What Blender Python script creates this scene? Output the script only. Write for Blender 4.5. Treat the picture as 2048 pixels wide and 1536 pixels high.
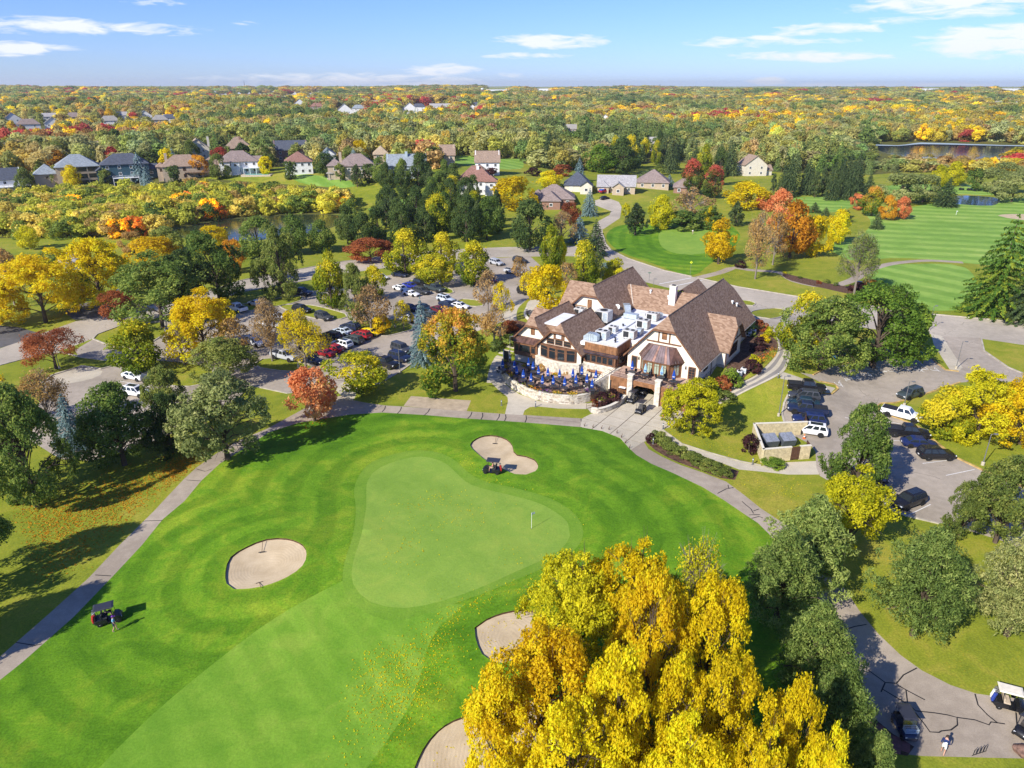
import bpy, bmesh, math, random
import numpy as np
from mathutils import Vector, Matrix
from mathutils.geometry import delaunay_2d_cdt
R = math.radians
rng = np.random.default_rng(11)
random.seed(5)
scene = bpy.context.scene
for o in list(bpy.data.objects):
 bpy.data.objects.remove(o)
C = scene.collection
# ------------------------------------------------------------------ camera, sky, sun, exposure
CAM_H, FPX, HOR = 47.0, 1421.0, 172.0
PITCH = math.atan((768 - HOR) / FPX)
cam_data = bpy.data.cameras.new('drone_camera')
cam = bpy.data.objects.new('drone_camera', cam_data)
C.objects.link(cam)
cam.location = (0, 0, CAM_H)
cam.rotation_euler = (math.pi / 2 - PITCH, 0, 0)
cam_data.sensor_fit = 'HORIZONTAL'
cam_data.sensor_width = 36.0
cam_data.lens = 36.0 * FPX / 2048
cam_data.clip_start = 0.5
cam_data.clip_end = 40000
scene.camera = cam
SUN_EL, SUN_AZ = R(35), R(225)          # azimuth clockwise from +y: the sun stands behind the camera on the left
world = bpy.data.worlds.new('World')
scene.world = world
world.use_nodes = True
SKY_STRENGTH, SUN_STRENGTH, EXPOSURE = 0.084, 3.5, 1.0
sun_data = bpy.data.lights.new('sun', 'SUN')
sun_data.energy = SUN_STRENGTH
sun_data.angle = R(0.5)
sun_data.color = (1.0, 0.95, 0.86)
sun = bpy.data.objects.new('sun', sun_data)
C.objects.link(sun)
sd = Vector((math.sin(SUN_AZ) * math.cos(SUN_EL), math.cos(SUN_AZ) * math.cos(SUN_EL), math.sin(SUN_EL)))
sun.rotation_euler = sd.to_track_quat('Z', 'Y').to_euler()
sun.location = (-60, -60, 90)
vs = scene.view_settings
scene.display_settings.display_device = 'sRGB'
vs.view_transform = 'Standard'
vs.look = 'None'
vs.exposure = EXPOSURE
vs.gamma = 1.0
vs.use_curve_mapping = False
cy = scene.cycles
cy.max_bounces = 6
cy.diffuse_bounces = 3
cy.glossy_bounces = 2
cy.transmission_bounces = 4
cy.transparent_max_bounces = 6
cy.volume_bounces = 0
cy.caustics_reflective = False
cy.caustics_refractive = False
cy.sample_clamp_indirect = 4
cy.use_denoising = True
# ------------------------------------------------------------------ picture <-> ground
_c, _s = math.cos(PITCH), math.sin(PITCH)
def sstep(e0, e1, x):
 t = np.clip((x - e0) / (e1 - e0), 0, 1)
 return t * t * (3 - 2 * t)
AX = R(32.65)                            # the clubhouse is turned by this angle
U = np.array([math.cos(AX), -math.sin(AX)])
V = np.array([math.sin(AX), math.cos(AX)])
O2 = np.array([29.8, 105.2])             # right front corner of the clubhouse
BUMPS = [(-7.5, 66, 9.5, 0.9), (-21.5, 62.5, 5.5, 0.75), (-2.5, 88, 6, 0.35), (9, 83, 7, 0.45), (2.5, 51, 6, 0.8),
   (-30, 74, 9, 0.6), (16, 72, 9, 0.5), (-4, 46, 7, 0.5)]
def terrain(x, y):
 x = np.asarray(x, float)
 y = np.asarray(y, float)
 a = (x - O2[0]) * U[0] + (y - O2[1]) * U[1]
 b = (x - O2[0]) * V[0] + (y - O2[1]) * V[1]
 h = 2.9 * sstep(-4, 12, b) * (1 - sstep(34, 62, b)) * sstep(-62, -40, a) * (1 - sstep(8, 24, a))
 hill = 8.5 * sstep(292, 345, y + 0.12 * x) * (1 - sstep(-40, 130, x))
 hill = hill + 5.0 * sstep(420, 620, y) * sstep(-40, 130, x)
 h = h + hill
 h = h + 3.0 * sstep(500, 1000, y) + 9 * sstep(1200, 2600, y) + 14 * sstep(2600, 5200, y)
 h = h + sstep(600, 1100, y) * (3.5 * np.sin(x * 0.0061 + 1.1) * np.sin(y * 0.0047) + 3 * np.sin(x * 0.0023 - y * 0.0031))
 h = h + 11 * sstep(2600, 5200, y) * np.sin(x * 0.0017 + 2.4) * np.sin(x * 0.0041 + y * .0007)
 wl = np.exp(-(((x - 345) / 135) ** 2 + ((y - 540) / 80) ** 2) ** 2)
 h = h * (1 - wl) + 3.0 * wl
 for bx, by, s, hh in BUMPS:
  h = h + hh * np.exp(-((x - bx) ** 2 + (y - by) ** 2) / (2 * s * s))
 return h
_T = np.concatenate([np.arange(25, 700, 1.0), np.geomspace(700, 9000, 900)])
def G(px, py, z=None):
 """Point of the ground (or of the level z) seen at picture position px, py of the 2048 x 1536 photograph."""
 x = (px - 1024) / FPX
 y = (768 - py) / FPX
 d = np.array([x, _c + y * _s, -_s + y * _c])
 if z is not None:
  t = (CAM_H - z) / -d[2]
  return np.array([d[0] * t, d[1] * t, z])
 X, Y, Z = d[0] * _T, d[1] * _T, CAM_H + d[2] * _T
 below = np.nonzero(Z < terrain(X, Y))[0]
 i = below[0] if len(below) else len(_T) - 1
 lo, hi = _T[max(i - 1, 0)], _T[i]
 for _ in range(18):
  m = (lo + hi) / 2
  if CAM_H + d[2] * m < terrain(d[0] * m, d[1] * m):
   hi = m
  else:
   lo = m
 p = d * lo
 return np.array([p[0], p[1], float(terrain(p[0], p[1]))])
def pix(p):
 X, Y, Z = p[0], p[1], p[2] - CAM_H
 dep = Y * _c - Z * _s
 return 1024 + FPX * X / dep, 768 - FPX * (Y * _s + Z * _c) / dep
def depth(p):
 return p[1] * _c - (p[2] - CAM_H) * _s
def LW(a, b, z):
 """clubhouse coordinates -> world"""
 w = O2 + a * U + b * V
 return np.array([w[0], w[1], z])
def LA(px, py, z):
 w = G(px, py, z)[:2] - O2
 return w @ U, w @ V
# ------------------------------------------------------------------ objects
ORD = ['first', 'second', 'third', 'fourth', 'fifth', 'sixth', 'seventh', 'eighth', 'ninth', 'tenth', 'eleventh', 'twelfth', 'thirteenth', 'fourteenth', 'fifteenth',
  'sixteenth', 'seventeenth', 'eighteenth', 'nineteenth', 'twentieth', 'twenty first', 'twenty second', 'twenty third', 'twenty fourth', 'twenty fifth', 'twenty sixth', 'twenty seventh', 'twenty eighth', 'twenty ninth', 'thirtieth']
def tag(o, label=None, cat=None, group=None, kind=None):
 if label: o['label'] = label
 if cat: o['category'] = cat
 if group: o['group'] = group
 if kind: o['kind'] = kind
 return o
def empty(name, loc, rz=0.0, label=None, cat=None, group=None):
 o = bpy.data.objects.new(name, None)
 o.empty_display_size = 0.3
 C.objects.link(o)
 o.location = [float(v) for v in loc]
 o.rotation_euler = (0, 0, rz)
 return tag(o, label, cat, group)
def link(name, me, parent=None, loc=(0, 0, 0), rz=0.0, mat=None):
 o = bpy.data.objects.new(name, me)
 C.objects.link(o)
 if parent is not None: o.parent = parent
 o.location = [float(v) for v in loc]
 o.rotation_euler = (0, 0, rz)
 if mat is not None:
  o.material_slots[0].link = 'OBJECT'
  o.material_slots[0].material = mat
 return o
def copy_tree(o, loc=None, rz=None, label=None, group=None, parent=None):
 c = o.copy()
 C.objects.link(c)
 if parent is not None: c.parent = parent
 for ch in o.children:
  copy_tree(ch, parent=c)
 if loc is not None: c.location = [float(v) for v in loc]
 if rz is not None: c.rotation_euler = (0, 0, rz)
 if label: c['label'] = label
 if group: c['group'] = group
 return c
class MB:
 """collects simple shapes and links them as one mesh object"""
 def __init__(s):
  s.v, s.f, s.m = [], [], []
 def add(s, vs_, fs, mi=0):
  n = len(s.v)
  s.v += [tuple(map(float, p)) for p in vs_]
  s.f += [tuple(i + n for i in f) for f in fs]
  s.m += [mi] * len(fs)
  return s
 def box(s, x0, y0, z0, x1, y1, z1, mi=0):
  return s.add([(x0, y0, z0), (x1, y0, z0), (x1, y1, z0), (x0, y1, z0), (x0, y0, z1), (x1, y0, z1), (x1, y1, z1), (x0, y1, z1)],
      [(0, 3, 2, 1), (4, 5, 6, 7), (0, 1, 5, 4), (1, 2, 6, 5), (2, 3, 7, 6), (3, 0, 4, 7)], mi)
 def quad(s, a, b, c, d, mi=0):
  return s.add([a, b, c, d], [(0, 1, 2, 3)], mi)
 def obox(s, o, ex, ey, ez, mi=0):
  """box from a corner and three edge vectors"""
  o, ex, ey, ez = map(np.array, (o, ex, ey, ez))
  p = [o, o + ex, o + ex + ey, o + ey]
  return s.add([*p, *[q + ez for q in p]],
      [(0, 3, 2, 1), (4, 5, 6, 7), (0, 1, 5, 4), (1, 2, 6, 5), (2, 3, 7, 6), (3, 0, 4, 7)], mi)
 def slab(s, pts, off, mi=0):
  """planar polygon thickened by the vector off"""
  n = len(pts)
  off = np.array(off, float)
  P = [np.array(p, float) for p in pts]
  fs = [tuple(range(n)), tuple(range(2 * n - 1, n - 1, -1))] + [(i, n + i, n + (i + 1) % n, (i + 1) % n) for i in range(n)]
  return s.add(P + [p + off for p in P], fs, mi)
 def prism(s, poly, z0, z1, mi=0):
  return s.slab([(p[0], p[1], z0) for p in poly], (0, 0, z1 - z0), mi)
 def tube(s, pts, rad, n=6, mi=0, cap=True):
  pts = [np.array(p, float) for p in pts]
  if not hasattr(rad, '__len__'): rad = [rad] * len(pts)
  base = len(s.v)
  vs_, fs = [], []
  for i, p in enumerate(pts):
   d = pts[min(i + 1, len(pts) - 1)] - pts[max(i - 1, 0)]
   d = d / (np.linalg.norm(d) + 1e-9)
   h = np.array([0, 0, 1.0]) if abs(d[2]) < 0.9 else np.array([1.0, 0, 0])
   e1 = np.cross(d, h); e1 /= np.linalg.norm(e1)
   e2 = np.cross(d, e1)
   for k in range(n):
    a = 2 * math.pi * k / n
    vs_.append(p + rad[i] * (math.cos(a) * e1 + math.sin(a) * e2))
  for i in range(len(pts) - 1):
   for k in range(n):
    a, b = i * n + k, i * n + (k + 1) % n
    fs.append((a, b, b + n, a + n))
  if cap:
   fs.append(tuple(range(n - 1, -1, -1)))
   fs.append(tuple(range((len(pts) - 1) * n, len(pts) * n)))
  return s.add(vs_, fs, mi)
 def lathe(s, prof, n=12, c=(0, 0, 0), mi=0):
  vs_, fs = [], []
  for r, z in prof:
   for k in range(n):
    a = 2 * math.pi * k / n
    vs_.append((c[0] + r * math.cos(a), c[1] + r * math.sin(a), c[2] + z))
  for i in range(len(prof) - 1):
   for k in range(n):
    a, b = i * n + k, i * n + (k + 1) % n
    fs.append((a, b, b + n, a + n))
  fs.append(tuple(range(n - 1, -1, -1)))
  fs.append(tuple(range((len(prof) - 1) * n, len(prof) * n)))
  return s.add(vs_, fs, mi)
 def loft(s, rings, mi=0, cap=True):
  n = len(rings[0])
  vs_ = [p for r in rings for p in r]
  fs = []
  for i in range(len(rings) - 1):
   for k in range(n):
    a, b = i * n + k, i * n + (k + 1) % n
    fs.append((a, b, b + n, a + n))
  if cap:
   fs.append(tuple(range(n - 1, -1, -1)))
   fs.append(tuple(range((len(rings) - 1) * n, len(rings) * n)))
  return s.add(vs_, fs, mi)
 def mesh(s, name, mats, smooth=False, bevel=0):
  me = bpy.data.meshes.new(name)
  me.from_pydata(s.v, [], s.f)
  for m in (mats if isinstance(mats, (list, tuple)) else [mats]):
   me.materials.append(m)
  me.polygons.foreach_set('material_index', s.m)
  bm = bmesh.new()
  bm.from_mesh(me)
  bmesh.ops.recalc_face_normals(bm, faces=bm.faces)
  if bevel:
   bmesh.ops.bevel(bm, geom=[e for e in bm.edges if len(e.link_faces) == 2 and e.calc_face_angle(0) > 0.6],
       offset=bevel, segments=2, affect='EDGES', profile=0.6)
  bm.to_mesh(me)
  bm.free()
  if smooth:
   me.polygons.foreach_set('use_smooth', [True] * len(me.polygons))
   try:
    me.set_sharp_from_angle(angle=R(40))
   except Exception:
    pass
  me.update()
  return me
 def build(s, name, mats, parent=None, loc=(0, 0, 0), rz=0.0, smooth=False, bevel=0):
  return link(name, s.mesh(name, mats, smooth, bevel), parent, loc, rz)
# ------------------------------------------------------------------ materials
def nmat(name):
 m = bpy.data.materials.new(name)
 m.use_nodes = True
 nt = m.node_tree
 nt.nodes.clear()
 return m, nt
def val(nt, op, a, b=None, c=None, clamp=False):
 n = nt.nodes.new('ShaderNodeMath')
 n.operation = op
 n.use_clamp = clamp
 for i, x in enumerate((a, b, c)):
  if x is None: continue
  if isinstance(x, (int, float)): n.inputs[i].default_value = x
  else: nt.links.new(x, n.inputs[i])
 return n.outputs[0]
def ramp(nt, fac, stops, interp='LINEAR'):
 n = nt.nodes.new('ShaderNodeValToRGB')
 n.color_ramp.interpolation = interp
 e = n.color_ramp.elements
 while len(e) < len(stops): e.new(0.5)
 for el, (p, c) in zip(e, stops):
  el.position = p
  el.color = (c[0], c[1], c[2], 1)
 nt.links.new(fac, n.inputs[0])
 return n.outputs[0]
def noise(nt, vec, scale, detail=4, rough=0.55, dist=0.0):
 n = nt.nodes.new('ShaderNodeTexNoise')
 n.inputs['Scale'].default_value = scale
 n.inputs['Detail'].default_value = detail
 n.inputs['Roughness'].default_value = rough
 n.inputs['Distortion'].default_value = dist
 if vec is not None: nt.links.new(vec, n.inputs['Vector'])
 return n.outputs[0]
def mix(nt, fac, a, b, blend='MIX'):
 n = nt.nodes.new('ShaderNodeMix')
 n.data_type = 'RGBA'
 n.blend_type = blend
 for sock, x in ((n.inputs[0], fac), (n.inputs[6], a), (n.inputs[7], b)):
  if isinstance(x, (int, float)): sock.default_value = x
  elif isinstance(x, tuple): sock.default_value = (x[0], x[1], x[2], 1)
  else: nt.links.new(x, sock)
 return n.outputs[2]
def pos(nt):
 return nt.nodes.new('ShaderNodeNewGeometry').outputs['Position']
def objco(nt):
 return nt.nodes.new('ShaderNodeTexCoord').outputs['Object']
def finish(nt, col, rough=0.8, spec=0.3, metal=0.0, bump=None, bstr=0.3, bdist=0.05, coat=0.0):
 p = nt.nodes.new('ShaderNodeBsdfPrincipled')
 out = nt.nodes.new('ShaderNodeOutputMaterial')
 for nm, x in (('Base Color', col), ('Roughness', rough), ('Specular IOR Level', spec), ('Metallic', metal), ('Coat Weight', coat)):
  if isinstance(x, (int, float)): p.inputs[nm].default_value = x
  elif isinstance(x, tuple): p.inputs[nm].default_value = (x[0], x[1], x[2], 1)
  else: nt.links.new(x, p.inputs[nm])
 if bump is not None:
  b = nt.nodes.new('ShaderNodeBump')
  b.inputs['Strength'].default_value = bstr
  b.inputs['Distance'].default_value = bdist
  nt.links.new(bump, b.inputs['Height'])
  nt.links.new(b.outputs[0], p.inputs['Normal'])
 nt.links.new(p.outputs[0], out.inputs[0])
def plain(name, col, rough=0.6, spec=0.3, metal=0.0, var=0.12, scale=3.0, bstr=0.15, coat=0.0):
 """flat colour with faint mottling and relief"""
 m, nt = nmat(name)
 co = objco(nt)
 n1 = noise(nt, co, scale, 5)
 dark = tuple(c * (1 - 2 * var) for c in col)
 lite = tuple(min(1, c * (1 + 1.4 * var)) for c in col)
 finish(nt, ramp(nt, n1, [(0.3, dark), (0.7, lite)]), rough, spec, metal, n1, bstr, 0.01, coat)
 return m
def grass_mat(name, c1, c2, c3, stripe=0.0, period=3.6, fine=1.0, leafspeck=0.0, patch=0.045):
 m, nt = nmat(name)
 co = pos(nt)
 big = noise(nt, co, patch, 5, 0.6, 0.4)
 mid = noise(nt, co, 0.35, 5, 0.65, 0.8)
 fin = noise(nt, co, 5.0, 4, 0.7)
 f = val(nt, 'ADD', val(nt, 'MULTIPLY', big, 0.55), val(nt, 'MULTIPLY', mid, 0.45))
 col = ramp(nt, f, [(0.36, c1), (0.5, c2), (0.64, c3)])
 col = mix(nt, val(nt, 'MULTIPLY', fine, 1.0), col, ramp(nt, fin, [(0.25, (0.55, 0.55, 0.5)), (0.75, (1.35, 1.3, 1.2))]), 'MULTIPLY')
 if stripe:
  at = nt.nodes.new('ShaderNodeAttribute')
  at.attribute_name = 'mow'
  w = val(nt, 'SINE', val(nt, 'MULTIPLY', val(nt, 'ADD', at.outputs['Fac'], val(nt, 'MULTIPLY', val(nt, 'SUBTRACT', mid, 0.5), 1.2)), 2 * math.pi / period))
  w = val(nt, 'MULTIPLY_ADD', w, 1.3, 0.5, True)
  w = val(nt, 'MULTIPLY', w, val(nt, 'MULTIPLY_ADD', big, 1.7, -0.1, True))
  col = mix(nt, val(nt, 'MULTIPLY', w, stripe), col, mix(nt, 1.0, col, (1.6, 1.4, 1.7), 'MULTIPLY'))
 if leafspeck:
  v = nt.nodes.new('ShaderNodeTexVoronoi')
  v.inputs['Scale'].default_value = 2.4
  nt.links.new(co, v.inputs['Vector'])
  sp = val(nt, 'LESS_THAN', v.outputs['Distance'], 0.17)
  gate = val(nt, 'GREATER_THAN', noise(nt, co, 0.12, 3), 0.53)
  col = mix(nt, val(nt, 'MULTIPLY', val(nt, 'MULTIPLY', sp, gate), leafspeck), col, (0.45, 0.3, 0.02))
 finish(nt, col, 0.9, 0.15, 0, fin, 0.5, 0.06)
 return m
def sand_mat(name):
 m, nt = nmat(name)
 co = pos(nt)
 n1 = noise(nt, co, 0.5, 5, 0.6)
 n2 = noise(nt, co, 14, 3, 0.7)
 at = nt.nodes.new('ShaderNodeAttribute'); at.attribute_name = 'mow'
 rk = val(nt, 'SINE', val(nt, 'MULTIPLY', val(nt, 'ADD', at.outputs['Fac'], val(nt, 'MULTIPLY', n1, 0.5)), 21.0))
 col = ramp(nt, n1, [(0.3, (0.45, 0.345, 0.21)), (0.7, (0.59, 0.47, 0.305))])
 col = mix(nt, 0.55, col, ramp(nt, n2, [(0.3, (0.8, 0.8, 0.8)), (0.7, (1.12, 1.12, 1.1))]), 'MULTIPLY')
 finish(nt, col, 0.95, 0.1, 0, val(nt, 'ADD', n2, val(nt, 'MULTIPLY', rk, 0.3)), 0.35, 0.03)
 return m
def asphalt_mat(name, c0, c1, crack=0.6):
 m, nt = nmat(name)
 co = pos(nt)
 n1 = noise(nt, co, 0.09, 6, 0.6, 0.5)
 n2 = noise(nt, co, 9, 3, 0.7)
 n3 = noise(nt, co, 1.1, 4, 0.6)
 col = ramp(nt, val(nt, 'ADD', val(nt, 'MULTIPLY', n1, 0.7), val(nt, 'MULTIPLY', n3, 0.3)), [(0.40, c0), (0.60, c1)])
 col = mix(nt, 0.6, col, ramp(nt, n2, [(0.3, (0.78, 0.78, 0.78)), (0.7, (1.2, 1.2, 1.2))]), 'MULTIPLY')
 if crack:
  v = nt.nodes.new('ShaderNodeTexVoronoi')
  v.feature = 'DISTANCE_TO_EDGE'
  v.inputs['Scale'].default_value = 0.11
  wv = nt.nodes.new('ShaderNodeVectorMath'); wv.operation = 'MULTIPLY_ADD'
  nn = nt.nodes.new('ShaderNodeTexNoise'); nn.inputs['Scale'].default_value = 0.5
  nt.links.new(co, nn.inputs['Vector'])
  nt.links.new(nn.outputs['Color'], wv.inputs[0]); wv.inputs[1].default_value = (1.6, 1.6, 0); nt.links.new(co, wv.inputs[2])
  nt.links.new(wv.outputs[0], v.inputs['Vector'])
  k = val(nt, 'LESS_THAN', v.outputs['Distance'], 0.0045)
  k = val(nt, 'MULTIPLY', k, val(nt, 'GREATER_THAN', n1, 0.54))
  col = mix(nt, val(nt, 'MULTIPLY', k, crack), col, (0.03, 0.03, 0.03))
 finish(nt, col, 0.9, 0.2, 0, n2, 0.35, 0.02)
 return m
def shingle_mat(name, c0, c1, c2, sx=2.2):
 """asphalt shingles: short random tabs in courses along the slope, seen by height (z)"""
 m, nt = nmat(name)
 co = objco(nt)
 sep = nt.nodes.new('ShaderNodeSeparateXYZ'); nt.links.new(co, sep.inputs[0])
 cz = val(nt, 'FLOOR', val(nt, 'MULTIPLY', sep.outputs[2], 5.5))
 cx = val(nt, 'FLOOR', val(nt, 'ADD', val(nt, 'MULTIPLY', val(nt, 'ADD', sep.outputs[0], sep.outputs[1]), sx), val(nt, 'MULTIPLY', cz, 0.37)))
 comb = nt.nodes.new('ShaderNodeCombineXYZ')
 nt.links.new(cx, comb.inputs[0]); nt.links.new(cz, comb.inputs[1])
 wn = nt.nodes.new('ShaderNodeTexWhiteNoise'); wn.noise_dimensions = '2D'
 nt.links.new(comb.outputs[0], wn.inputs['Vector'])
 big = noise(nt, co, 0.5, 5, 0.65)
 f = val(nt, 'ADD', val(nt, 'MULTIPLY', wn.outputs['Value'], 0.6), val(nt, 'MULTIPLY_ADD', big, 0.22, 0.09))
 fr = val(nt, 'FRACT', val(nt, 'MULTIPLY', sep.outputs[2], 5.5))
 finish(nt, ramp(nt, f, [(0.15, c0), (0.5, c1), (0.85, c2)]), 0.9, 0.2, 0, val(nt, 'ADD', fr, wn.outputs['Value']), 0.5, 0.03)
 return m
def water_mat(name, c):
 m, nt = nmat(name)
 co = pos(nt)
 n1 = noise(nt, co, 0.7, 3, 0.6)
 finish(nt, c, 0.12, 0.35, 0, n1, 0.3, 0.08)
 return m
def glass_mat(name, c=(0.02, 0.025, 0.03)):
 m, nt = nmat(name)
 finish(nt, c, 0.06, 0.6)
 return m
def leaf_mat(name, stops, tip=0.0, trans=0.35, inst=False):
 """leaf colour from the leaf's own random number, its clump's and (for turning trees) its height in the crown"""
 m, nt = nmat(name)
 at = nt.nodes.new('ShaderNodeAttribute')
 at.attribute_name = 'tone'
 sep = nt.nodes.new('ShaderNodeSeparateColor')
 nt.links.new(at.outputs['Color'], sep.inputs[0])
 oi = nt.nodes.new('ShaderNodeObjectInfo')
 f = val(nt, 'ADD', val(nt, 'MULTIPLY', sep.outputs[0], 0.40), val(nt, 'MULTIPLY', sep.outputs[1], 0.42))
 f = val(nt, 'ADD', f, val(nt, 'MULTIPLY_ADD', oi.outputs['Random'], 0.30, -0.06))
 if tip:
  f = val(nt, 'ADD', f, val(nt, 'MULTIPLY', val(nt, 'SUBTRACT', sep.outputs[2], 0.55), tip))
 if inst:
  ti = nt.nodes.new('ShaderNodeAttribute')
  ti.attribute_type = 'INSTANCER'
  ti.attribute_name = 'tint'
  k = val(nt, 'SUBTRACT', val(nt, 'MULTIPLY_ADD', sep.outputs[0], 0.5, val(nt, 'MULTIPLY', sep.outputs[1], 0.5)), 0.5)
  b = val(nt, 'ADD', 1.0, val(nt, 'MULTIPLY', k, 0.75))
  cc = nt.nodes.new('ShaderNodeCombineColor')
  for i in range(3): nt.links.new(b, cc.inputs[i])
  col = mix(nt, 1.0, ti.outputs['Color'], cc.outputs[0], 'MULTIPLY')
 else:
  col = ramp(nt, f, stops)
 d = nt.nodes.new('ShaderNodeBsdfPrincipled')
 d.inputs['Roughness'].default_value = 0.65
 d.inputs['Specular IOR Level'].default_value = 0.12
 t = nt.nodes.new('ShaderNodeBsdfTranslucent')
 nt.links.new(col, d.inputs['Base Color'])
 nt.links.new(col, t.inputs['Color'])
 ms = nt.nodes.new('ShaderNodeMixShader')
 ms.inputs[0].default_value = trans
 nt.links.new(d.outputs[0], ms.inputs[1])
 nt.links.new(t.outputs[0], ms.inputs[2])
 out = nt.nodes.new('ShaderNodeOutputMaterial')
 nt.links.new(ms.outputs[0], out.inputs[0])
 return m
def world_nodes():
 nt = world.node_tree
 nt.nodes.clear()
 sky = nt.nodes.new('ShaderNodeTexSky')
 sky.sky_type = 'NISHITA'
 sky.sun_disc = False
 sky.sun_elevation = SUN_EL
 sky.sun_rotation = SUN_AZ
 sky.altitude = 300
 sky.air_density = 1.0
 sky.dust_density = 0.15
 sky.ozone_density = 3.0
 tc = nt.nodes.new('ShaderNodeTexCoord')
 sep = nt.nodes.new('ShaderNodeSeparateXYZ')
 nt.links.new(tc.outputs['Generated'], sep.inputs[0])
 az = val(nt, 'ARCTAN2', sep.outputs[0], sep.outputs[1])
 el = val(nt, 'ARCSINE', sep.outputs[2])
 # thin fair-weather clouds: flat-bottomed streaks where the photograph has them, a sparse field elsewhere
 cv = nt.nodes.new('ShaderNodeCombineXYZ')
 nt.links.new(val(nt, 'MULTIPLY', az, 14.0), cv.inputs[0])
 nt.links.new(val(nt, 'MULTIPLY', el, 75.0), cv.inputs[1])
 n1 = noise(nt, cv.outputs[0], 1.6, 7, 0.62, 0.5)
 n0 = noise(nt, cv.outputs[0], 0.35, 3, 0.5)
 tot = None
 for px, py, w, h, k in CLOUDS:
  a0 = math.atan2((px - 1024) / FPX, _c + (768 - py) / FPX * _s)
  d = np.array([(px - 1024) / FPX, _c + (768 - py) / FPX * _s, -_s + (768 - py) / FPX * _c])
  e0 = math.asin(d[2] / np.linalg.norm(d))
  sc = FPX / np.linalg.norm(d) * 1.0
  q = val(nt, 'MULTIPLY', val(nt, 'SUBTRACT', az, a0), sc * 1.0 / w)
  r = val(nt, 'MULTIPLY', val(nt, 'SUBTRACT', el, e0), sc * 1.12 / h)
  m_ = val(nt, 'SUBTRACT', 1.0, val(nt, 'ADD', val(nt, 'MULTIPLY', q, q), val(nt, 'MULTIPLY', r, r)), clamp=True)
  m_ = val(nt, 'MULTIPLY', m_, k)
  tot = m_ if tot is None else val(nt, 'MAXIMUM', tot, m_)
 behind = val(nt, 'GREATER_THAN', val(nt, 'ABSOLUTE', az), 0.75)
 gen = val(nt, 'MULTIPLY', val(nt, 'MULTIPLY_ADD', n0, 5.0, -2.9, True), val(nt, 'MULTIPLY', behind, 0.7))
 tot = val(nt, 'MAXIMUM', tot, gen)
 cl = val(nt, 'MULTIPLY_ADD', val(nt, 'ADD', tot, val(nt, 'MULTIPLY', val(nt, 'SUBTRACT', n1, 0.5), 2.6)), 1.7, -0.5, True)
 cl = val(nt, 'MULTIPLY', cl, val(nt, 'MULTIPLY', tot, 4.0, clamp=True))
 cl = val(nt, 'MULTIPLY', cl, val(nt, 'GREATER_THAN', sep.outputs[2], 0.0))
 hs = nt.nodes.new('ShaderNodeHueSaturation')
 hs.inputs['Saturation'].default_value = SKY_SAT
 nt.links.new(sky.outputs[0], hs.inputs['Color'])
 tint = mix(nt, 1.0, hs.outputs[0], SKY_TINT, 'MULTIPLY')
 col = mix(nt, val(nt, 'MULTIPLY', cl, 0.92), tint, CLOUD_COL)
 bg = nt.nodes.new('ShaderNodeBackground')
 bg.inputs['Strength'].default_value = SKY_STRENGTH
 nt.links.new(col, bg.inputs['Color'])
 out = nt.nodes.new('ShaderNodeOutputWorld')
 nt.links.new(bg.outputs[0], out.inputs[0])
SKY_SAT, SKY_TINT, CLOUD_COL = 1.0, (0.46, 0.61, 1.08), (6.2, 6.4, 6.7)
CLOUDS = [(110, 52, 190, 13, 0.9), (20, 96, 60, 12, 0.9), (120, 96, 40, 7, 0.7), (492, 46, 26, 5, 0.5), (1105, 83, 110, 17, 1.0),
   (1050, 111, 95, 7, 0.75), (885, 140, 80, 13, 0.95), (1025, 150, 40, 7, 0.5), (700, 160, 290, 15, 0.75), (830, 170, 120, 9, 0.8),
   (1500, 83, 110, 11, 0.8), (1610, 113, 150, 11, 0.85), (1650, 60, 95, 12, 0.8), (1790, 42, 50, 8, 0.6), (1650, 80, 60, 7, 0.7),
   (1870, 8, 130, 14, 0.9), (1950, 22, 80, 12, 0.8), (2000, 80, 105, 26, 1.1), (1540, 162, 42, 11, 0.95), (1780, 175, 160, 11, 0.85),
   (300, 2, 60, 8, 0.5), (2020, 108, 40, 6, 0.6)]
world_nodes()
M = {}
M['lawn'] = grass_mat('lawn_grass', (0.1529, 0.2029, 0.01725), (0.2422, 0.2762, 0.0253), (0.3569, 0.3156, 0.05175), 0.0, leafspeck=0.35)
M['rough'] = grass_mat('rough_grass', (0.05036, 0.1451, 0.005216), (0.09349, 0.2208, 0.008346), (0.1858, 0.2786, 0.01669), 0.8, 4.4)
M['fairway'] = grass_mat('fairway_grass', (0.1098, 0.2535, 0.01645), (0.1537, 0.2986, 0.02404), (0.2196, 0.3381, 0.03795), 0.35, 3.0, 0.5)
M['collar'] = grass_mat('collar_grass', (0.1066, 0.2358, 0.01564), (0.1466, 0.2779, 0.02444), (0.1999, 0.3145, 0.03421), 0.2, 3.0, 0.5)
M['green'] = grass_mat('green_grass', (0.166, 0.2921, 0.03588), (0.2075, 0.3354, 0.04485), (0.2697, 0.3679, 0.05382), 0.12, 5.0, 0.35)
M['farfair'] = grass_mat('far_fairway_grass', (0.1342, 0.2645, 0.0345), (0.1745, 0.3105, 0.046), (0.2281, 0.345, 0.06325), 0.85, 9.0, 0.4)
M['wood_floor'] = grass_mat('woodland_floor_litter', (0.061, 0.069, 0.0207), (0.1098, 0.115, 0.02875), (0.1708, 0.1495, 0.0345))
M['mulch'] = plain('garden_mulch', (0.13, 0.075, 0.05), 0.95, 0.1, var=0.35, scale=2.5, bstr=0.6)
M['sand'] = sand_mat('bunker_sand')
M['tan'] = plain('tan_gravel', (0.44, 0.35, 0.24), 0.95, 0.1, var=0.12, scale=0.8, bstr=0.3)
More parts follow.
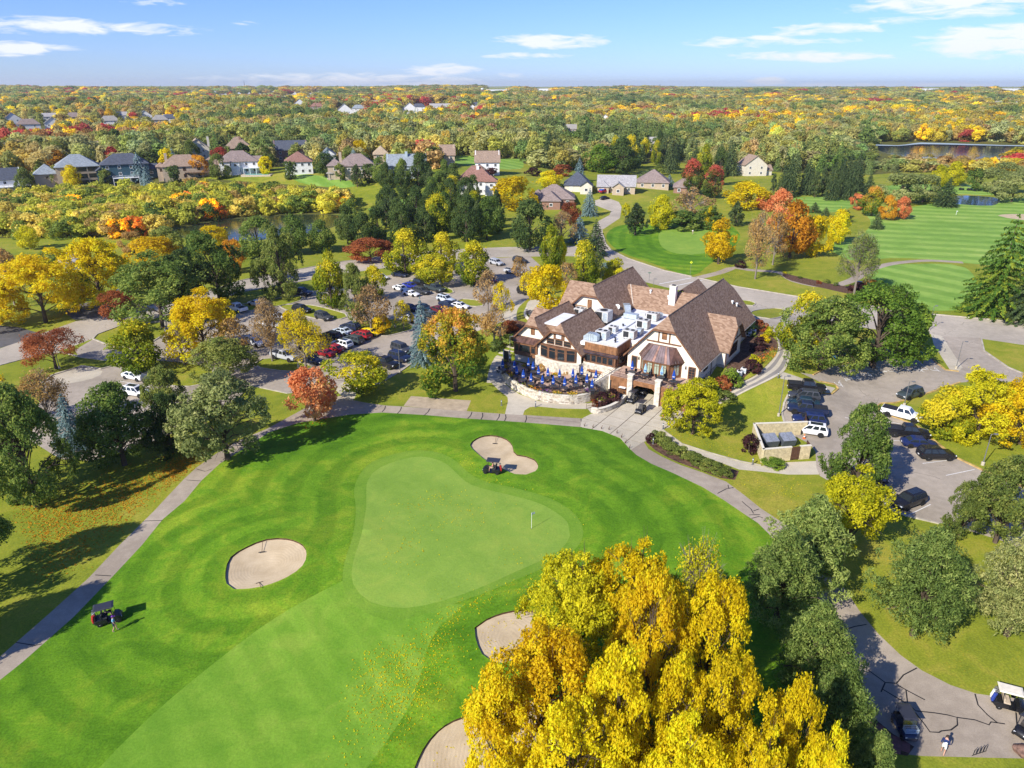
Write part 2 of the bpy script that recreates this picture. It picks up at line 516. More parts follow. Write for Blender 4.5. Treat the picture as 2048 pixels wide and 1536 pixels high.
M['dirt'] = plain('bunker_lip_soil', (0.10, 0.06, 0.035), 0.95, 0.1, var=0.3, scale=2)
M['path'] = asphalt_mat('cart_path_asphalt', (0.3053, 0.2506, 0.1901), (0.4331, 0.3599, 0.2765), 0.0)
M['lot'] = asphalt_mat('parking_asphalt', (0.306, 0.2587, 0.2009), (0.4352, 0.3687, 0.2902), 0.35)
M['road'] = asphalt_mat('road_asphalt', (0.3625, 0.3132, 0.2453), (0.4875, 0.4208, 0.3289), 0.4)
M['drive'] = asphalt_mat('dark_driveway_asphalt', (0.0975, 0.09216, 0.09), (0.156, 0.1472, 0.144), 0.3)
M['concrete'] = asphalt_mat('pale_concrete', (0.432, 0.3802, 0.2829), (0.564, 0.499, 0.3808), 0.0)
M['paver'] = asphalt_mat('patio_paving', (0.414, 0.276, 0.2049), (0.552, 0.3864, 0.2909), 0.0)
M['kerb'] = plain('kerb_concrete', (0.45, 0.40, 0.32), 0.9, 0.2, var=0.15, scale=1.0)
M['kerb_yellow'] = plain('kerb_leaf_yellow', (0.50, 0.34, 0.12), 0.9, 0.2, var=0.25, scale=1.0)
M['paint'] = plain('road_paint_white', (0.72, 0.70, 0.66), 0.8, 0.2, var=0.1)
M['seal'] = plain('crack_seal_tar', (0.022, 0.022, 0.024), 0.6, 0.3)
M['pond'] = water_mat('pond_water', (0.03, 0.042, 0.022))
M['lake'] = water_mat('lake_water', (0.012, 0.022, 0.05))
M['roof'] = shingle_mat('brown_shingles', (0.1946, 0.119, 0.07616), (0.2797, 0.1786, 0.1187), (0.3648, 0.248, 0.1702))
M['stucco'] = plain('cream_stucco', (0.819, 0.735, 0.588), 0.9, 0.2, var=0.05, scale=1.2)
M['timber'] = plain('brown_timber', (0.186, 0.09, 0.048), 0.75, 0.25, var=0.2, scale=2)
M['panel'] = plain('tan_wood_panel', (0.275, 0.1313, 0.06), 0.75, 0.25, var=0.22, scale=1.4)
M['copper'] = plain('copper_sheet', (0.188, 0.09975, 0.075), 0.45, 0.5, 0.45, var=0.3, scale=0.9)
M['copper_dark'] = plain('copper_aged', (0.10, 0.07, 0.075), 0.42, 0.5, 0.45, var=0.3, scale=0.9)
M['membrane'] = plain('white_roof_membrane', (0.74, 0.75, 0.76), 0.8, 0.2, var=0.05, scale=0.7)
M['galv'] = plain('galvanised_metal', (0.52, 0.60, 0.65), 0.45, 0.5, 0.4, var=0.1)
M['hvac'] = plain('hvac_casing', (0.55, 0.54, 0.51), 0.6, 0.4, var=0.08)
M['grille'] = plain('fan_grille', (0.025, 0.025, 0.028), 0.6, 0.4)
M['glass'] = glass_mat('window_glass')
M['curtain'] = plain('window_blind', (0.35, 0.40, 0.30), 0.5, 0.5)
M['white'] = plain('white_paint', (0.80, 0.80, 0.78), 0.6, 0.3, var=0.04)
M['cream'] = plain('cream_trim', (0.72, 0.66, 0.53), 0.8, 0.2, var=0.06)
M['flash'] = plain('metal_flashing', (0.62, 0.55, 0.47), 0.5, 0.5)
M['limestone'] = plain('pale_limestone', (0.62, 0.56, 0.46), 0.9, 0.2, var=0.2, scale=2.5, bstr=0.5)
M['limestone2'] = plain('tan_limestone', (0.52, 0.44, 0.33), 0.9, 0.2, var=0.2, scale=2.5, bstr=0.5)
M['block'] = plain('buff_block', (0.60, 0.50, 0.30), 0.9, 0.2, var=0.14, scale=2.5, bstr=0.4)
M['iron'] = plain('black_iron', (0.02, 0.02, 0.022), 0.5, 0.4)
M['rail'] = plain('brown_railing', (0.10, 0.05, 0.03), 0.6, 0.3)
M['blue'] = plain('blue_canvas', (0.018, 0.085, 0.42), 0.75, 0.2, var=0.15)
M['pale_blue'] = plain('pale_blue_canvas', (0.38, 0.58, 0.68), 0.75, 0.2)
M['bark'] = plain('grey_brown_bark', (0.115, 0.085, 0.062), 0.95, 0.1, var=0.3, scale=2.5, bstr=0.7)
M['bark_pale'] = plain('pale_bark', (0.26, 0.22, 0.18), 0.95, 0.1, var=0.25, scale=2.5, bstr=0.7)
M['tyre'] = plain('tyre_rubber', (0.018, 0.018, 0.018), 0.85, 0.2)
M['rim'] = plain('alloy_rim', (0.42, 0.42, 0.43), 0.35, 0.5, 0.7)
M['rim_dark'] = plain('dark_rim', (0.05, 0.05, 0.05), 0.4, 0.5, 0.4)
M['lamp_red'] = plain('tail_light_red', (0.45, 0.02, 0.02), 0.3, 0.5)
M['lamp_clear'] = plain('head_light_clear', (0.75, 0.77, 0.8), 0.15, 0.6)
M['orange'] = plain('safety_orange', (0.75, 0.16, 0.03), 0.7, 0.3)
M['skin'] = plain('skin', (0.52, 0.30, 0.21), 0.6, 0.3, var=0.06)
M['steel'] = plain('grey_steel_pole', (0.20, 0.20, 0.20), 0.5, 0.5, 0.3)
M['sign_yellow'] = plain('sign_yellow_green', (0.65, 0.75, 0.02), 0.5, 0.4)
M['adiron'] = plain('blue_plastic_chair', (0.02, 0.19, 0.42), 0.5, 0.4)
M['teal'] = plain('teal_plastic_chair', (0.02, 0.35, 0.42), 0.5, 0.4)
M['dumpster'] = plain('grey_dumpster_steel', (0.27, 0.29, 0.33), 0.6, 0.4, 0.2)
M['dumpster_lid'] = plain('dark_dumpster_side', (0.10, 0.115, 0.14), 0.6, 0.4, 0.2)
M['rock'] = plain('brown_rock', (0.20, 0.12, 0.09), 0.9, 0.2, var=0.3)
def col_mat(name, c, rough=0.6, **k):
 if name not in M: M[name] = plain(name, c, rough, **k)
 return M[name]
def paint_mat(name, c):
 key = 'car_' + name
 if key not in M:
  m, nt = nmat('car_paint_' + name)
  finish(nt, c, 0.4, 0.4, 0.0, coat=0.35)
  M[key] = m
 return M[key]
# ------------------------------------------------------------------ the ground: one conforming sheet cut into regions
def smooth_poly(P, closed=True, step=1.2):
 P = np.array(P, float)
 n = len(P)
 out = []
 rngi = range(n) if closed else range(n - 1)
 for i in rngi:
  if closed: p0, p1, p2, p3 = P[(i - 1) % n], P[i], P[(i + 1) % n], P[(i + 2) % n]
  else: p0, p1, p2, p3 = P[max(i - 1, 0)], P[i], P[i + 1], P[min(i + 2, n - 1)]
  k = max(1, int(np.linalg.norm(p2 - p1) / step))
  for t in np.arange(k) / k:
   out.append(0.5 * ((2 * p1) + (-p0 + p2) * t + (2 * p0 - 5 * p1 + 4 * p2 - p3) * t * t + (-p0 + 3 * p1 - 3 * p2 + p3) * t ** 3))
 if not closed: out.append(P[-1])
 return np.array(out)
def dense_poly(P, step=4.0, closed=True):
 P = np.array(P, float)
 out = []
 n = len(P)
 for i in range(n if closed else n - 1):
  a, b = P[i], P[(i + 1) % n]
  k = max(1, int(np.linalg.norm(b - a) / step))
  for t in np.arange(k) / k: out.append(a + (b - a) * t)
 if not closed: out.append(P[-1])
 return np.array(out)
def wpoly(px, smooth=False, step=None):
 P = np.array([G(*p)[:2] for p in px])
 return smooth_poly(P, True, step or 1.2) if smooth else dense_poly(P, step or 4.0)
def ribbon(px, w0, w1=None, step=2.5):
 """strip polygon about a centre line given in picture points"""
 P = smooth_poly(np.array([G(*p)[:2] for p in px]), False, step)
 d = np.gradient(P, axis=0)
 d /= np.linalg.norm(d, axis=1)[:, None] + 1e-9
 nrm = np.stack([-d[:, 1], d[:, 0]], 1)
 w = np.linspace(w0, w1 or w0, len(P))[:, None] / 2
 return np.concatenate([P + nrm * w, (P - nrm * w)[::-1]])
def inside(P, x, y):
 x = np.asarray(x, float); y = np.asarray(y, float)
 r = np.zeros(x.shape, bool)
 n = len(P)
 j = n - 1
 for i in range(n):
  xi, yi = P[i]; xj, yj = P[j]
  c = ((yi > y) != (yj > y)) & (x < (xj - xi) * (y - yi) / (yj - yi + 1e-12) + xi)
  r ^= c
  j = i
 return r
def dist_poly(P, x, y):
 q = np.stack([x, y], -1)[:, None, :]
 A = P[None]; B = np.roll(P, -1, 0)[None]
 ab = B - A
 t = np.clip(((q - A) * ab).sum(-1) / ((ab ** 2).sum(-1) + 1e-9), 0, 1)
 d = np.linalg.norm(q - (A + ab * t[..., None]), axis=-1)
 return d.min(1)
REG = []          # name, polygon, material; later ones lie over earlier ones
def region(name, poly, mat, **k):
 REG.append(dict(name=name, P=np.array(poly), mat=mat, **k))
 return REG[-1]['P']
PX = {}
PX['rough'] = [(0, 1360), (44, 1325), (147, 1234), (226, 1152), (284, 1090), (325, 1039), (369, 1002), (403, 961), (441, 926), (496, 892), (537, 865),
    (595, 846), (650, 837), (700, 829), (764, 825), (850, 830), (935, 837), (1010, 842), (1090, 848), (1160, 854), (1205, 862), (1240, 876), (1259, 897), (1273, 910), (1302, 927),
    (1346, 946), (1405, 974), (1449, 1001), (1487, 1027), (1516, 1046), (1560, 1090), (1590, 1130), (1608, 1168), (1654, 1214), (1682, 1265), (1702, 1293), (1713, 1341), (1733, 1455),
    (1760, 1560), (1700, 1720), (900, 1800), (0, 1800), (-500, 1720)]
PX['green_out'] = [(720, 948), (744, 924), (788, 908), (839, 900), (884, 907), (914, 924), (938, 946), (969, 962), (1027, 975), (1079, 989), (1120, 1006), (1154, 1033),
     (1167, 1064), (1154, 1095), (1113, 1124), (1040, 1156), (976, 1183), (895, 1212), (805, 1240), (740, 1230), (690, 1185), (688, 1130), (705, 1075), (712, 1020), (708, 980)]
PX['green'] = [(735, 962), (760, 935), (800, 920), (842, 913), (880, 921), (905, 938), (930, 962), (962, 976), (1020, 990), (1072, 1004), (1108, 1022), (1136, 1046), (1140, 1072),
    (1120, 1100), (1080, 1122), (1030, 1144), (968, 1172), (890, 1200), (810, 1216), (742, 1204), (706, 1168), (706, 1125), (722, 1072), (732, 1016)]
PX['fairway'] = [(706, 1125), (690, 1160), (649, 1180), (581, 1217), (513, 1261), (427, 1327), (330, 1407), (262, 1470), (190, 1545), (60, 1700), (420, 1760), (640, 1640), (760, 1500), (830, 1390), (850, 1310), (880, 1250),
     (930, 1210), (890, 1205), (800, 1225)]
BUNK = [[(451, 1142), (461, 1114), (492, 1094), (533, 1078), (574, 1077), (605, 1089), (613, 1108), (605, 1131), (574, 1154), (523, 1173), (468, 1178), (453, 1167)],
  [(940, 890), (951, 878), (969, 871), (992, 871), (1013, 878), (1024.6, 890), (1027, 902), (1034, 909), (1052, 912), (1068, 918), (1076.5, 930), (1071, 942), (1052, 949), (1030, 948), (1017, 943), (996, 933), (973, 921), (955, 907)],
  [(949, 1255), (973, 1238), (1007, 1225), (1046, 1219), (1075, 1224), (1095, 1250), (1080, 1285), (1029, 1318), (990, 1326), (964, 1308), (951, 1276)],
  [(820, 1570), (835, 1520), (858, 1480), (890, 1450), (930, 1432), (1000, 1415), (1090, 1395), (1150, 1405), (1150, 1450), (1100, 1530), (1040, 1600), (900, 1650), (830, 1620)]]
BUNK_FAR = [(1995, 431), (2020, 428), (2070, 430), (2080, 440), (2048, 440), (2015, 436)]
region('woodland_floor', wpoly([(-900, 366), (-300, 362), (0, 372), (120, 360), (300, 346), (560, 334), (700, 336), (850, 342), (905, 312), (1040, 325), (1120, 345), (1330, 322), (1400, 330), (1560, 345), (1740, 350), (1800, 345), (2300, 348), (3000, 348), (2600, 200), (2400, 181), (-400, 181), (-600, 200)], step=60), 'wood_floor')
region('thicket_floor', wpoly([(-400, 480), (-400, 375), (0, 388), (120, 372), (330, 352), (700, 378), (712, 425), (600, 436), (460, 446), (345, 470), (200, 475)], step=15), 'wood_floor')
for nm, P in (('near_left', [(-300, 1060), (-250, 800), (40, 790), (170, 900), (390, 850), (440, 905), (390, 940), (290, 985), (180, 1000)]),):
 region('leaf_litter', wpoly(P, True, 3), 'lawn', litter=1)
region('far_fairway', wpoly([(1700, 398), (1800, 415), (1900, 404), (2120, 398), (2160, 480), (2120, 535), (1930, 526), (1850, 518), (1780, 516), (1700, 520), (1660, 490), (1720, 470), (1740, 440)], True, 4), 'farfair', mow='y')
region('far_fairway', wpoly([(1740, 540), (1830, 528), (1930, 535), (1960, 600), (1880, 622), (1760, 600)], True, 4), 'farfair', mow='x')
region('practice_surround', wpoly([(1213, 470), (1245, 450), (1330, 448), (1440, 445), (1480, 470), (1460, 500), (1420, 528), (1380, 550), (1300, 525), (1235, 500)], True, 3), 'rough', mow='pg')
PG = region('practice_green', wpoly([(1320, 465), (1360, 458), (1405, 458), (1440, 470), (1440, 490), (1405, 507), (1360, 508), (1324, 494)], True, 3), 'green')
region('far_fairway', wpoly([(1760, 375), (1850, 368), (1990, 372), (1985, 390), (1900, 388), (1800, 400)], True, 5), 'farfair', mow='y')
region('far_fairway', wpoly([(1590, 395), (1700, 398), (1690, 420), (1600, 425)], True, 5), 'farfair', mow='y')
region('house_lawn', wpoly([(575, 345), (700, 362), (712, 372), (690, 376), (620, 370), (585, 358)], True, 6), 'farfair', mow='x')
region('house_lawn', wpoly([(735, 418), (790, 398), (835, 400), (830, 420), (740, 424)], True, 4), 'farfair', mow='x')
region('house_lawn', wpoly([(905, 312), (945, 312), (1000, 318), (1040, 318), (1040, 338), (960, 335), (910, 325)], True, 6), 'farfair', mow='x')
RO = region('rough', wpoly(PX['rough'], step=2.0), 'rough', mow='rough')
region('fairway', wpoly(PX['fairway'], True, 1.6), 'fairway', mow='x')
GO = region('green_collar', wpoly(PX['green_out'], True, 1.3), 'collar', mow='go')
GI = region('putting_green', wpoly(PX['green'], True, 1.3), 'green', mow='x')
# roads, paths and paved areas
region('road', np.concatenate([wpoly([(-420, 770), (0, 697), (77, 669), (153, 642), (216, 629), (330, 605), (400, 588), (482, 561), (537, 550), (613, 536), (687, 523), (800, 508), (900, 499), (1010, 494), (1110, 493), (1190, 490),
    (1214, 515), (1130, 512), (1010, 514), (900, 521), (800, 532), (687, 547), (635, 557), (602, 563), (536, 575), (482, 584), (440, 598), (400, 612), (330, 632), (262, 648), (200, 672), (120, 702), (0, 733), (-420, 830)])]), 'road')
region('road', wpoly([(1190, 448), (1205, 458), (1206, 470), (1212, 488), (1222, 500), (1256, 517), (1328, 541), (1383, 553), (1477, 574), (1587, 592), (1689, 605), (1858, 628), (2048, 645), (2500, 690),
      (2500, 760), (2048, 690), (1960, 677), (1883, 672), (1860, 668), (1700, 652), (1600, 634), (1500, 614), (1400, 590), (1330, 574), (1282, 562), (1235, 538), (1205, 515), (1190, 495), (1183, 470)]), 'road')
region('road', wpoly([(1190, 455), (1197, 442), (1219, 430), (1222, 422), (1205, 416), (1190, 410), (1190, 401), (1206, 396), (1222, 398), (1238, 404), (1243, 414), (1240, 436), (1222, 448), (1207, 458)], step=3), 'road')
region('driveway', wpoly([(-60, 655), (0, 651), (40, 655), (84, 668), (20, 690), (-60, 715)]), 'drive')
region('driveway', wpoly([(150, 640), (128, 625), (150, 610), (175, 605), (215, 608), (226, 625), (190, 636)]), 'drive')
LOT = region('car_park', wpoly([(150, 700), (190, 676), (262, 646), (330, 640), (400, 628), (455, 613), (530, 602), (585, 588), (640, 578), (720, 562), (800, 546), (900, 527), (980, 517), (1060, 512), (1085, 535), (1070, 590), (1050, 602),
    (1030, 622), (1000, 645), (950, 664), (870, 695), (850, 708), (824, 727), (800, 744), (758, 768), (700, 772), (640, 778), (575, 787), (505, 772), (470, 800), (400, 845), (300, 885), (180, 922), (120, 918), (60, 880), (80, 800), (90, 764), (104, 750), (160, 720)]), 'lot')
region('lot_island', wpoly([(186, 678), (194, 669), (232, 655), (262, 648), (330, 644), (330, 668), (280, 700), (235, 692), (208, 687)], step=2), 'lawn')
region('lot_island', wpoly([(-250, 770), (0, 731), (82, 709), (123, 705), (164, 715), (232, 724), (236, 730), (202, 738), (164, 732), (104, 751), (88, 764), (60, 780), (-100, 800), (-260, 830)], step=2), 'lawn')
region('lot_island', wpoly([(508, 729), (525, 718), (545, 716), (590, 722), (628, 735), (604, 743), (560, 742), (520, 736)], True, 1.5), 'lawn')
region('lot_island', wpoly([(390, 640), (455, 616), (536, 600), (600, 592), (600, 602), (560, 612), (500, 622), (440, 640)], True, 2), 'lawn')
region('lot_island', wpoly([(560, 612), (620, 610), (690, 627), (695, 634), (660, 641), (600, 630)], True, 1.5), 'lawn')
region('lot_island', wpoly([(698, 657), (740, 640), (800, 640), (826, 652), (828, 658), (775, 672), (745, 668)], True, 1.5), 'lawn')
region('lot_island', wpoly([(820, 560), (860, 564), (905, 580), (900, 588), (870, 582), (825, 570)], True, 1.5), 'lawn')
region('lot_island', wpoly([(910, 603), (925, 598), (960, 602), (965, 612), (935, 612)], True, 1.5), 'lawn')
region('lot_island', wpoly([(250, 730), (300, 720), (420, 735), (400, 770), (330, 770), (290, 745)], True, 1.5), 'lawn')
region('concrete_patch', wpoly([(110, 746), (160, 736), (205, 742), (185, 757), (130, 768), (112, 760)], True, 1.5), 'concrete')
region('cart_path', wpoly([(-300, 1530), (-120, 1410), (0, 1313), (102, 1224), (178, 1155), (239, 1090), (308, 1022), (369, 957), (393, 935), (434, 906), (480, 880), (533, 858), (581, 832), (640, 800), (690, 790), (705, 800), (735, 806), (771, 811), (805, 813), (870, 817), (942, 823), (1010, 828), (1048, 830),
       (1164, 837), (1180, 834), (1205, 862), (1160, 854), (1090, 848), (1010, 842), (935, 837), (850, 830), (764, 825), (700, 829), (650, 837), (595, 846), (537, 865), (496, 892), (441, 926), (403, 961), (369, 1002), (325, 1039), (284, 1090), (226, 1152), (147, 1234), (44, 1325), (0, 1360), (-100, 1450), (-280, 1590)], step=2.5), 'path')
region('foot_path', wpoly([(690, 795), (672, 780), (684, 765), (720, 758), (758, 766), (720, 778), (705, 802)], True, 1.5), 'concrete')
region('cart_path', wpoly([(1205, 862), (1288, 884), (1297, 898), (1323, 913), (1361, 930), (1405, 945), (1452, 963), (1487, 989), (1522, 1017), (1600, 1068), (1655, 1130), (1693, 1182), (1719, 1222), (1756, 1267), (1801, 1310), (1844, 1341), (1901, 1370), (1952, 1387), (1986, 1392), (2048, 1398), (2300, 1400),
       (2300, 1545), (2048, 1517), (1844, 1512), (1787, 1506), (1733, 1455), (1713, 1341), (1702, 1293), (1682, 1265), (1654, 1214), (1608, 1168), (1590, 1130), (1560, 1090), (1516, 1046), (1487, 1027), (1449, 1001), (1405, 974), (1346, 946), (1302, 927), (1273, 910), (1259, 897), (1240, 876)], step=2.5), 'path')
APRON = wpoly([(1160, 854), (1164, 837), (1182, 828), (1215, 824), (1247, 808), (1262, 795), (1268, 783), (1312, 790), (1330, 800), (1375, 822), (1350, 850), (1326, 859), (1318, 866), (1300, 880), (1287, 884), (1262, 900), (1240, 876), (1205, 862)], step=2)
region('concrete_apron', APRON, 'dirt')
region('foot_path', wpoly([(1318, 866), (1326, 860), (1364, 889), (1420, 907), (1481, 924), (1522, 932), (1560, 925), (1633, 922), (1638, 949), (1575, 949), (1522, 943), (1478, 939), (1449, 928), (1376, 901), (1341, 882)], step=2), 'concrete')
region('foot_path', wpoly([(976, 750), (1003, 750), (1012, 769), (1019, 775), (1038, 788), (1077, 802), (1116, 807), (1147, 807), (1178, 806), (1200, 800), (1205, 812), (1190, 822), (1182, 826), (1176, 818), (1116, 817), (1079, 813), (1060, 814), (1049, 821), (1046, 830), (1010, 828), (1016, 802), (1015, 794), (997, 780), (985, 768)], step=2), 'concrete')
region('gravel_pad', wpoly([(822, 792), (942, 801), (933, 823), (807, 812)], step=2), 'tan')
RLOT = region('car_park', wpoly([(1600, 745), (1626, 749), (1660, 732), (1703, 725), (1749, 720), (1800, 716.6), (1864, 716.6), (1875, 727), (1891, 740), (1917, 743), (1925, 735), (1883, 672), (1960, 676), (1968, 702), (1994, 720), (2016, 735), (2048, 748), (2400, 830), (2400, 870), (2048, 775), (1990, 760), (1920, 765), (1840, 792),
    (1790, 806), (1762, 807), (1752, 815), (1770, 828), (1800, 838), (1838, 855), (1861, 876), (1909, 914), (1976, 946), (2080, 985), (2250, 1050), (2250, 1180), (2000, 1080), (1900, 1050), (1816, 1033), (1784, 1021), (1767, 1008), (1700, 985), (1640, 952), (1633, 936), (1631, 903), (1618, 887), (1578, 866), (1570, 850), (1564, 828), (1568, 807), (1576, 790), (1664, 788), (1676, 778), (1670, 770), (1640, 764)]), 'lot')
region('foot_path', wpoly([(1559, 743), (1570, 745), (1623, 764), (1671, 776), (1660, 788), (1607, 767), (1575, 760), (1561, 757)], step=2), 'concrete')
region('foot_path', wpoly([(1862, 668), (1884, 672), (1925, 735), (1917, 743), (1900, 740), (1868, 690)], step=2), 'concrete')
region('forecourt', wpoly([(1478, 594), (1530, 612), (1600, 630), (1600, 650), (1566, 660), (1560, 690), (1548, 664), (1510, 638), (1490, 628)], step=3), 'road')
region('forecourt_island', wpoly([(1483, 600), (1500, 602), (1511, 606), (1505, 612), (1488, 610)], True, 1.5), 'lawn')
region('forecourt_island', wpoly([(1502, 624), (1530, 618), (1564, 618), (1566, 632), (1540, 638), (1512, 634)], True, 1.5), 'lawn')
region('foot_path', ribbon([(1926, 525), (1860, 521), (1810, 524), (1770, 530), (1735, 542), (1700, 562), (1650, 573), (1590, 562), (1560, 545), (1500, 540), (1470, 535), (1440, 545), (1395, 556)], 2.6), 'path')
region('foot_path', ribbon([(1045, 690), (1030, 660), (1018, 640), (1022, 618), (1040, 600)], 3.2), 'concrete')
region('plaza', wpoly([(1062, 600), (1100, 596), (1130, 606), (1125, 625), (1090, 640), (1060, 632), (1052, 615)], True, 2), 'concrete')
region('garden_bed', wpoly([(995, 660), (1035, 640), (1060, 655), (1040, 690), (1010, 690)], True, 2), 'mulch')
region('garden_bed', wpoly([(1436, 806), (1435, 790), (1477, 767), (1514, 748), (1541, 722), (1554, 700), (1552, 680), (1520, 660), (1500, 660), (1480, 690), (1450, 740), (1420, 790)], True, 1.5), 'mulch')
region('garden_lawn', wpoly([(1482, 762), (1514, 747), (1541, 721), (1553, 702), (1545, 700), (1520, 722), (1500, 745)], True, 1.5), 'lawn')
region('garden_bed', wpoly([(1566, 547), (1610, 556), (1660, 567), (1700, 573), (1735, 570), (1745, 582), (1705, 588), (1650, 577), (1600, 566), (1572, 557)], True, 2), 'mulch')
region('garden_bed', wpoly([(1293, 885), (1310, 872), (1335, 884), (1375, 903), (1440, 930), (1478, 942), (1470, 960), (1440, 956), (1400, 940), (1350, 922), (1310, 900)], True, 1.5), 'mulch')
region('garden_bed', wpoly([(1186, 822), (1215, 800), (1250, 790), (1260, 794), (1247, 806), (1215, 822)], True, 1.5), 'mulch')
POND = region('pond', wpoly([(340, 464), (360, 457), (406, 447), (457, 439), (520, 434), (607, 429), (683, 431), (693, 438), (664, 455), (610, 470), (520, 480), (440, 482), (375, 478)], True, 3), 'pond')
LAKE = region('lake', wpoly([(1745, 296), (1752, 289), (1796, 290.4), (1841, 285), (1885, 286), (2006, 290), (2100, 293), (2120, 310), (2000, 318), (1900, 318), (1800, 312)], True, 10), 'lake')
POND2 = region('pond', wpoly([(1906, 394), (1915, 391), (1960, 392), (1993, 395), (2000, 402), (1984, 411), (1940, 410), (1913, 408)], True, 4), 'lake')
BK = [region('bunker', wpoly(b, True, 0.8), 'sand', sand=1, mow='b') for b in BUNK]
region('bunker', wpoly(BUNK_FAR, True, 3), 'sand')
def build_ground():
 pts, faces, tags_ = [], [], []
 for i, r in enumerate(REG):
  n0 = len(pts)
  pts += [tuple(p) for p in r['P']]
  m_ = len(pts) - n0
  faces += [(n0 + k, n0 + (k + 1) % m_) for k in range(m_)]
 fill = []
 for y in np.arange(18, 175, 1.7):
  xs = np.arange(-(0.78 * y + 22), 0.78 * y + 22, 1.7)
  fill += [(x + 0.3 * math.sin(y * 3.1 + x), y + 0.3 * math.sin(x * 2.3)) for x in xs]
 for y in np.arange(176, 430, 5.5):
  fill += [(x + 1.2 * math.sin(y + x), y + math.sin(x)) for x in np.arange(-(0.78 * y + 60), 0.78 * y + 60, 5.5)]
 for y in np.geomspace(432, 12000, 62):
  fill += [(x, y + 2 * math.sin(x)) for x in np.linspace(-(0.82 * y + 200), 0.82 * y + 200, 90)]
 for a in np.linspace(0, 2 * math.pi, 40, endpoint=False):
  for r_ in (60, 150, 400, 1000, 3000, 8000, 16000): fill.append((r_ * math.cos(a) + 0.1, r_ * math.sin(a) - 30))
 fill = [p for p in fill]
 nreg = len(pts)
 V2 = [Vector(p) for p in pts] + [Vector(p) for p in fill]
 ov, oe, of, ovi, oei, ofi = delaunay_2d_cdt(V2, faces, [], 0, 1e-4, False)
 ov = np.array([tuple(v) for v in ov])
 z = terrain(ov[:, 0], ov[:, 1])
 tris = np.array([f[:3] for f in of])
 cen = ov[tris].mean(1)
 own = np.full(len(tris), -1)
 for i, r in enumerate(REG):
  lo_, hi_ = r['P'].min(0), r['P'].max(0)
  cand = np.nonzero(((cen >= lo_) & (cen <= hi_)).all(1))[0]
  own[cand[inside(r['P'], cen[cand, 0], cen[cand, 1])]] = i
 for i in range(len(REG)):
  if not (own == i).any(): print('EMPTY REGION', i, REG[i]['name'], len(REG[i]['P']), REG[i]['P'].min(0), REG[i]['P'].max(0))
 for i in range(-1, len(REG)):
  T = tris[own == i]
  if len(T) == 0: continue
  ids, inv = np.unique(T, return_inverse=True)
  X, Y = ov[ids, 0], ov[ids, 1]
  Z = z[ids].copy()
  r = REG[i] if i >= 0 else dict(name='ground', mat='lawn')
  if r['name'] in ('pond', 'lake'):
   Z[:] = z[ids].min() - 0.02 if r['name'] == 'pond' else np.median(z[ids])
  mow = np.zeros(len(ids))
  k = r.get('mow')
  if k == 'x': mow = X * 0.8 + Y * 0.6
  elif k == 'y': mow = Y * 0.95 + X * 0.25
  elif k == 'pg': mow = dist_poly(PG, X, Y)
  elif k == 'go': mow = dist_poly(GI, X, Y)
  elif k == 'b': mow = np.hypot(X - r['P'][:, 0].mean(), Y - r['P'][:, 1].mean())
  elif k == 'rough':
   d1 = dist_poly(GO, X, Y)
   d2 = np.minimum.reduce([dist_poly(b, X, Y) * 1.1 + 2 for b in BK[:3]])
   mow = np.minimum(d1, d2)
  if r.get('sand'):
   dd = dist_poly(r['P'], X, Y)
   edge = Z.copy()
   Z = Z - 0.20 - 0.55 * sstep(0, 3.5, dd)
  me = bpy.data.meshes.new(r['name'])
  me.from_pydata(np.stack([X, Y, Z], 1).tolist(), [], inv.reshape(-1, 3).tolist())
  me.materials.append(M[r['mat']])
  at = me.attributes.new('mow', 'FLOAT', 'POINT')
  at.data.foreach_set('value', mow.astype(np.float32))
  me.polygons.foreach_set('use_smooth', [True] * len(me.polygons))
  bm = bmesh.new(); bm.from_mesh(me)
  bmesh.ops.recalc_face_normals(bm, faces=bm.faces)
  if sum(f.normal.z for f in bm.faces) < 0: bmesh.ops.reverse_faces(bm, faces=bm.faces)
  bm.to_mesh(me); bm.free()
  o = link(r['name'], me)
  tag(o, kind='structure')
  r['obj'] = o
  if r.get('sand'):
   P = r['P']
   n = len(P)
   zt = terrain(P[:, 0], P[:, 1])
   c = P.mean(0)
   vs_ = [(p[0], p[1], h + 0.0) for p, h in zip(P, zt)] + [(p[0], p[1], h - 0.24) for p, h in zip(P, zt)]
   MB().add(vs_, [(j, (j + 1) % n, n + (j + 1) % n, n + j) for j in range(n)]).build('bunker_lip', M['dirt'], o)
build_ground()
def drape(px, w, name, mat, parent=None, lift=0.015, world_pts=None, step=1.0, n=None):
 """narrow strip lying on the ground"""
 P = np.array([G(*p)[:2] for p in px]) if world_pts is None else np.array(world_pts, float)
 P = dense_poly(P, step, False)
 d = np.gradient(P, axis=0)
 d /= np.linalg.norm(d, axis=1)[:, None] + 1e-9
 q = np.stack([-d[:, 1], d[:, 0]], 1) * w / 2
 A, B = P + q, P - q
 vs_ = []
 for a, b in zip(A, B):
  vs_ += [(a[0], a[1], float(terrain(*a)) + lift), (b[0], b[1], float(terrain(*b)) + lift)]
 m = MB().add(vs_, [(2 * i, 2 * i + 1, 2 * i + 3, 2 * i + 2) for i in range(len(A) - 1)])
 return m if name is None else m.build(name, M[mat], parent)
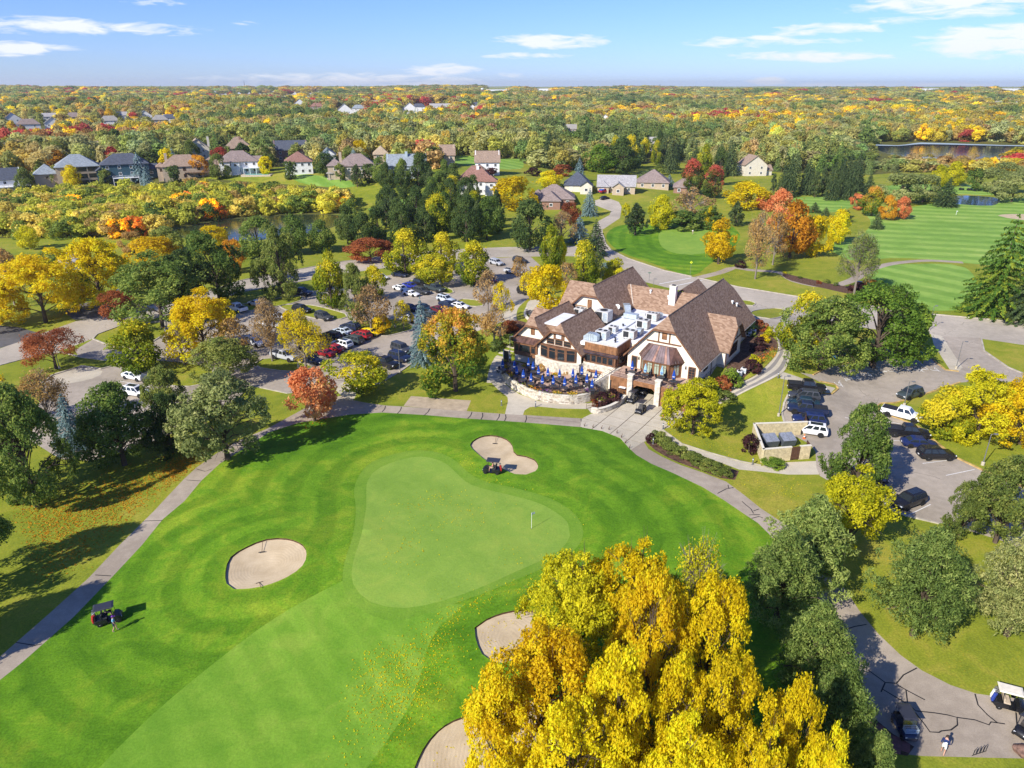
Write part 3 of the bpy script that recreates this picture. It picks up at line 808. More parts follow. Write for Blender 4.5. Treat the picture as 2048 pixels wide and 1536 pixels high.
def kerb(P, mat='kerb', name='kerb', w=0.28, h=0.14, closed=False):
 P = dense_poly(P, 1.5, closed)
 if closed: P = np.concatenate([P, P[:1]])
 d = np.gradient(P, axis=0)
 d /= np.linalg.norm(d, axis=1)[:, None] + 1e-9
 q = np.stack([-d[:, 1], d[:, 0]], 1) * w / 2
 rings = []
 for p, e in zip(P, q):
  z = float(terrain(*p))
  a, b = p + e, p - e
  rings.append([(a[0], a[1], z - 0.1), (a[0], a[1], z + h), (b[0], b[1], z + h), (b[0], b[1], z - 0.1)])
 o = MB().loft(rings).build(name, M[mat])
 tag(o, kind='structure')
 return o
def W2(px): return np.array([G(*p)[:2] for p in px])
for r in REG:
 if r['name'] in ('lot_island', 'forecourt_island'):
  kerb(r['P'], 'kerb', closed=True)
kerb(W2([(1626, 750), (1660, 732.5), (1703, 725.5), (1749, 720.5), (1800, 717), (1864, 717), (1875, 727.5), (1891, 740), (1917, 743)]), 'kerb_yellow')
kerb(W2([(1564, 828), (1568, 807), (1576, 790)]), 'kerb')
kerb(W2([(1564, 828), (1570, 850), (1578, 866), (1590, 874)]), 'kerb')
kerb(W2([(1576, 789), (1664, 788), (1676, 778), (1670, 769), (1640, 763)]), 'kerb_yellow')
kerb(W2([(1920, 765), (1840, 792), (1790, 806), (1762, 807), (1752, 815), (1770, 828), (1800, 838), (1838, 855), (1861, 876), (1909, 914), (1976, 946), (2060, 980)]), 'kerb_yellow')
kerb(W2([(1767, 1008), (1784, 1021), (1816, 1033), (1880, 1048)]), 'kerb')
kerb(W2([(1962, 676), (1968, 702), (1994, 720), (2016, 735), (2048, 748), (2120, 770)]), 'kerb')
kerb(W2([(505, 772), (575, 787), (640, 778), (700, 772)]), 'kerb')
kerb(W2([(758, 768), (800, 744), (824, 727), (850, 708)]), 'kerb')
kerb(W2([(1206, 470), (1212, 488), (1222, 500), (1256, 517), (1328, 541), (1383, 553)]), 'kerb')
kerb(W2([(1395, 555.5), (1477, 574), (1587, 592), (1689, 605), (1858, 628), (2048, 645)]), 'kerb')
kerb(W2([(216, 629), (330, 605), (400, 588), (482, 561), (537, 550), (613, 536), (687, 523), (800, 508)]), 'kerb')
kerb(W2([(687, 547.5), (635, 557.5), (602, 563.5), (536, 575.5), (482, 584.5), (440, 598.5)]), 'kerb')
kerb(W2([(1326, 860), (1364, 888), (1420, 906), (1481, 923), (1522, 931)]), 'kerb', w=0.18, h=0.10)
# concrete apron: slabs with open joints
def clip_cell(P, x0, x1, y0, y1):
 P = [tuple(p) for p in P]
 for ax, lim, sg in ((0, x0, 1), (0, x1, -1), (1, y0, 1), (1, y1, -1)):
  out = []
  for i in range(len(P)):
   a, b = P[i - 1], P[i]
   ia, ib = sg * (a[ax] - lim) >= 0, sg * (b[ax] - lim) >= 0
   if ia != ib:
    t = (lim - a[ax]) / (b[ax] - a[ax])
    out.append((a[0] + (b[0] - a[0]) * t, a[1] + (b[1] - a[1]) * t))
   if ib: out.append(b)
  P = out
  if not P: break
 return P
def slabs(P, size, mat, parent, name='slab', gap=0.05, ang=AX, thick=0.05):
 ca, sa = math.cos(-ang), math.sin(-ang)
 rot = lambda p: (p[0] * ca + p[1] * -sa, p[0] * sa + p[1] * ca)
 un = lambda p: (p[0] * ca + p[1] * sa, -p[0] * sa + p[1] * ca)
 Q = [un(p) for p in P]
 xs = [q[0] for q in Q]; ys = [q[1] for q in Q]
 i = 0
 for x in np.arange(min(xs), max(xs), size[0]):
  for y in np.arange(min(ys), max(ys), size[1]):
   c = clip_cell(Q, x + gap, x + size[0] - gap, y + gap, y + size[1] - gap)
   if len(c) < 3: continue
   W = [rot(p) for p in c]
   ar = 0.5 * abs(sum(W[k - 1][0] * W[k][1] - W[k][0] * W[k - 1][1] for k in range(len(W))))
   if ar < 0.25: continue
   dz = 0.02 + 0.012 * ((i * 37) % 5) / 5
   z = float(terrain(W[0][0], W[0][1]))
   MB().slab([(p[0], p[1], float(terrain(*p)) + dz) for p in W], (0, 0, -thick)).build(name, M[mat], parent)
   i += 1
ap = [r for r in REG if r['name'] == 'concrete_apron'][0]['obj']
slabs(APRON, (3.0, 3.0), 'concrete', ap)
# crack sealing and saw cuts on the cart paths, paint in the car parks
cp1 = [r['obj'] for r in REG if r['name'] == 'cart_path']
for ln in ([(290, 1042), (324, 1041)], [(372, 960), (402, 962)], [(393, 938), (410, 943), (424, 938)], [(190, 1150), (222, 1152)], [(32, 1285), (70, 1291), (84, 1288)]):
 drape(ln, 0.10, 'crack_seal', 'seal', cp1[0])
for a, b in (((803, 814), (795, 827)), ((860, 817), (848, 831)), ((944, 824), (935, 838)), ((965, 826), (962, 839)), ((999, 828), (993, 841)), ((1011, 829), (1009, 842)), ((1052, 831), (1050, 845)), ((1162, 838), (1160, 853)), ((771, 812), (764, 824))):
 m_ = ((a[0] + b[0]) / 2 + 2, (a[1] + b[1]) / 2)
 drape([a, m_, b], 0.13, 'crack_seal', 'seal', cp1[0])
drape([(1055, 835), (1110, 840), (1160, 845)], 0.06, 'crack_seal', 'seal', cp1[0])
for ln in ([(1435, 987), (1452, 978), (1467, 975)], [(1456, 970), (1457, 976), (1467, 976)], [(1484, 1003), (1492, 1010), (1502, 1018), (1507, 1027)], [(1507, 1022), (1518, 1018)], [(1498, 1030), (1520, 1029)], [(1503, 1037), (1518, 1033), (1526, 1036)],
   [(1736, 1340), (1770, 1365), (1793, 1367), (1807, 1350), (1834, 1336)], [(1770, 1366), (1762, 1384)], [(1764, 1378), (1815, 1408), (1832, 1422), (1870, 1426), (1895, 1430), (1914, 1435), (1915, 1450), (1902, 1460), (1883, 1462), (1878, 1465), (1860, 1464), (1850, 1450), (1830, 1425)],
   [(1795, 1370), (1812, 1380), (1850, 1400)], [(1812, 1381), (1815, 1405)], [(1914, 1435), (1950, 1440), (1978, 1450), (1982, 1444), (2010, 1448)], [(1950, 1388), (1956, 1410), (1975, 1430), (1995, 1446)], [(1656, 1195), (1668, 1215), (1674, 1228)], [(1680, 1262), (1710, 1253), (1733, 1249)], [(2032, 1425), (2034, 1450), (2035, 1472)]):
 drape(ln, 0.11, 'crack_seal', 'seal', cp1[1])
lot = [r['obj'] for r in REG if r['name'] == 'car_park']
for ln in ([(1660, 1003), (1672, 1003)], [(1845, 927), (1908, 919)], [(1892, 951), (1949, 939)], [(1765, 840), (1800, 848)], [(1776, 881), (1806, 882)], [(1765, 1010), (1775, 1003)], [(1811, 1033), (1861, 1009)], [(1690, 835), (1730, 842)]):
 drape(ln, 0.12, 'parking_line', 'paint', lot[1])
for ln in ([(240, 762), (300, 774)], [(186, 786), (206, 790)], [(160, 800), (185, 806)], [(268, 775), (290, 768)], [(640, 735), (660, 742)], [(620, 700), (650, 708)], [(540, 660), (570, 668)], [(770, 722), (790, 730)], [(860, 592), (884, 598)]):
 drape(ln, 0.12, 'parking_line', 'paint', lot[0])
HC = [((1689, 733), (1733, 748)), ((1718, 727), (1745, 748)), ((1740, 724), (1774, 744)), ((1772, 722), (1801, 742)), ((1800, 719), (1829, 739)), ((1832, 719), (1857, 740))]
for a, b in (((1678, 742), (1694, 763)), ((1688, 745), (1710, 757)), ((1687, 732), (1728, 751)), ((1710, 727), (1753, 746)), ((1739, 724), (1774, 744)), ((1769, 722), (1800, 742)), ((1801, 720), (1830, 740)), ((1832, 719), (1857, 740)),
    ((1690, 761), (1710, 757)), ((1748, 746), (1775, 742)), ((1828, 740), (1856, 739))):
 drape([a, b], 0.13, 'parking_line', 'paint', lot[1])
for A, B in ((HC[1], HC[2]), (HC[4], HC[5])):
 for t in (0.15, 0.35, 0.55, 0.75, 0.95):
  a = (A[0][0] + (A[1][0] - A[0][0]) * t, A[0][1] + (A[1][1] - A[0][1]) * t)
  b = (B[0][0] + (B[1][0] - B[0][0]) * t, B[0][1] + (B[1][1] - B[0][1]) * t)
  drape([a, b], 0.10, 'hatch_line', 'paint', lot[1])
for t in (0.2, 0.5, 0.8):
 drape([(1678 + 16 * t, 742 + 21 * t), (1688 + 22 * t, 745 + 12 * t)], 0.10, 'hatch_line', 'paint', lot[1])
def wheelchair_mark(px, py, s=1.3):
 p = G(px, py)
 m = MB()
 f = lambda u, v: (p[0] + s * (u * U[0] + v * V[0]), p[1] + s * (u * U[1] + v * V[1]))
 ring = [f(0.42 * math.cos(t) - 0.05, 0.42 * math.sin(t) - 0.3) for t in np.linspace(-2.9, 1.0, 14)]
 for ln in (ring, [f(0, 0.6), f(0, -0.05), f(0.4, -0.1), f(0.62, -0.65), f(0.8, -0.62)], [f(0, 0.3), f(0.35, 0.25)], [f(-0.08, 0.85), f(0.08, 0.85)]):
  q = drape(None, 0.14, None, None, world_pts=ln, step=0.3)
  m.add(q.v, q.f)
 m.build('wheelchair_symbol', M['paint'], lot[1])
for q in ((1677, 766), (1713, 753), (1735, 747), (1784, 740), (1811, 738), (1869, 738), (1837, 739)): wheelchair_mark(*q)
rd = [r['obj'] for r in REG if r['name'] == 'road']
for k in range(2):
 drape([(1318, 568 + 0), (1382, 556)][::1] if k == 0 else [(1345, 573), (1405, 560)], 0.35, 'crossing_line', 'paint', rd[1])
# drive beside the clubhouse: concrete with two dark wheel tracks
TR_L = [(1435, 792), (1477, 768), (1514, 749), (1542, 723), (1556, 702), (1556, 688), (1549, 664)]
TR_R = [(1437, 810), (1486, 786), (1540, 760), (1567, 744), (1578, 722), (1584, 710), (1574, 696), (1563, 668)]
A_, B_ = smooth_poly(W2(TR_L), False, 1.0), smooth_poly(W2(TR_R), False, 1.0)
tt = np.linspace(0, 1, 60)
ar = lambda P: np.stack([np.interp(tt, np.linspace(0, 1, len(P)), P[:, k]) for k in (0, 1)], 1)
A_, B_ = ar(A_), ar(B_)
def lane(f0, f1, lift, mat, name, parent=None):
 vs_ = []
 for a, b in zip(A_, B_):
  for f in np.linspace(f0, f1, 5):
   p = a + (b - a) * f
   vs_.append((p[0], p[1], float(terrain(*p)) + lift))
 fs = [(5 * i + k, 5 * i + k + 1, 5 * i + k + 6, 5 * i + k + 5) for i in range(len(A_) - 1) for k in range(4)]
 return MB().add(vs_, fs).build(name, M[mat], parent)
dr = tag(lane(0, 1, 0.05, 'concrete', 'driveway'), kind='structure')
M['drive_track'] = asphalt_mat('worn_drive_track', (0.20, 0.18, 0.16), (0.28, 0.255, 0.225), 0)
lane(0.17, 0.38, 0.06, 'drive_track', 'wheel_track', dr)
lane(0.62, 0.85, 0.06, 'drive_track', 'wheel_track', dr)
# ------------------------------------------------------------------ trees
def np_mesh(name, V_, F_, mat, tone=None, smooth=False):
 """F_: (n,k) faces of k corners"""
 me = bpy.data.meshes.new(name)
 nv, nf, k = len(V_), len(F_), F_.shape[1]
 me.vertices.add(nv)
 me.vertices.foreach_set('co', np.asarray(V_, np.float32).ravel())
 me.loops.add(nf * k)
 me.loops.foreach_set('vertex_index', F_.astype(np.int32).ravel())
 me.polygons.add(nf)
 me.polygons.foreach_set('loop_start', np.arange(0, nf * k, k, dtype=np.int32))
 me.materials.append(mat)
 if tone is not None:
  at = me.color_attributes.new('tone', 'FLOAT_COLOR', 'POINT')
  at.data.foreach_set('color', np.concatenate([tone, np.ones((nv, 1))], 1).astype(np.float32).ravel())
 me.update(calc_edges=True)
 return me
def unit(v): return v / (np.linalg.norm(v, axis=-1, keepdims=True) + 1e-9)
def leaves_mesh(name, P, D, lobe, size, r, flat=0.8, thin=0.62, mat=None, dome=0.0):
 """one folded leaf-clump face per point P, facing D with scatter"""
 n = len(P)
 nr = unit(D + flat * r.normal(size=(n, 3)) + np.array([0, 0, dome]))
 t = unit(np.cross(nr, r.normal(size=(n, 3))))
 b = np.cross(nr, t)
 s = (size * r.uniform(0.6, 1.35, n))[:, None]
 k = (thin * r.uniform(0.7, 1.3, n))[:, None]
 a0 = P - t * s; a1 = P + b * s * k; a2 = P + t * s; a3 = P - b * s * k
 fold = nr * s * 0.25
 V_ = np.stack([a0 + fold, a1, a2 + fold, a3], 1).reshape(-1, 3)
 F_ = np.arange(4 * n).reshape(n, 4)
 lr = r.random(n)
 tone = np.stack([lr, lobe, np.clip(P[:, 2], 0, 1)], 1).repeat(4, 0)
 return np_mesh(name, V_, F_, mat, tone)
def envelope(shape, t):
 """crown radius (1 = half width) at crown height t in 0..1"""
 if shape == 'round': return np.sqrt(np.clip(1 - (2 * t - 0.9) ** 2 / 1.25, 0.02, 1))
 if shape == 'oval': return np.clip(np.sin(np.pi * (0.12 + 0.86 * t) ** 0.85), 0.05, 1)
 if shape == 'tall': return np.clip((np.sin(np.pi * (0.1 + 0.88 * t) ** 0.7)), 0.05, 1) * 0.95
 if shape == 'broad': return np.sqrt(np.clip(1 - (1.9 * t - 0.75) ** 2 / 1.4, 0.02, 1))
 if shape == 'bush': return np.sqrt(np.clip(1 - (1.05 * t) ** 2, 0.02, 1))
 return np.clip(1 - t, 0.05, 1)
Z0 = dict(round=0.11, oval=0.09, tall=0.08, broad=0.14, bush=0.0, thick=0.0, pine=0.06, sparse=0.2, crab=0.25)
def lobes_for(shape, K, r, rl):
 z0 = Z0.get(shape, 0.15)
 env = {'sparse': 'oval', 'thick': 'round', 'pine': 'tall', 'crab': 'broad'}.get(shape, shape)
 c = []
 f1, f2, f3 = r.uniform(0, 6.28, 3)
 while len(c) < K:
  t = r.random() ** 0.8
  a = r.uniform(0, 2 * np.pi)
  R_ = envelope(env, t) * 0.5 * (0.88 + 0.16 * math.sin(2 * a + f1) + 0.14 * math.sin(3 * a + f2 + 4 * t) + 0.10 * math.sin(5 * a + f3 + 7 * t))
  q = R_ * (0.2 + 0.62 * math.sqrt(r.random())) * r.uniform(0.85, 1.12)
  p = np.array([q * math.cos(a), q * math.sin(a), z0 + (1 - z0) * (0.05 + 0.83 * t)])
  if all(np.linalg.norm(p - o) > rl * 0.55 for o in c) or r.random() < 0.08: c.append(p)
 return np.array(c)
def crown_deciduous(name, shape, n, leaf, K, rl, r, mat, density=1.0):
 c = lobes_for(shape, K, r, rl)
 rad = rl * r.uniform(0.55, 1.3, K)
 rad *= np.where(c[:, 2] > 0.88, 0.75, 1)
 main = c
 if n > 9000:                        # each limb's clump breaks up into smaller tufts
  k2 = 9
  dd = unit(r.normal(size=(K * k2, 3)) + 0.9 * unit(c - np.array([0, 0, 0.42])).repeat(k2, 0) + np.array([0, 0, 0.25]))
  rr_ = rad.repeat(k2, 0)
  c = c.repeat(k2, 0) + dd * (rr_ * r.uniform(0.55, 1.12, K * k2))[:, None]
  c[:, 2] = np.maximum(c[:, 2], 0.05)
  rad = rr_ * r.uniform(0.26, 0.52, K * k2)
  K = K * k2
 w = rad ** 2 * r.uniform(0.75, 1.25, K)
 li = r.choice(K, n, p=w / w.sum())
 ctr = np.array([0, 0, 0.5])
 d = unit(r.normal(size=(n, 3)))
 out = unit(c[li] - ctr)
 flip = (d * out).sum(1) < -0.25
 d[flip] *= -1
 rr = np.where(r.random(n) < 0.07, 1.0 + 0.5 * r.random(n), 0.66 + 0.40 * r.random(n) ** 0.7)
 P = c[li] + d * (rad[li] * rr)[:, None] * np.array([1, 1, 0.88])
 P += r.normal(size=(n, 3)) * 0.008
 P[:, 2] = np.maximum(P[:, 2], 0.02)
 lob = r.random(K)[li]
 return leaves_mesh(name, P, unit(d + 0.4 * out), lob, leaf, r, mat=mat, dome=0.25), main, rad[:len(main)] if len(main) == K else np.full(len(main), rl)
def crown_spruce(name, n, leaf, r, mat, levels=17, full=1.0, droop=0.35):
 P, D, lb = [], [], []
 for i in range(levels):
  t = i / (levels - 1)
  z = 0.04 + 0.93 * t
  R_ = 0.5 * (1 - t) ** 0.8 * full + 0.018
  nb = int(7 + 9 * (1 - t))
  for k in range(nb):
   a = 2 * np.pi * (k + r.uniform(-0.35, 0.35)) / nb + i * 1.3
   L = R_ * r.uniform(0.72, 1.15)
   m = max(3, int(n * L / (levels * 14 * 0.25)))
   s = r.random(m) ** 0.7
   e = np.stack([np.cos(a) * np.ones(m), np.sin(a) * np.ones(m), np.zeros(m)], 1)
   side = np.stack([-np.sin(a) * np.ones(m), np.cos(a) * np.ones(m), np.zeros(m)], 1)
   p = e * (L * s)[:, None] + side * (r.normal(size=m) * 0.05 * L * (1.3 - s))[:, None]
   p[:, 2] = z + 0.03 - droop * L * s * s * 0.5 + r.normal(size=m) * 0.007
   P.append(p); D.append(e * 0.6 + np.array([0, 0, 0.9])); lb += [r.random()] * m
 P, D = np.concatenate(P), np.concatenate(D)
 return leaves_mesh(name, P, unit(D), np.array(lb), leaf, r, flat=0.45, thin=0.4, mat=mat)
def crown_pine(name, n, leaf, r, mat, K=110):
 c = lobes_for('pine', K, r, 0.10 if K < 120 else 0.05)
 rad = (0.078 if K < 60 else 0.052) * r.uniform(0.65, 1.3, K)
 li = r.choice(K, n)
 d = unit(r.normal(size=(n, 3)))
 d[:, 2] = np.abs(d[:, 2]) * np.where(r.random(n) < 0.8, 1, -1)
 P = c[li] + d * (rad[li] * (0.45 + 0.6 * r.random(n)))[:, None]
 P[:, 2] = np.maximum(P[:, 2], 0.02)
 return leaves_mesh(name, P, d, r.random(K)[li], leaf, r, flat=0.9, thin=0.34, mat=mat), c, rad
def tubes_mesh(name, segs, mat, n=5):
 """segs: list of (points, radii)"""
 m = MB()
 for p, q in segs: m.tube(p, q, n, cap=False)
 return m.mesh(name, mat, smooth=True)
def trunk_for(name, r, lobes, rad, mat, w=0.022, top=0.75, twigs=0, maxl=16):
 segs = []
 sway = r.normal(size=2) * 0.012
 tp = [np.array([0, 0, -0.03]), np.array([sway[0] * 0.5, sway[1] * 0.5, 0.2]), np.array([sway[0], sway[1], 0.45]), np.array([sway[0] * 2, sway[1] * 2, top])]
 segs.append((tp, [w * 1.45, w, w * 0.62, w * 0.15]))
 idx = np.argsort(-rad)[:maxl] if len(lobes) > maxl else range(len(lobes))
 for i in idx:
  c = lobes[i]
  z = np.clip(c[2] * r.uniform(0.45, 0.7), 0.14, top * 0.92)
  f = np.interp(z, [0, 0.2, 0.45, top], [0, 0.5, 1, 2])
  b0 = np.array([sway[0] * f, sway[1] * f, z])
  md = b0 * 0.5 + c * 0.5 + np.array([0, 0, 0.03])
  segs.append(([b0, md, c], [w * 0.42, w * 0.26, w * 0.1]))
  for _ in range(twigs):
   e = c + unit(r.normal(size=3) + (c - np.array([0, 0, 0.5])) * 3) * rad[i] * r.uniform(0.8, 1.5)
   s0 = md + (c - md) * r.uniform(0.1, 1)
   segs.append(([s0, (s0 + e) / 2 + r.normal(size=3) * 0.008, e], [w * 0.14, w * 0.09, w * 0.035]))
 return tubes_mesh(name, segs, mat)
PAL = {  # colour ramps of the leaves (dark to light), each the true colour of that foliage
 'yellow':   ([(0.1, (0.42, 0.31, 0.006)), (0.45, (0.64, 0.49, 0.008)), (0.8, (0.76, 0.64, 0.015))], 0.0),
 'gold':     ([(0.1, (0.42, 0.265, 0.006)), (0.45, (0.62, 0.43, 0.008)), (0.8, (0.74, 0.57, 0.015))], 0.0),
 'lime':     ([(0.1, (0.20, 0.22, 0.008)), (0.45, (0.42, 0.40, 0.012)), (0.8, (0.62, 0.55, 0.02))], 0.0),
 'ygreen':   ([(0.1, (0.07, 0.11, 0.008)), (0.42, (0.19, 0.22, 0.012)), (0.7, (0.42, 0.36, 0.015)), (0.95, (0.60, 0.42, 0.02))], 0.5),
 'green':    ([(0.1, (0.030, 0.055, 0.010)), (0.5, (0.072, 0.108, 0.020)), (0.9, (0.175, 0.20, 0.040))], 0.0),
 'olive':    ([(0.1, (0.045, 0.065, 0.014)), (0.5, (0.10, 0.125, 0.025)), (0.9, (0.21, 0.21, 0.05))], 0.0),
 'paleolive': ([(0.1, (0.08, 0.10, 0.03)), (0.5, (0.17, 0.19, 0.06)), (0.9, (0.30, 0.29, 0.11))], 0.0),
 'dark':     ([(0.1, (0.020, 0.037, 0.010)), (0.5, (0.046, 0.072, 0.018)), (0.9, (0.10, 0.125, 0.03))], 0.0),
 'midgreen': ([(0.1, (0.04, 0.08, 0.010)), (0.5, (0.092, 0.15, 0.018)), (0.9, (0.20, 0.25, 0.03))], 0.0),
 'orange':   ([(0.1, (0.36, 0.15, 0.012)), (0.5, (0.60, 0.29, 0.02)), (0.9, (0.72, 0.43, 0.04))], 0.0),
 'redorange': ([(0.1, (0.36, 0.11, 0.035)), (0.5, (0.58, 0.205, 0.075)), (0.9, (0.70, 0.33, 0.13))], 0.0),
 'red':      ([(0.1, (0.13, 0.022, 0.016)), (0.5, (0.26, 0.04, 0.03)), (0.9, (0.40, 0.09, 0.05))], 0.0),
 'rust':     ([(0.1, (0.12, 0.035, 0.016)), (0.5, (0.23, 0.07, 0.025)), (0.9, (0.36, 0.13, 0.04))], 0.0),
 'orgreen':  ([(0.05, (0.04, 0.09, 0.012)), (0.38, (0.10, 0.16, 0.015)), (0.66, (0.40, 0.30, 0.02)), (0.95, (0.58, 0.25, 0.05))], 0.7),
 'redgreen': ([(0.05, (0.04, 0.075, 0.014)), (0.38, (0.10, 0.12, 0.022)), (0.6, (0.30, 0.09, 0.04)), (0.85, (0.42, 0.09, 0.06))], 0.8),
 'brown':    ([(0.1, (0.15, 0.09, 0.035)), (0.5, (0.28, 0.18, 0.07)), (0.9, (0.42, 0.29, 0.12))], 0.0),
 'tan':      ([(0.1, (0.30, 0.18, 0.05)), (0.5, (0.46, 0.29, 0.09)), (0.9, (0.58, 0.40, 0.14))], 0.0),
 'purple':   ([(0.1, (0.022, 0.010, 0.012)), (0.5, (0.05, 0.02, 0.022)), (0.9, (0.10, 0.04, 0.035))], 0.0),
 'spruce':   ([(0.1, (0.022, 0.038, 0.014)), (0.5, (0.047, 0.070, 0.026)), (0.9, (0.10, 0.125, 0.04))], 0.0),
 'blue':     ([(0.1, (0.06, 0.10, 0.10)), (0.5, (0.13, 0.19, 0.185)), (0.9, (0.25, 0.32, 0.31))], 0.0),
 'pine':     ([(0.1, (0.052, 0.086, 0.020)), (0.5, (0.122, 0.170, 0.038)), (0.9, (0.25, 0.285, 0.075))], 0.0),
 'pinelime': ([(0.1, (0.03, 0.08, 0.012)), (0.5, (0.09, 0.16, 0.02)), (0.9, (0.36, 0.36, 0.03))], 0.0),
}
BOOST = dict(yellow=1.12, gold=1.15, lime=1.2, orange=1.1, redorange=1.35, tan=1.1, ygreen=1.5, green=2.1, dark=2.0, olive=2.0, midgreen=1.8, paleolive=1.8, pine=1.7, spruce=2.0, blue=1.7)
LM = {k: leaf_mat('leaves_' + k, [(p, tuple(min(0.85, x * 1.12 * BOOST.get(k, 1.45)) for x in c)) for p, c in v[0]], v[1], 0.48) for k, v in PAL.items()}
LODS = dict(near=dict(n=15000, leaf=0.0145), big=dict(n=26000, leaf=0.0115), mid=dict(n=5600, leaf=0.024), far=dict(n=1700, leaf=0.041))
_TM = {}
def tree_meshes(shape, lod, v):
 key = (shape, lod, v)
 if key in _TM: return _TM[key]
 r = np.random.default_rng(sum(map(ord, shape + lod)) * 13 + v)
 L = LODS[lod]
 n, lf = L['n'], L['leaf']
 tag_ = 'crown_' + shape
 mat = LM['green']
 K = dict(big=36, near=32, mid=30, far=20)[lod]
 if shape == 'spruce':
  cr = crown_spruce(tag_, int(n * 0.85), lf * 1.25, r, mat, full=1.0)
  tr = tubes_mesh('trunk', [([(0, 0, -0.03), (0, 0, 0.5), (0, 0, 0.97)], [0.026, 0.014, 0.003])], M['bark'])
 elif shape == 'pine':
  cr, c, rd_ = crown_pine(tag_, n, lf * 1.15, r, mat, K=dict(big=420, near=300, mid=110, far=34)[lod])
  tr = trunk_for('trunk', r, c, rd_, M['bark'], 0.024, 0.85, 1 if lod != 'far' else 0, 30)
 elif shape == 'sparse':
  cr, c, rd_ = crown_deciduous(tag_, shape, int(n * 0.28), lf * 0.95, K, 0.12, r, mat)
  tr = trunk_for('trunk', r, c, rd_, M['bark_pale'], 0.019, 0.85, dict(big=26, near=22, mid=10, far=4)[lod], 40)
 elif shape == 'crab':
  cr, c, rd_ = crown_deciduous(tag_, shape, int(n * 0.6), lf * 0.9, K, 0.13, r, mat)
  tr = trunk_for('trunk', r, c, rd_, M['bark'], 0.03, 0.5, 3, 20)
 elif shape == 'bush':
  cr, c, rd_ = crown_deciduous(tag_, shape, int(n * 0.4), lf * 1.6, 16, 0.2, r, mat)
  tr = trunk_for('stem', r, c, rd_, M['bark'], 0.02, 0.5, 0, 8)
 else:
  cr, c, rd_ = crown_deciduous(tag_, shape, n, lf, K, {'tall': 0.125}.get(shape, 0.148) * (0.87 if lod == 'big' else 1), r, mat)
  tr = trunk_for('trunk', r, c, rd_, M['bark'], 0.024 if shape != 'broad' else 0.03, 0.8, dict(big=5, near=4, mid=1, far=0)[lod], dict(big=30, near=24, mid=12, far=4)[lod])
 _TM[key] = (cr, tr)
 return _TM[key]
TREES = []
def plant(p, h, w, shape, pal, label, group=None, name=None, lod=None, cat=None):
 d = depth(p)
 ppm = FPX / 2 / d
 if lod is None:
  sz = ppm * max(h, w)
  lod = 'big' if sz > 120 else 'near' if sz > 62 else 'mid' if sz > 22 else 'far'
 v = int(rng.integers(0, {'big': 3, 'near': 3, 'mid': 4, 'far': 4}[lod]))
 cr, tr = tree_meshes(shape, lod, v)
 name = name or {'spruce': 'spruce_tree', 'pine': 'pine_tree', 'sparse': 'thinning_tree', 'bush': 'shrub', 'crab': 'ornamental_tree'}.get(shape, 'broadleaf_tree')
 e = empty(name, p, float(rng.uniform(0, 6.28)), label, cat or ('shrub' if shape == 'bush' else 'tree'), group)
 link('crown', cr, e, mat=LM[pal]).scale = (w, w, h)
 link('stem' if shape == 'bush' else 'trunk', tr, e).scale = (min(w, h), min(w, h), h)
 TREES.append((p[0], p[1], w / 2))
 return e
def tree(bx, by, ty, wpx, shape, pal, label, group=None, **k):
 """tree by the picture position of its foot, the picture height of its top and its picture width"""
 p = G(bx, by)
 d = depth(p)
 if bx < 1000 and 540 < by < 800 and shape not in ('spruce', 'bush'): wpx *= 1.15
 lo, hi = 0.3, 60
 for _ in range(40):
  m = (lo + hi) / 2
  # the far edge of the crown top shows a little above the stem's tip
  if pix((p[0], p[1], p[2] + m))[1] > ty: lo = m
  else: hi = m
 h = lo
 w = wpx * (d - 0.25 * h) / FPX * (1.3 if shape == 'spruce' else 1.13)
 return plant(p, h, w, shape, pal, label, group, **k)
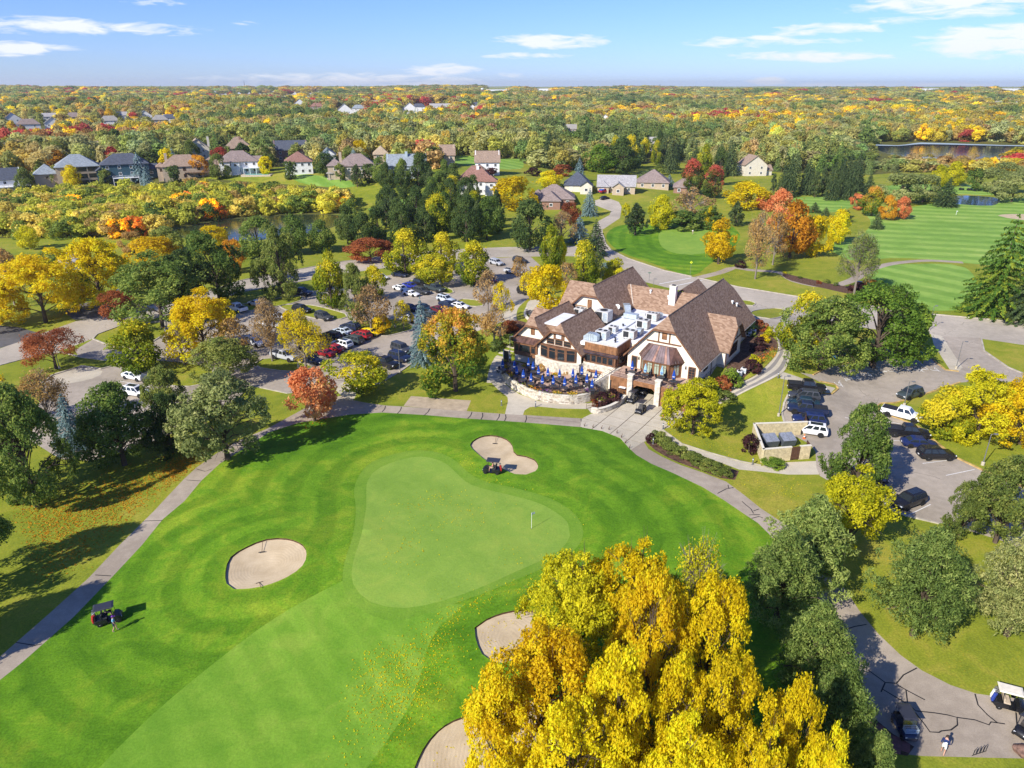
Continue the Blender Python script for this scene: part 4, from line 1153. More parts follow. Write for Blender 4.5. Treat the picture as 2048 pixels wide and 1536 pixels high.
TB = [
 # the yellow grove in front
 (1150, 1345, 1095, 195, 'oval', 'lime', 'yellow green tree at the upper left of the foreground grove'),
 (1262, 1345, 1068, 195, 'oval', 'yellow', 'tall clear yellow tree at the back of the foreground grove, nearest the putting green flag'),
 (1372, 1345, 1080, 150, 'sparse', 'lime', 'thin yellow tree with bare grey twigs showing, at the back right of the foreground grove'),
 (1395, 1465, 1168, 170, 'round', 'yellow', 'rounded golden tree on the right side of the foreground grove beside the dark pines'),
 (1285, 1480, 1140, 160, 'oval', 'gold', 'tall narrow golden tree in the middle of the foreground grove'),
 (1085, 1560, 1270, 225, 'round', 'gold', 'orange yellow tree leaning over the middle sand bunker in the foreground grove'),
 (1000, 1640, 1340, 180, 'oval', 'gold', 'thinning golden tree at the left edge of the foreground grove over the lower bunker'),
 (1215, 1650, 1300, 195, 'oval', 'yellow', 'bright yellow tree in the centre of the foreground grove at the bottom of the photo'),
 (1325, 1640, 1310, 150, 'oval', 'yellow', 'slim bright yellow tree right of centre in the foreground grove'),
 (1415, 1660, 1340, 165, 'round', 'yellow', 'yellow tree below the rounded golden one in the foreground grove'),
 (1540, 1690, 1365, 140, 'oval', 'yellow', 'golden tree at the right end of the foreground grove, under the pines'),
 (1130, 1720, 1420, 220, 'round', 'yellow', 'golden tree cut by the bottom edge of the photo, above the lower bunker'),
 (1600, 1760, 1455, 120, 'oval', 'yellow', 'small yellow tree at the lower right tip of the foreground grove'),
 (1340, 1760, 1440, 190, 'oval', 'yellow', 'yellow tree cut by the bottom edge of the photo, middle of the grove'),
 (1480, 1780, 1440, 150, 'oval', 'yellow', 'yellow tree cut by the bottom edge of the photo, right part of the grove'),
 # pines on the right
 (1612, 1175, 975, 195, 'pine', 'pine', 'grey green pine beside the cart path where it dips under the trees'),
 (1552, 1245, 1040, 205, 'pine', 'pine', 'broad dull green pine at the left of the pine row, bordering the bright rough'),
 (1615, 1385, 1188, 185, 'pine', 'pine', 'pine in the middle of the row between the yellow grove and the cart path'),
 (1655, 1520, 1305, 190, 'pine', 'pine', 'pine nearest the parked cart, left of the wide asphalt at the bottom'),
 (1722, 1640, 1450, 150, 'pine', 'pine', 'pine cut by the bottom edge of the photo beside the brick patch'),
 (1825, 1270, 1035, 200, 'pine', 'pine', 'round pine standing alone on the lawn right of the cart path'),
 (2012, 1270, 1040, 195, 'pine', 'paleolive', 'pale dry looking pine at the right edge of the photo above the cream roofed cart'),
 (1688, 1105, 955, 138, 'round', 'lime', 'lime yellow tree beside the lower left corner of the right car park'),
 (1706, 990, 812, 132, 'oval', 'green', 'green leafy tree growing at the parking bays, shading a hidden dark car'),
 (1915, 1078, 965, 75, 'oval', 'olive', 'olive tree at the lower end of the right car park, left one of the pair'),
 (1990, 1085, 918, 140, 'oval', 'olive', 'larger olive tree at the right edge of the photo, below the car park'),
 (1878, 872, 778, 98, 'thick', 'ygreen', 'yellow green low spreading tree on the car park island, nearest the white pickup'),
 (1950, 878, 745, 135, 'thick', 'lime', 'broad low yellow tree in the middle of the car park island'),
 (2040, 888, 742, 135, 'thick', 'gold', 'broad low orange yellow tree at the right end of the car park island'),
 (1385, 868, 758, 122, 'round', 'lime', 'bright yellow tree in front of the cart garage and terrace'),
 # right of the clubhouse
 (1640, 738, 588, 150, 'oval', 'green', 'dark leafy tree next to the accessible bays right of the clubhouse'),
 (1608, 705, 585, 90, 'oval', 'ygreen', 'yellow green crown behind the dark leafy tree right of the clubhouse'),
 (1745, 735, 575, 150, 'broad', 'midgreen', 'green layered tree right of the dark leafy tree, over the blue chairs'),
 (1800, 715, 600, 110, 'broad', 'midgreen', 'lower green tree at the right end of the group over the blue chairs'),
 (1985, 628, 432, 122, 'spruce', 'pinelime', 'big conifer with yellow green tips by the road on the right'),
 (2056, 645, 470, 95, 'spruce', 'spruce', 'dark conifer cut by the right edge of the photo beside the big yellow tipped one'),
 (1708, 588, 458, 78, 'sparse', 'olive', 'thin grey green tree over the flower bed beside the road'),
 (1510, 558, 418, 70, 'sparse', 'tan', 'half bare tan tree on the lawn between the road and the orange maples'),
 (1545, 530, 420, 62, 'sparse', 'tan', 'wispy pale orange tree just right of the half bare tan tree'),
 (1436, 528, 438, 66, 'oval', 'gold', 'rounded orange gold tree at the edge of the practice green'),
 (1578, 515, 402, 82, 'oval', 'orange', 'largest orange maple in the row on the right hand golf course'),
 (1622, 512, 430, 62, 'round', 'yellow', 'round golden yellow maple between the orange maple and the fairway'),
 (1676, 488, 420, 50, 'round', 'yellow', 'smaller yellow maple at the right end of the maple row'),
 (1555, 462, 376, 62, 'oval', 'redorange', 'red orange maple behind the maple row'),
 (1752, 458, 424, 24, 'spruce', 'spruce', 'small dark spruce standing alone on the fairway edge'),
 (1742, 432, 372, 46, 'oval', 'orgreen', 'green tree with an orange top at the fairway edge'),
 (1772, 440, 390, 34, 'oval', 'orange', 'small orange tree beside the fairway, left one of two'),
 (1802, 438, 392, 34, 'oval', 'redorange', 'small reddish orange tree beside the fairway, right one of two'),
 (1712, 420, 386, 32, 'round', 'redorange', 'small red tree left of the orange topped green tree'),
 (1628, 425, 405, 24, 'spruce', 'spruce', 'tiny spruce between the maples and the row of big spruces, left one'),
 (1650, 432, 415, 20, 'spruce', 'spruce', 'tiny spruce between the maples and the row of big spruces, right one'),
 (1692, 445, 418, 28, 'pine', 'spruce', 'small bushy pine right of the yellow maple row'),
 (1890, 413, 356, 42, 'spruce', 'spruce', 'dense dark spruce in front of the small far pond'),
 (2022, 404, 345, 72, 'broad', 'paleolive', 'pale green willow like tree right of the small far pond'),
 (2000, 385, 325, 70, 'round', 'paleolive', 'grey green rounded tree beyond the small far pond'),
 (1800, 408, 345, 80, 'round', 'paleolive', 'pale green spreading tree beyond the fairway, left one'),
 (1845, 405, 348, 70, 'round', 'paleolive', 'pale green spreading tree beyond the fairway, right one'),
 (1872, 378, 330, 34, 'oval', 'lime', 'bright lime tree beyond the far pond, left one'),
 (1905, 372, 325, 46, 'oval', 'lime', 'bright lime tree beyond the far pond, right one'),
 (1735, 395, 350, 30, 'spruce', 'spruce', 'spruce at the left foot of the pale spreading trees'),
 (1948, 382, 338, 36, 'round', 'green', 'dark green rounded tree just left of the willow like one'),
 # centre background beside the curving road
 (1490, 418, 362, 88, 'oval', 'yellow', 'wide bright yellow tree behind the practice green'),
 (1530, 420, 385, 42, 'round', 'redorange', 'red orange crown tucked against the wide bright yellow tree'),
 (1470, 452, 398, 44, 'pine', 'spruce', 'dark pine right of the practice green trees'),
 (1270, 470, 400, 60, 'pine', 'spruce', 'dark pine standing on the mown rough beside the curving road'),
 (1322, 458, 392, 56, 'oval', 'lime', 'yellow lime tree behind the dark pine at the practice green'),
 (1250, 440, 405, 22, 'oval', 'lime', 'narrow lime tree at the left edge of the dark pine'),
 (1380, 445, 370, 84, 'sparse', 'brown', 'brown half bare tree behind the practice green'),
 (1362, 458, 418, 76, 'bush', 'green', 'dark green thicket shrub at the back of the practice green, left one'),
 (1418, 455, 415, 60, 'bush', 'green', 'dark green thicket shrub at the back of the practice green, right one'),
 (1416, 456, 412, 24, 'oval', 'yellow', 'small yellow tree at the back edge of the practice green'),
 (1382, 388, 316, 52, 'oval', 'redgreen', 'red topped green tree left of its twin beyond the cul de sac houses'),
 (1426, 395, 330, 46, 'oval', 'redgreen', 'red topped green tree right of its twin beyond the cul de sac houses'),
 (1338, 372, 350, 20, 'spruce', 'blue', 'small blue spruce beside the tan cul de sac house'),
 (1158, 362, 316, 24, 'spruce', 'blue', 'blue spruce behind the dark roofed cul de sac house'),
 (1178, 432, 378, 32, 'spruce', 'blue', 'silver blue spruce at the mouth of the cul de sac'),
 (1158, 485, 432, 42, 'spruce', 'blue', 'silver blue spruce left of the curving road'),
 (1190, 512, 440, 44, 'spruce', 'spruce', 'tall dark green spruce left of the curving road'),
 (1140, 452, 402, 42, 'round', 'rust', 'rust red tree above the bare grey one by the cul de sac'),
 (1122, 492, 418, 58, 'sparse', 'brown', 'bare grey twiggy tree left of the blue spruces'),
 (1060, 500, 396, 92, 'oval', 'dark', 'large dark green oak left of the bare twiggy tree'),
 (1025, 420, 352, 84, 'round', 'yellow', 'broad yellow tree beside the white houses'),
 (1095, 378, 342, 58, 'round', 'yellow', 'yellow rounded tree behind the mauve roofed house'),
 (1126, 352, 328, 38, 'round', 'rust', 'orange brown rounded tree behind the dark roofed house'),
 (1065, 352, 334, 28, 'round', 'purple', 'dark purple tree beside the white house'),
 (985, 352, 336, 26, 'round', 'purple', 'small dark purple tree in front of the white house'),
 (1245, 380, 352, 16, 'bush', 'green', 'clipped egg shaped evergreen beside the tan house, left one'),
 (1237, 372, 362, 12, 'bush', 'green', 'clipped low evergreen at the dark roofed house'),
 (1180, 378, 362, 16, 'bush', 'midgreen', 'clipped egg shaped evergreen at the dark roofed house drive'),
 (1245, 350, 324, 32, 'broad', 'dark', 'flat topped pine on the lawn behind the tan houses'),
 (1295, 358, 336, 34, 'broad', 'spruce', 'low spreading pine on the lawn behind the tan houses'),
 (1318, 350, 328, 22, 'round', 'olive', 'small olive tree on the lawn behind the tan houses'),
 (1270, 335, 312, 16, 'spruce', 'spruce', 'small dark spruce on the lawn behind the tan houses'),
 (1200, 345, 290, 66, 'oval', 'midgreen', 'green leafy tree behind the cul de sac, left one'),
 (1245, 345, 278, 70, 'oval', 'dark', 'taller dark green tree behind the cul de sac, right one'),
 # between the car park and the curving road
 (1100, 545, 450, 44, 'oval', 'ygreen', 'yellow green tree below the large dark oak'),
 (1120, 540, 470, 34, 'tall', 'yellow', 'slim yellow tree right of the yellow green one below the oak'),
 (1165, 580, 480, 62, 'oval', 'ygreen', 'green tree with yellow tips behind the clubhouse ridge'),
 (1190, 575, 500, 52, 'sparse', 'olive', 'thin grey tree behind the clubhouse'),
 (1230, 575, 518, 62, 'oval', 'lime', 'bright lime tree rising behind the rear clubhouse roof'),
 (1210, 570, 525, 26, 'round', 'blue', 'grey blue shrub like tree behind the rear clubhouse roof'),
 (1092, 622, 528, 80, 'round', 'yellow', 'bright yellow tree beside the rear wing of the clubhouse'),
 (1062, 600, 530, 56, 'sparse', 'yellow', 'airy yellow tree left of the bright one by the rear wing'),
 (1130, 590, 520, 50, 'sparse', 'tan', 'pale orange airy tree behind the rear wing'),
 (1004, 645, 558, 46, 'sparse', 'yellow', 'thin yellow tree by the curved plaza walk'),
 (976, 625, 535, 52, 'sparse', 'brown', 'bare grey tree with few yellow leaves at the end of the parking rows'),
 (1040, 560, 512, 46, 'sparse', 'tan', 'tan half bare tree beside the parked dark SUV near the plaza'),
 (988, 690, 605, 66, 'sparse', 'tan', 'tan half bare tree left of the garden stairs'),
 # row between the car park and the pond
 (520, 515, 432, 76, 'oval', 'green', 'round green tree at the left end of the row along the pond road'),
 (592, 508, 430, 66, 'oval', 'green', 'green tree second from the left in the row along the pond road'),
 (645, 505, 442, 56, 'oval', 'green', 'green tree above the rust red one along the pond road'),
 (560, 560, 470, 44, 'tall', 'green', 'slim green tree squeezed behind the tall olive one near the road'),
 (568, 598, 452, 78, 'oval', 'olive', 'tall olive green tree between the road and the left car park'),
 (664, 618, 500, 60, 'tall', 'ygreen', 'tall yellow green tree on the median of the left car park'),
 (716, 652, 526, 62, 'tall', 'olive', 'tall olive tree on the car park median right of the yellow green one'),
 (750, 600, 530, 44, 'oval', 'ygreen', 'yellow tinted tree behind the grey bare one in the left car park'),
 (812, 550, 462, 72, 'oval', 'ygreen', 'yellow green tree at the top of the left car park beside the navy sedan'),
 (742, 524, 476, 90, 'broad', 'rust', 'wide rust red tree beside the road above the car park'),
 (866, 572, 505, 68, 'round', 'ygreen', 'yellow tipped tree above the far row of parked cars'),
 (885, 540, 468, 64, 'oval', 'ygreen', 'olive yellow tree behind the yellow tipped one'),
 (948, 570, 486, 64, 'oval', 'ygreen', 'yellow topped green tree at the right end of the far parking row'),
 (742, 668, 562, 76, 'sparse', 'brown', 'bare grey tree on the car park median'),
 (762, 668, 628, 32, 'round', 'gold', 'little golden tree on the car park median, left of the lamp'),
 (808, 660, 596, 34, 'sparse', 'yellow', 'thin yellow tree on the car park median, right one'),
 (612, 738, 618, 84, 'sparse', 'yellow', 'half bare yellow tree at the silver pickup'),
 (600, 700, 616, 64, 'round', 'yellow', 'bright yellow crown above the white cars'),
 (545, 722, 592, 66, 'sparse', 'brown', 'bare young tree on the leaf strewn lot island'),
 (912, 782, 606, 128, 'oval', 'orgreen', 'large green maple with orange tips left of the patio stairs'),
 (846, 728, 596, 50, 'spruce', 'blue', 'slim tall blue spruce between the car park and the maple'),
 (630, 842, 732, 104, 'round', 'redorange', 'coral red maple beside the cart path'),
 (718, 788, 704, 96, 'round', 'ygreen', 'yellow green tree right of the coral red maple'),
 (284, 745, 645, 94, 'oval', 'ygreen', 'yellow green tree at the left car park entrance'),
 (112, 738, 658, 106, 'crab', 'rust', 'red crab apple like tree on the entrance lawn'),
 (246, 652, 580, 62, 'crab', 'rust', 'smaller rust red tree near the road junction'),
 (325, 655, 520, 140, 'round', 'green', 'large green tree over the road junction, left of its twin'),
 (440, 605, 466, 98, 'round', 'green', 'large dark green tree beside the road, right of its twin'),
 (385, 630, 500, 80, 'round', 'dark', 'dark green tree between the two large green ones'),
 (205, 605, 468, 120, 'oval', 'yellow', 'big bright yellow tree left of the green twins'),
 (92, 645, 512, 138, 'round', 'gold', 'big golden tree above the dark driveway'),
 (-10, 655, 548, 100, 'oval', 'gold', 'golden tree cut by the left edge of the photo'),
 (312, 545, 474, 90, 'round', 'gold', 'golden orange tree behind the green twins'),
 (335, 505, 455, 62, 'round', 'olive', 'olive brown tree beside the pond lawn'),
 (425, 505, 452, 66, 'round', 'yellow', 'yellow topped tree behind the large dark green one'),
 (470, 545, 480, 40, 'round', 'orange', 'orange patch of a tree right of the yellow topped one'),
 (270, 505, 462, 46, 'round', 'tan', 'pale tan tree at the pond lawn edge'),
 (30, 610, 490, 70, 'sparse', 'tan', 'pale tan airy tree at the left edge of the photo'),
 (62, 498, 452, 44, 'round', 'lime', 'small lime tree alone on the pond lawn'),
 (105, 528, 495, 40, 'bush', 'green', 'dark green shrub by the grey roofed shed, left one'),
 (135, 530, 505, 34, 'bush', 'dark', 'dark green shrub by the grey roofed shed, right one'),
 (165, 600, 545, 44, 'round', 'midgreen', 'green tree below the grey roofed shed'),
 (410, 710, 592, 108, 'round', 'gold', 'golden yellow tree in the middle of the left car park'),
 (378, 700, 600, 40, 'tall', 'lime', 'slim lime tree at the left of the golden car park tree'),
 (370, 730, 640, 76, 'sparse', 'yellow', 'half bare tree with yellow leaves in the left car park'),
 (470, 715, 630, 70, 'sparse', 'tan', 'wispy tan tree right of the golden car park tree'),
 (450, 768, 678, 118, 'oval', 'olive', 'dense green tree at the lower edge of the left car park'),
 (345, 862, 728, 84, 'oval', 'olive', 'green tree behind the hidden white SUV'),
 (456, 918, 748, 178, 'round', 'paleolive', 'large pale olive tree over the cart path bend'),
 (250, 930, 770, 160, 'oval', 'green', 'large green tree on the leaf strewn bank'),
 (345, 905, 785, 90, 'oval', 'dark', 'dark green tree between the large green tree and the pale olive one'),
 (75, 1012, 768, 175, 'oval', 'green', 'large dark green tree at the left edge above the cart path'),
 (20, 985, 775, 110, 'oval', 'dark', 'dark green tree cut by the left edge of the photo'),
 (100, 855, 738, 124, 'sparse', 'tan', 'thin brown yellow tree behind the left edge trees'),
 (20, 850, 745, 70, 'sparse', 'gold', 'thin golden tree at the left edge beside the brown yellow one'),
 (150, 900, 790, 60, 'spruce', 'blue', 'blue tinged spruce behind the left edge trees'),
 (-95, 1195, 985, 190, 'oval', 'green', 'green tree just outside the left edge of the photo'),
 (-240, 1370, 1120, 210, 'oval', 'green', 'green tree outside the lower left edge of the photo'),
 (-140, 1330, 1130, 160, 'oval', 'green', 'green tree outside the left edge beside the cart path'),
]
for row in TB: tree(*row)
# garden shrubs at the clubhouse
SH = [(1462, 768, 740, 46, 'bush', 'midgreen', 'rounded bright green shrub beside the clubhouse stone wall'),
  (1446, 780, 752, 34, 'bush', 'rust', 'brown tinged shrub against the clubhouse stone wall'),
  (1425, 798, 768, 40, 'bush', 'green', 'dark green shrub behind the bright yellow tree'),
  (1450, 800, 782, 36, 'bush', 'olive', 'low olive shrub at the edge of the wheel track drive'),
  (1505, 745, 720, 34, 'bush', 'purple', 'dark purple shrub in the clubhouse side garden, front one'),
  (1515, 700, 676, 30, 'bush', 'purple', 'dark purple shrub in the shade by the side entrance'),
  (1508, 728, 710, 20, 'bush', 'lime', 'small lime shrub in the clubhouse side garden'),
  (1527, 685, 668, 22, 'bush', 'yellow', 'yellow shrub by the side walk railing'),
  (1540, 672, 655, 22, 'bush', 'lime', 'lime shrub at the top of the side garden'),
  (1520, 660, 640, 26, 'bush', 'rust', 'red brown shrub near the air conditioners'),
  (1500, 672, 655, 20, 'bush', 'green', 'dark green shrub near the air conditioners'),
  (1020, 662, 640, 40, 'bush', 'rust', 'brown shrub bed left of the clubhouse'),
  (1015, 690, 668, 34, 'bush', 'green', 'dark green shrub at the top of the garden stairs'),
  (992, 700, 680, 30, 'bush', 'dark', 'dark blue green shrub beside the garden stairs'),
  (1000, 668, 655, 24, 'bush', 'blue', 'grey blue shrub in the garden left of the clubhouse'),
  (1225, 806, 780, 34, 'bush', 'purple', 'dark purple red shrub in the planter by the carts, right one'),
  (1205, 810, 785, 30, 'bush', 'purple', 'dark purple red shrub in the planter by the carts, left one'),
  (1188, 812, 798, 14, 'bush', 'rust', 'small rusty grass clump at the planter wall end'),
  (1300, 884, 866, 18, 'bush', 'purple', 'dark purple spiky shrub at the left end of the hedge'),
  (1497, 905, 868, 34, 'bush', 'purple', 'dark purple shrub at the corner of the bin enclosure'),
  (1545, 932, 916, 46, 'bush', 'midgreen', 'tall green grass clump in front of the bin enclosure'),
  (1086, 752, 726, 24, 'bush', 'tan', 'tan ornamental grass on the patio, left one'),
  (1132, 762, 738, 18, 'bush', 'tan', 'tan ornamental grass on the patio, right one'),
  (1715, 582, 565, 30, 'bush', 'purple', 'dark purple shrub beside the bag drop'),
  (1738, 578, 558, 30, 'bush', 'orange', 'orange shrub under the thin grey green tree'),
  (1480, 535, 522, 20, 'bush', 'purple', 'dark purple shrub beside the course path')]
for row in SH: tree(*row)
HS = []
hp = smooth_poly(W2([(1312, 882), (1345, 903), (1380, 921), (1415, 938), (1450, 952)]), False, 1.15)
for i, p in enumerate(hp):
 HS.append(plant((p[0], p[1], float(terrain(*p))), rng.uniform(1.3, 1.8), rng.uniform(2.0, 2.7), 'bush', 'olive', 'dull green shrub in the long hedge by the cart path', 'shrubs of the hedge by the cart path', name='hedge_shrub', lod='mid'))
# belts of look-alike trees
def number_labels(es):
 """tell look-alikes apart by their order from left to right in the view"""
 by = {}
 for e in es: by.setdefault(e['label'], []).append(e)
 for lb, g in by.items():
  g.sort(key=lambda e: pix(e.location)[0])
  for k, e in enumerate(g):
   if len(g) > 1 and k < 30: e['label'] = f'{lb}, {ORD[k]} from the left'
def scatter(poly_px, n, spec, group, hr, wr, mind, lod=None):
 P = np.array(poly_px, float)
 lo, hi = P.min(0), P.max(0)
 got, es, tries = [], [], 0
 while len(got) < n and tries < n * 60:
  tries += 1
  q = rng.uniform(lo, hi)
  if not inside(P, q[0:1], q[1:2])[0]: continue
  p = G(*q)
  if any(math.hypot(p[0] - o[0], p[1] - o[1]) < mind for o in got): continue
  if inside(POND, np.array([p[0]]), np.array([p[1]]))[0]: continue
  got.append(p)
  k = rng.choice(len(spec), p=np.array([s[0] for s in spec]) / sum(s[0] for s in spec))
  _, shape, pal, label = spec[k]
  h = rng.uniform(*hr)
  es.append(plant(p, h, h * rng.uniform(*wr), shape, pal, label, group, lod=lod))
 number_labels(es)
number_labels(HS)
BS = []
for p in smooth_poly(W2([(1575, 552), (1620, 562), (1665, 572), (1705, 580)]), False, 2.6):
 q = p + rng.normal(size=2) * .9
 BS.append(plant((q[0], q[1], float(terrain(*q))), rng.uniform(.5, 1.0), rng.uniform(1.2, 2.0), 'bush', str(rng.choice(['olive', 'lime', 'rust', 'paleolive'])), 'low garden shrub in the bed beside the main road', 'shrubs of the roadside bed', lod='far'))
number_labels(BS)
scatter([(705, 372), (800, 366), (850, 372), (900, 372), (930, 395), (1000, 425), (1000, 482), (900, 488), (800, 490), (690, 498), (690, 478), (730, 452), (770, 432), (740, 420), (840, 418), (840, 396), (760, 394)], 46,
  [(4, 'oval', 'dark', 'dark green broadleaf tree in the wood beside the pond'), (2, 'oval', 'green', 'mid green broadleaf tree in the wood beside the pond'),
   (2, 'pine', 'spruce', 'dark pine in the wood beside the pond'), (0.8, 'oval', 'ygreen', 'yellow green tree in the wood beside the pond')], 'wood between the pond and the road', (10, 14), (0.6, 0.8), 6.5)
scatter([(1545, 385), (1590, 378), (1690, 372), (1740, 380), (1735, 398), (1690, 402), (1600, 398), (1545, 398)], 20,
  [(3, 'spruce', 'spruce', 'tall dark spruce in the row behind the fairway'), (1, 'pine', 'spruce', 'dark pine in the row behind the fairway')], 'spruces behind the fairway', (10, 19), (0.42, 0.6), 6.5)
scatter([(1040, 338), (1110, 322), (1200, 318), (1330, 312), (1500, 335), (1500, 352), (1440, 372), (1330, 345), (1200, 338), (1120, 342)], 26,
  [(3, 'spruce', 'spruce', 'dark spruce behind the cul de sac houses'), (2, 'oval', 'dark', 'dark broadleaf tree behind the cul de sac houses'), (1, 'oval', 'ygreen', 'yellow green tree behind the cul de sac houses')],
  'tree belt behind the cul de sac', (13, 20), (0.45, 0.65), 8)
scatter([(-40, 372), (20, 350), (160, 330), (330, 325), (560, 312), (700, 315), (900, 330), (900, 358), (700, 370), (560, 366), (330, 372), (150, 384), (60, 392)], 50,
  [(3, 'oval', 'olive', 'olive tree among the lakeside houses'), (1.2, 'spruce', 'blue', 'blue spruce among the lakeside houses'), (1.4, 'round', 'yellow', 'yellow tree among the lakeside houses'),
   (2, 'round', 'dark', 'dark green tree among the lakeside houses'), (1, 'round', 'orange', 'orange tree among the lakeside houses'), (0.5, 'round', 'red', 'red tree among the lakeside houses')],
  'trees among the lakeside houses', (8, 13), (0.75, 1.0), 11)
# ------------------------------------------------------------------ the clubhouse (local axes: x along the front to the right, y to the back)
CLUB = empty('clubhouse', (O2[0], O2[1], 0), -AX, 'cream stucco clubhouse with steep brown shingle roofs and a terrace over a cart garage', 'clubhouse')
FL = 3.4                                  # main floor and terrace level
pc = lambda name, mb, mat, parent=CLUB, **k: mb.build(name, mat if isinstance(mat, list) else M[mat], parent, **k)
def gable_roof(a0, a1, b0, b1, ze, zr, jf=None, jb=None, ac=None, th=0.22, set_f=1.0, set_b=1.0, name='roof', lo=None):
 """steep roof with the ridge along y; jf/jb: height at which a small hip clips the front/back gable"""
 ac = (a0 + a1) / 2 if ac is None else ac
 rf, rb = (ac, b0 + (set_f if jf else 0), zr), (ac, b1 - (set_b if jb else 0), zr)
 t = lambda a, z: a + (ac - a) * (z - ze) / (zr - ze)
 m = MB()
 for a, sg in ((a0, 1), (a1, -1)):
  P = [(a, b0, ze)]
  if jf: P.append((t(a, jf), b0, jf))
  P.append(rf); P.append(rb)
  if jb: P.append((t(a, jb), b1, jb))
  P.append((a, b1, ze))
  m.slab(P, (0, 0, -th))
 if jf: m.slab([(t(a0, jf), b0, jf), (t(a1, jf), b0, jf), rf], (0, 0, -th))
 if jb: m.slab([(t(a0, jb), b1, jb), (t(a1, jb), b1, jb), rb], (0, 0, -th))
 o = pc(name, m, 'roof')
 # barge boards along the front verge
 f = MB()
 for a in (a0, a1):
  zt = jf or zr
  q = np.array([t(a, zt), b0 - 0.06, zt - 0.36]); p = np.array([a, b0 - 0.06, ze - 0.36])
  f.slab([p, p + (0, 0, 0.34), q + (0, 0, 0.34), q], (0, 0.12, 0))
 if jf: f.box(t(a0, jf), b0 - 0.07, jf - 0.38, t(a1, jf), b0 + 0.05, jf - 0.03)
 f.build('barge_board', M['timber'], o)
 rc = MB()
 rc.tube([rf, rb], 0.09, 5)
 rc.build('ridge_cap', M['roof'], o)
 return o
def gable_wall(a0, a1, b, z0, ze, zr, jf=None, th=0.3, mat='stucco', name='wall'):
 ac = (a0 + a1) / 2
 zt = jf or zr
 t = lambda a, z: a + (ac - a) * (z - ze) / (zr - ze)
 P = [(a0, b, z0), (a1, b, z0), (a1, b, ze)]
 P += [(t(a1, zt), b, zt), (t(a0, zt), b, zt)] if jf else [(ac, b, zr)]
 P += [(a0, b, ze)]
 return pc(name, MB().slab(P, (0, th, 0)), mat)
def window(o, du, w, h, cols=1, rows=1, out=None, parent=CLUB, frame='timber', pane='glass', fw=0.09, split=None, name='window', bars=0.05):
 """frame with mullions proud of the wall and one dark pane behind; o = lower left corner on the wall face"""
 o, du = np.array(o, float), unit(np.array(du, float))
 up = np.array([0, 0, 1.0])
 out = np.cross(du, up) if out is None else np.array(out, float)
 m = MB()
 d = out * 0.07
 for (x0, z0, x1, z1) in ((0, 0, fw, h), (w - fw, 0, w, h), (fw, 0, w - fw, fw), (fw, h - fw, w - fw, h)):
  m.obox(o + du * x0 + up * z0 + out * 0.003, du * (x1 - x0), d, up * (z1 - z0))
 for i in range(1, cols):
  m.obox(o + du * (w * i / cols - bars / 2) + up * fw + out * 0.003, du * bars, d * 0.8, up * (h - 2 * fw))
 for z in ([h * k / rows for k in range(1, rows)] if split is None else split):
  m.obox(o + du * fw + up * (z - bars / 2) + out * 0.003, du * (w - 2 * fw), d * 0.7, up * bars)
 f = m.build(name, M[frame], parent)
 p = MB().quad(o + du * fw * 0.5 + up * fw * 0.5 + out * 0.012, o + du * (w - fw * 0.5) + up * fw * 0.5 + out * 0.012,
     o + du * (w - fw * 0.5) + up * (h - fw * 0.5) + out * 0.012, o + du * fw * 0.5 + up * (h - fw * 0.5) + out * 0.012)
 p.build('pane', M[pane], f)
 return f
# --- right wing
gable_roof(-12.9, 0.5, -0.55, 31.2, 5.55, 13.0, 11.0, 11.0, set_f=1.4, set_b=1.6)
gable_wall(-12.3, -0.1, 0.0, FL - 0.4, 5.8, 12.6, 10.9)
w = pc('wall', MB().box(-12.3, 0.3, 0, -12.0, 30.6, 5.6), 'stucco')
side = pc('wall', MB().box(-0.3, 0.31, 3.0, -0.1, 30.6, 5.62), 'stucco')
pc('wall', MB().box(-12.0, 30.3, 0, -0.3, 30.6, 5.6), 'stucco')
# limestone base of the right side: courses of stones
def stone_wall(name, P, z0, z1, course, ln, mat1, mat2, parent, depth_=0.16, closed=False, seed=3, out=1, kind='stuff'):
 """wall face of separate stones laid along the line P"""
 r = np.random.default_rng(seed)
 P = np.array(P, float)
 seg = np.linalg.norm(np.diff(P, axis=0), axis=1)
 S = np.concatenate([[0], np.cumsum(seg)])
 at = lambda s: np.array([np.interp(s, S, P[:, k]) for k in (0, 1)])
 m = MB()
 z = z0
 while z < z1 - 0.05:
  hh = min(course * r.uniform(0.8, 1.25), z1 - z)
  s = -r.uniform(0, ln)
  while s < S[-1]:
   L = ln * r.uniform(0.55, 1.5)
   a, b = at(max(s, 0) + 0.012), at(min(s + L, S[-1]) - 0.012)
   s += L
   if np.linalg.norm(b - a) < 0.06: continue
   d = (b - a) / np.linalg.norm(b - a)
   nn = np.array([d[1], -d[0]]) * out
   pr = r.uniform(0.0, 0.05)
   g = 0.014
   A, B = a + nn * pr, b + nn * (pr + r.uniform(-0.015, 0.015))
   m.obox((A[0], A[1], z + g), (*(B - A), 0), (*(-nn * depth_), 0), (0, 0, hh - 2 * g), 0 if r.random() < 0.68 else 1)
  z += hh
 o = m.build(name, [M[mat1], M[mat2]], parent)
 o['kind'] = kind
 return o
pc('wall', MB().box(-0.3, 0.31, 0, -0.02, 30.6, 3.0), 'limestone')
stone_wall('stone_facing', [(0.0, 0.0), (0.0, 9.9)], 0, 3.1, 0.24, 0.7, 'limestone', 'limestone2', CLUB)
stone_wall('stone_facing', [(0.0, 18.6), (0.0, 30.6)], 1.5, 3.1, 0.24, 0.7, 'limestone', 'limestone2', CLUB, seed=4)
pc('corner_trim', MB().box(-0.42, -0.05, FL - 0.4, -0.04, 0.12, 5.5), 'cream')
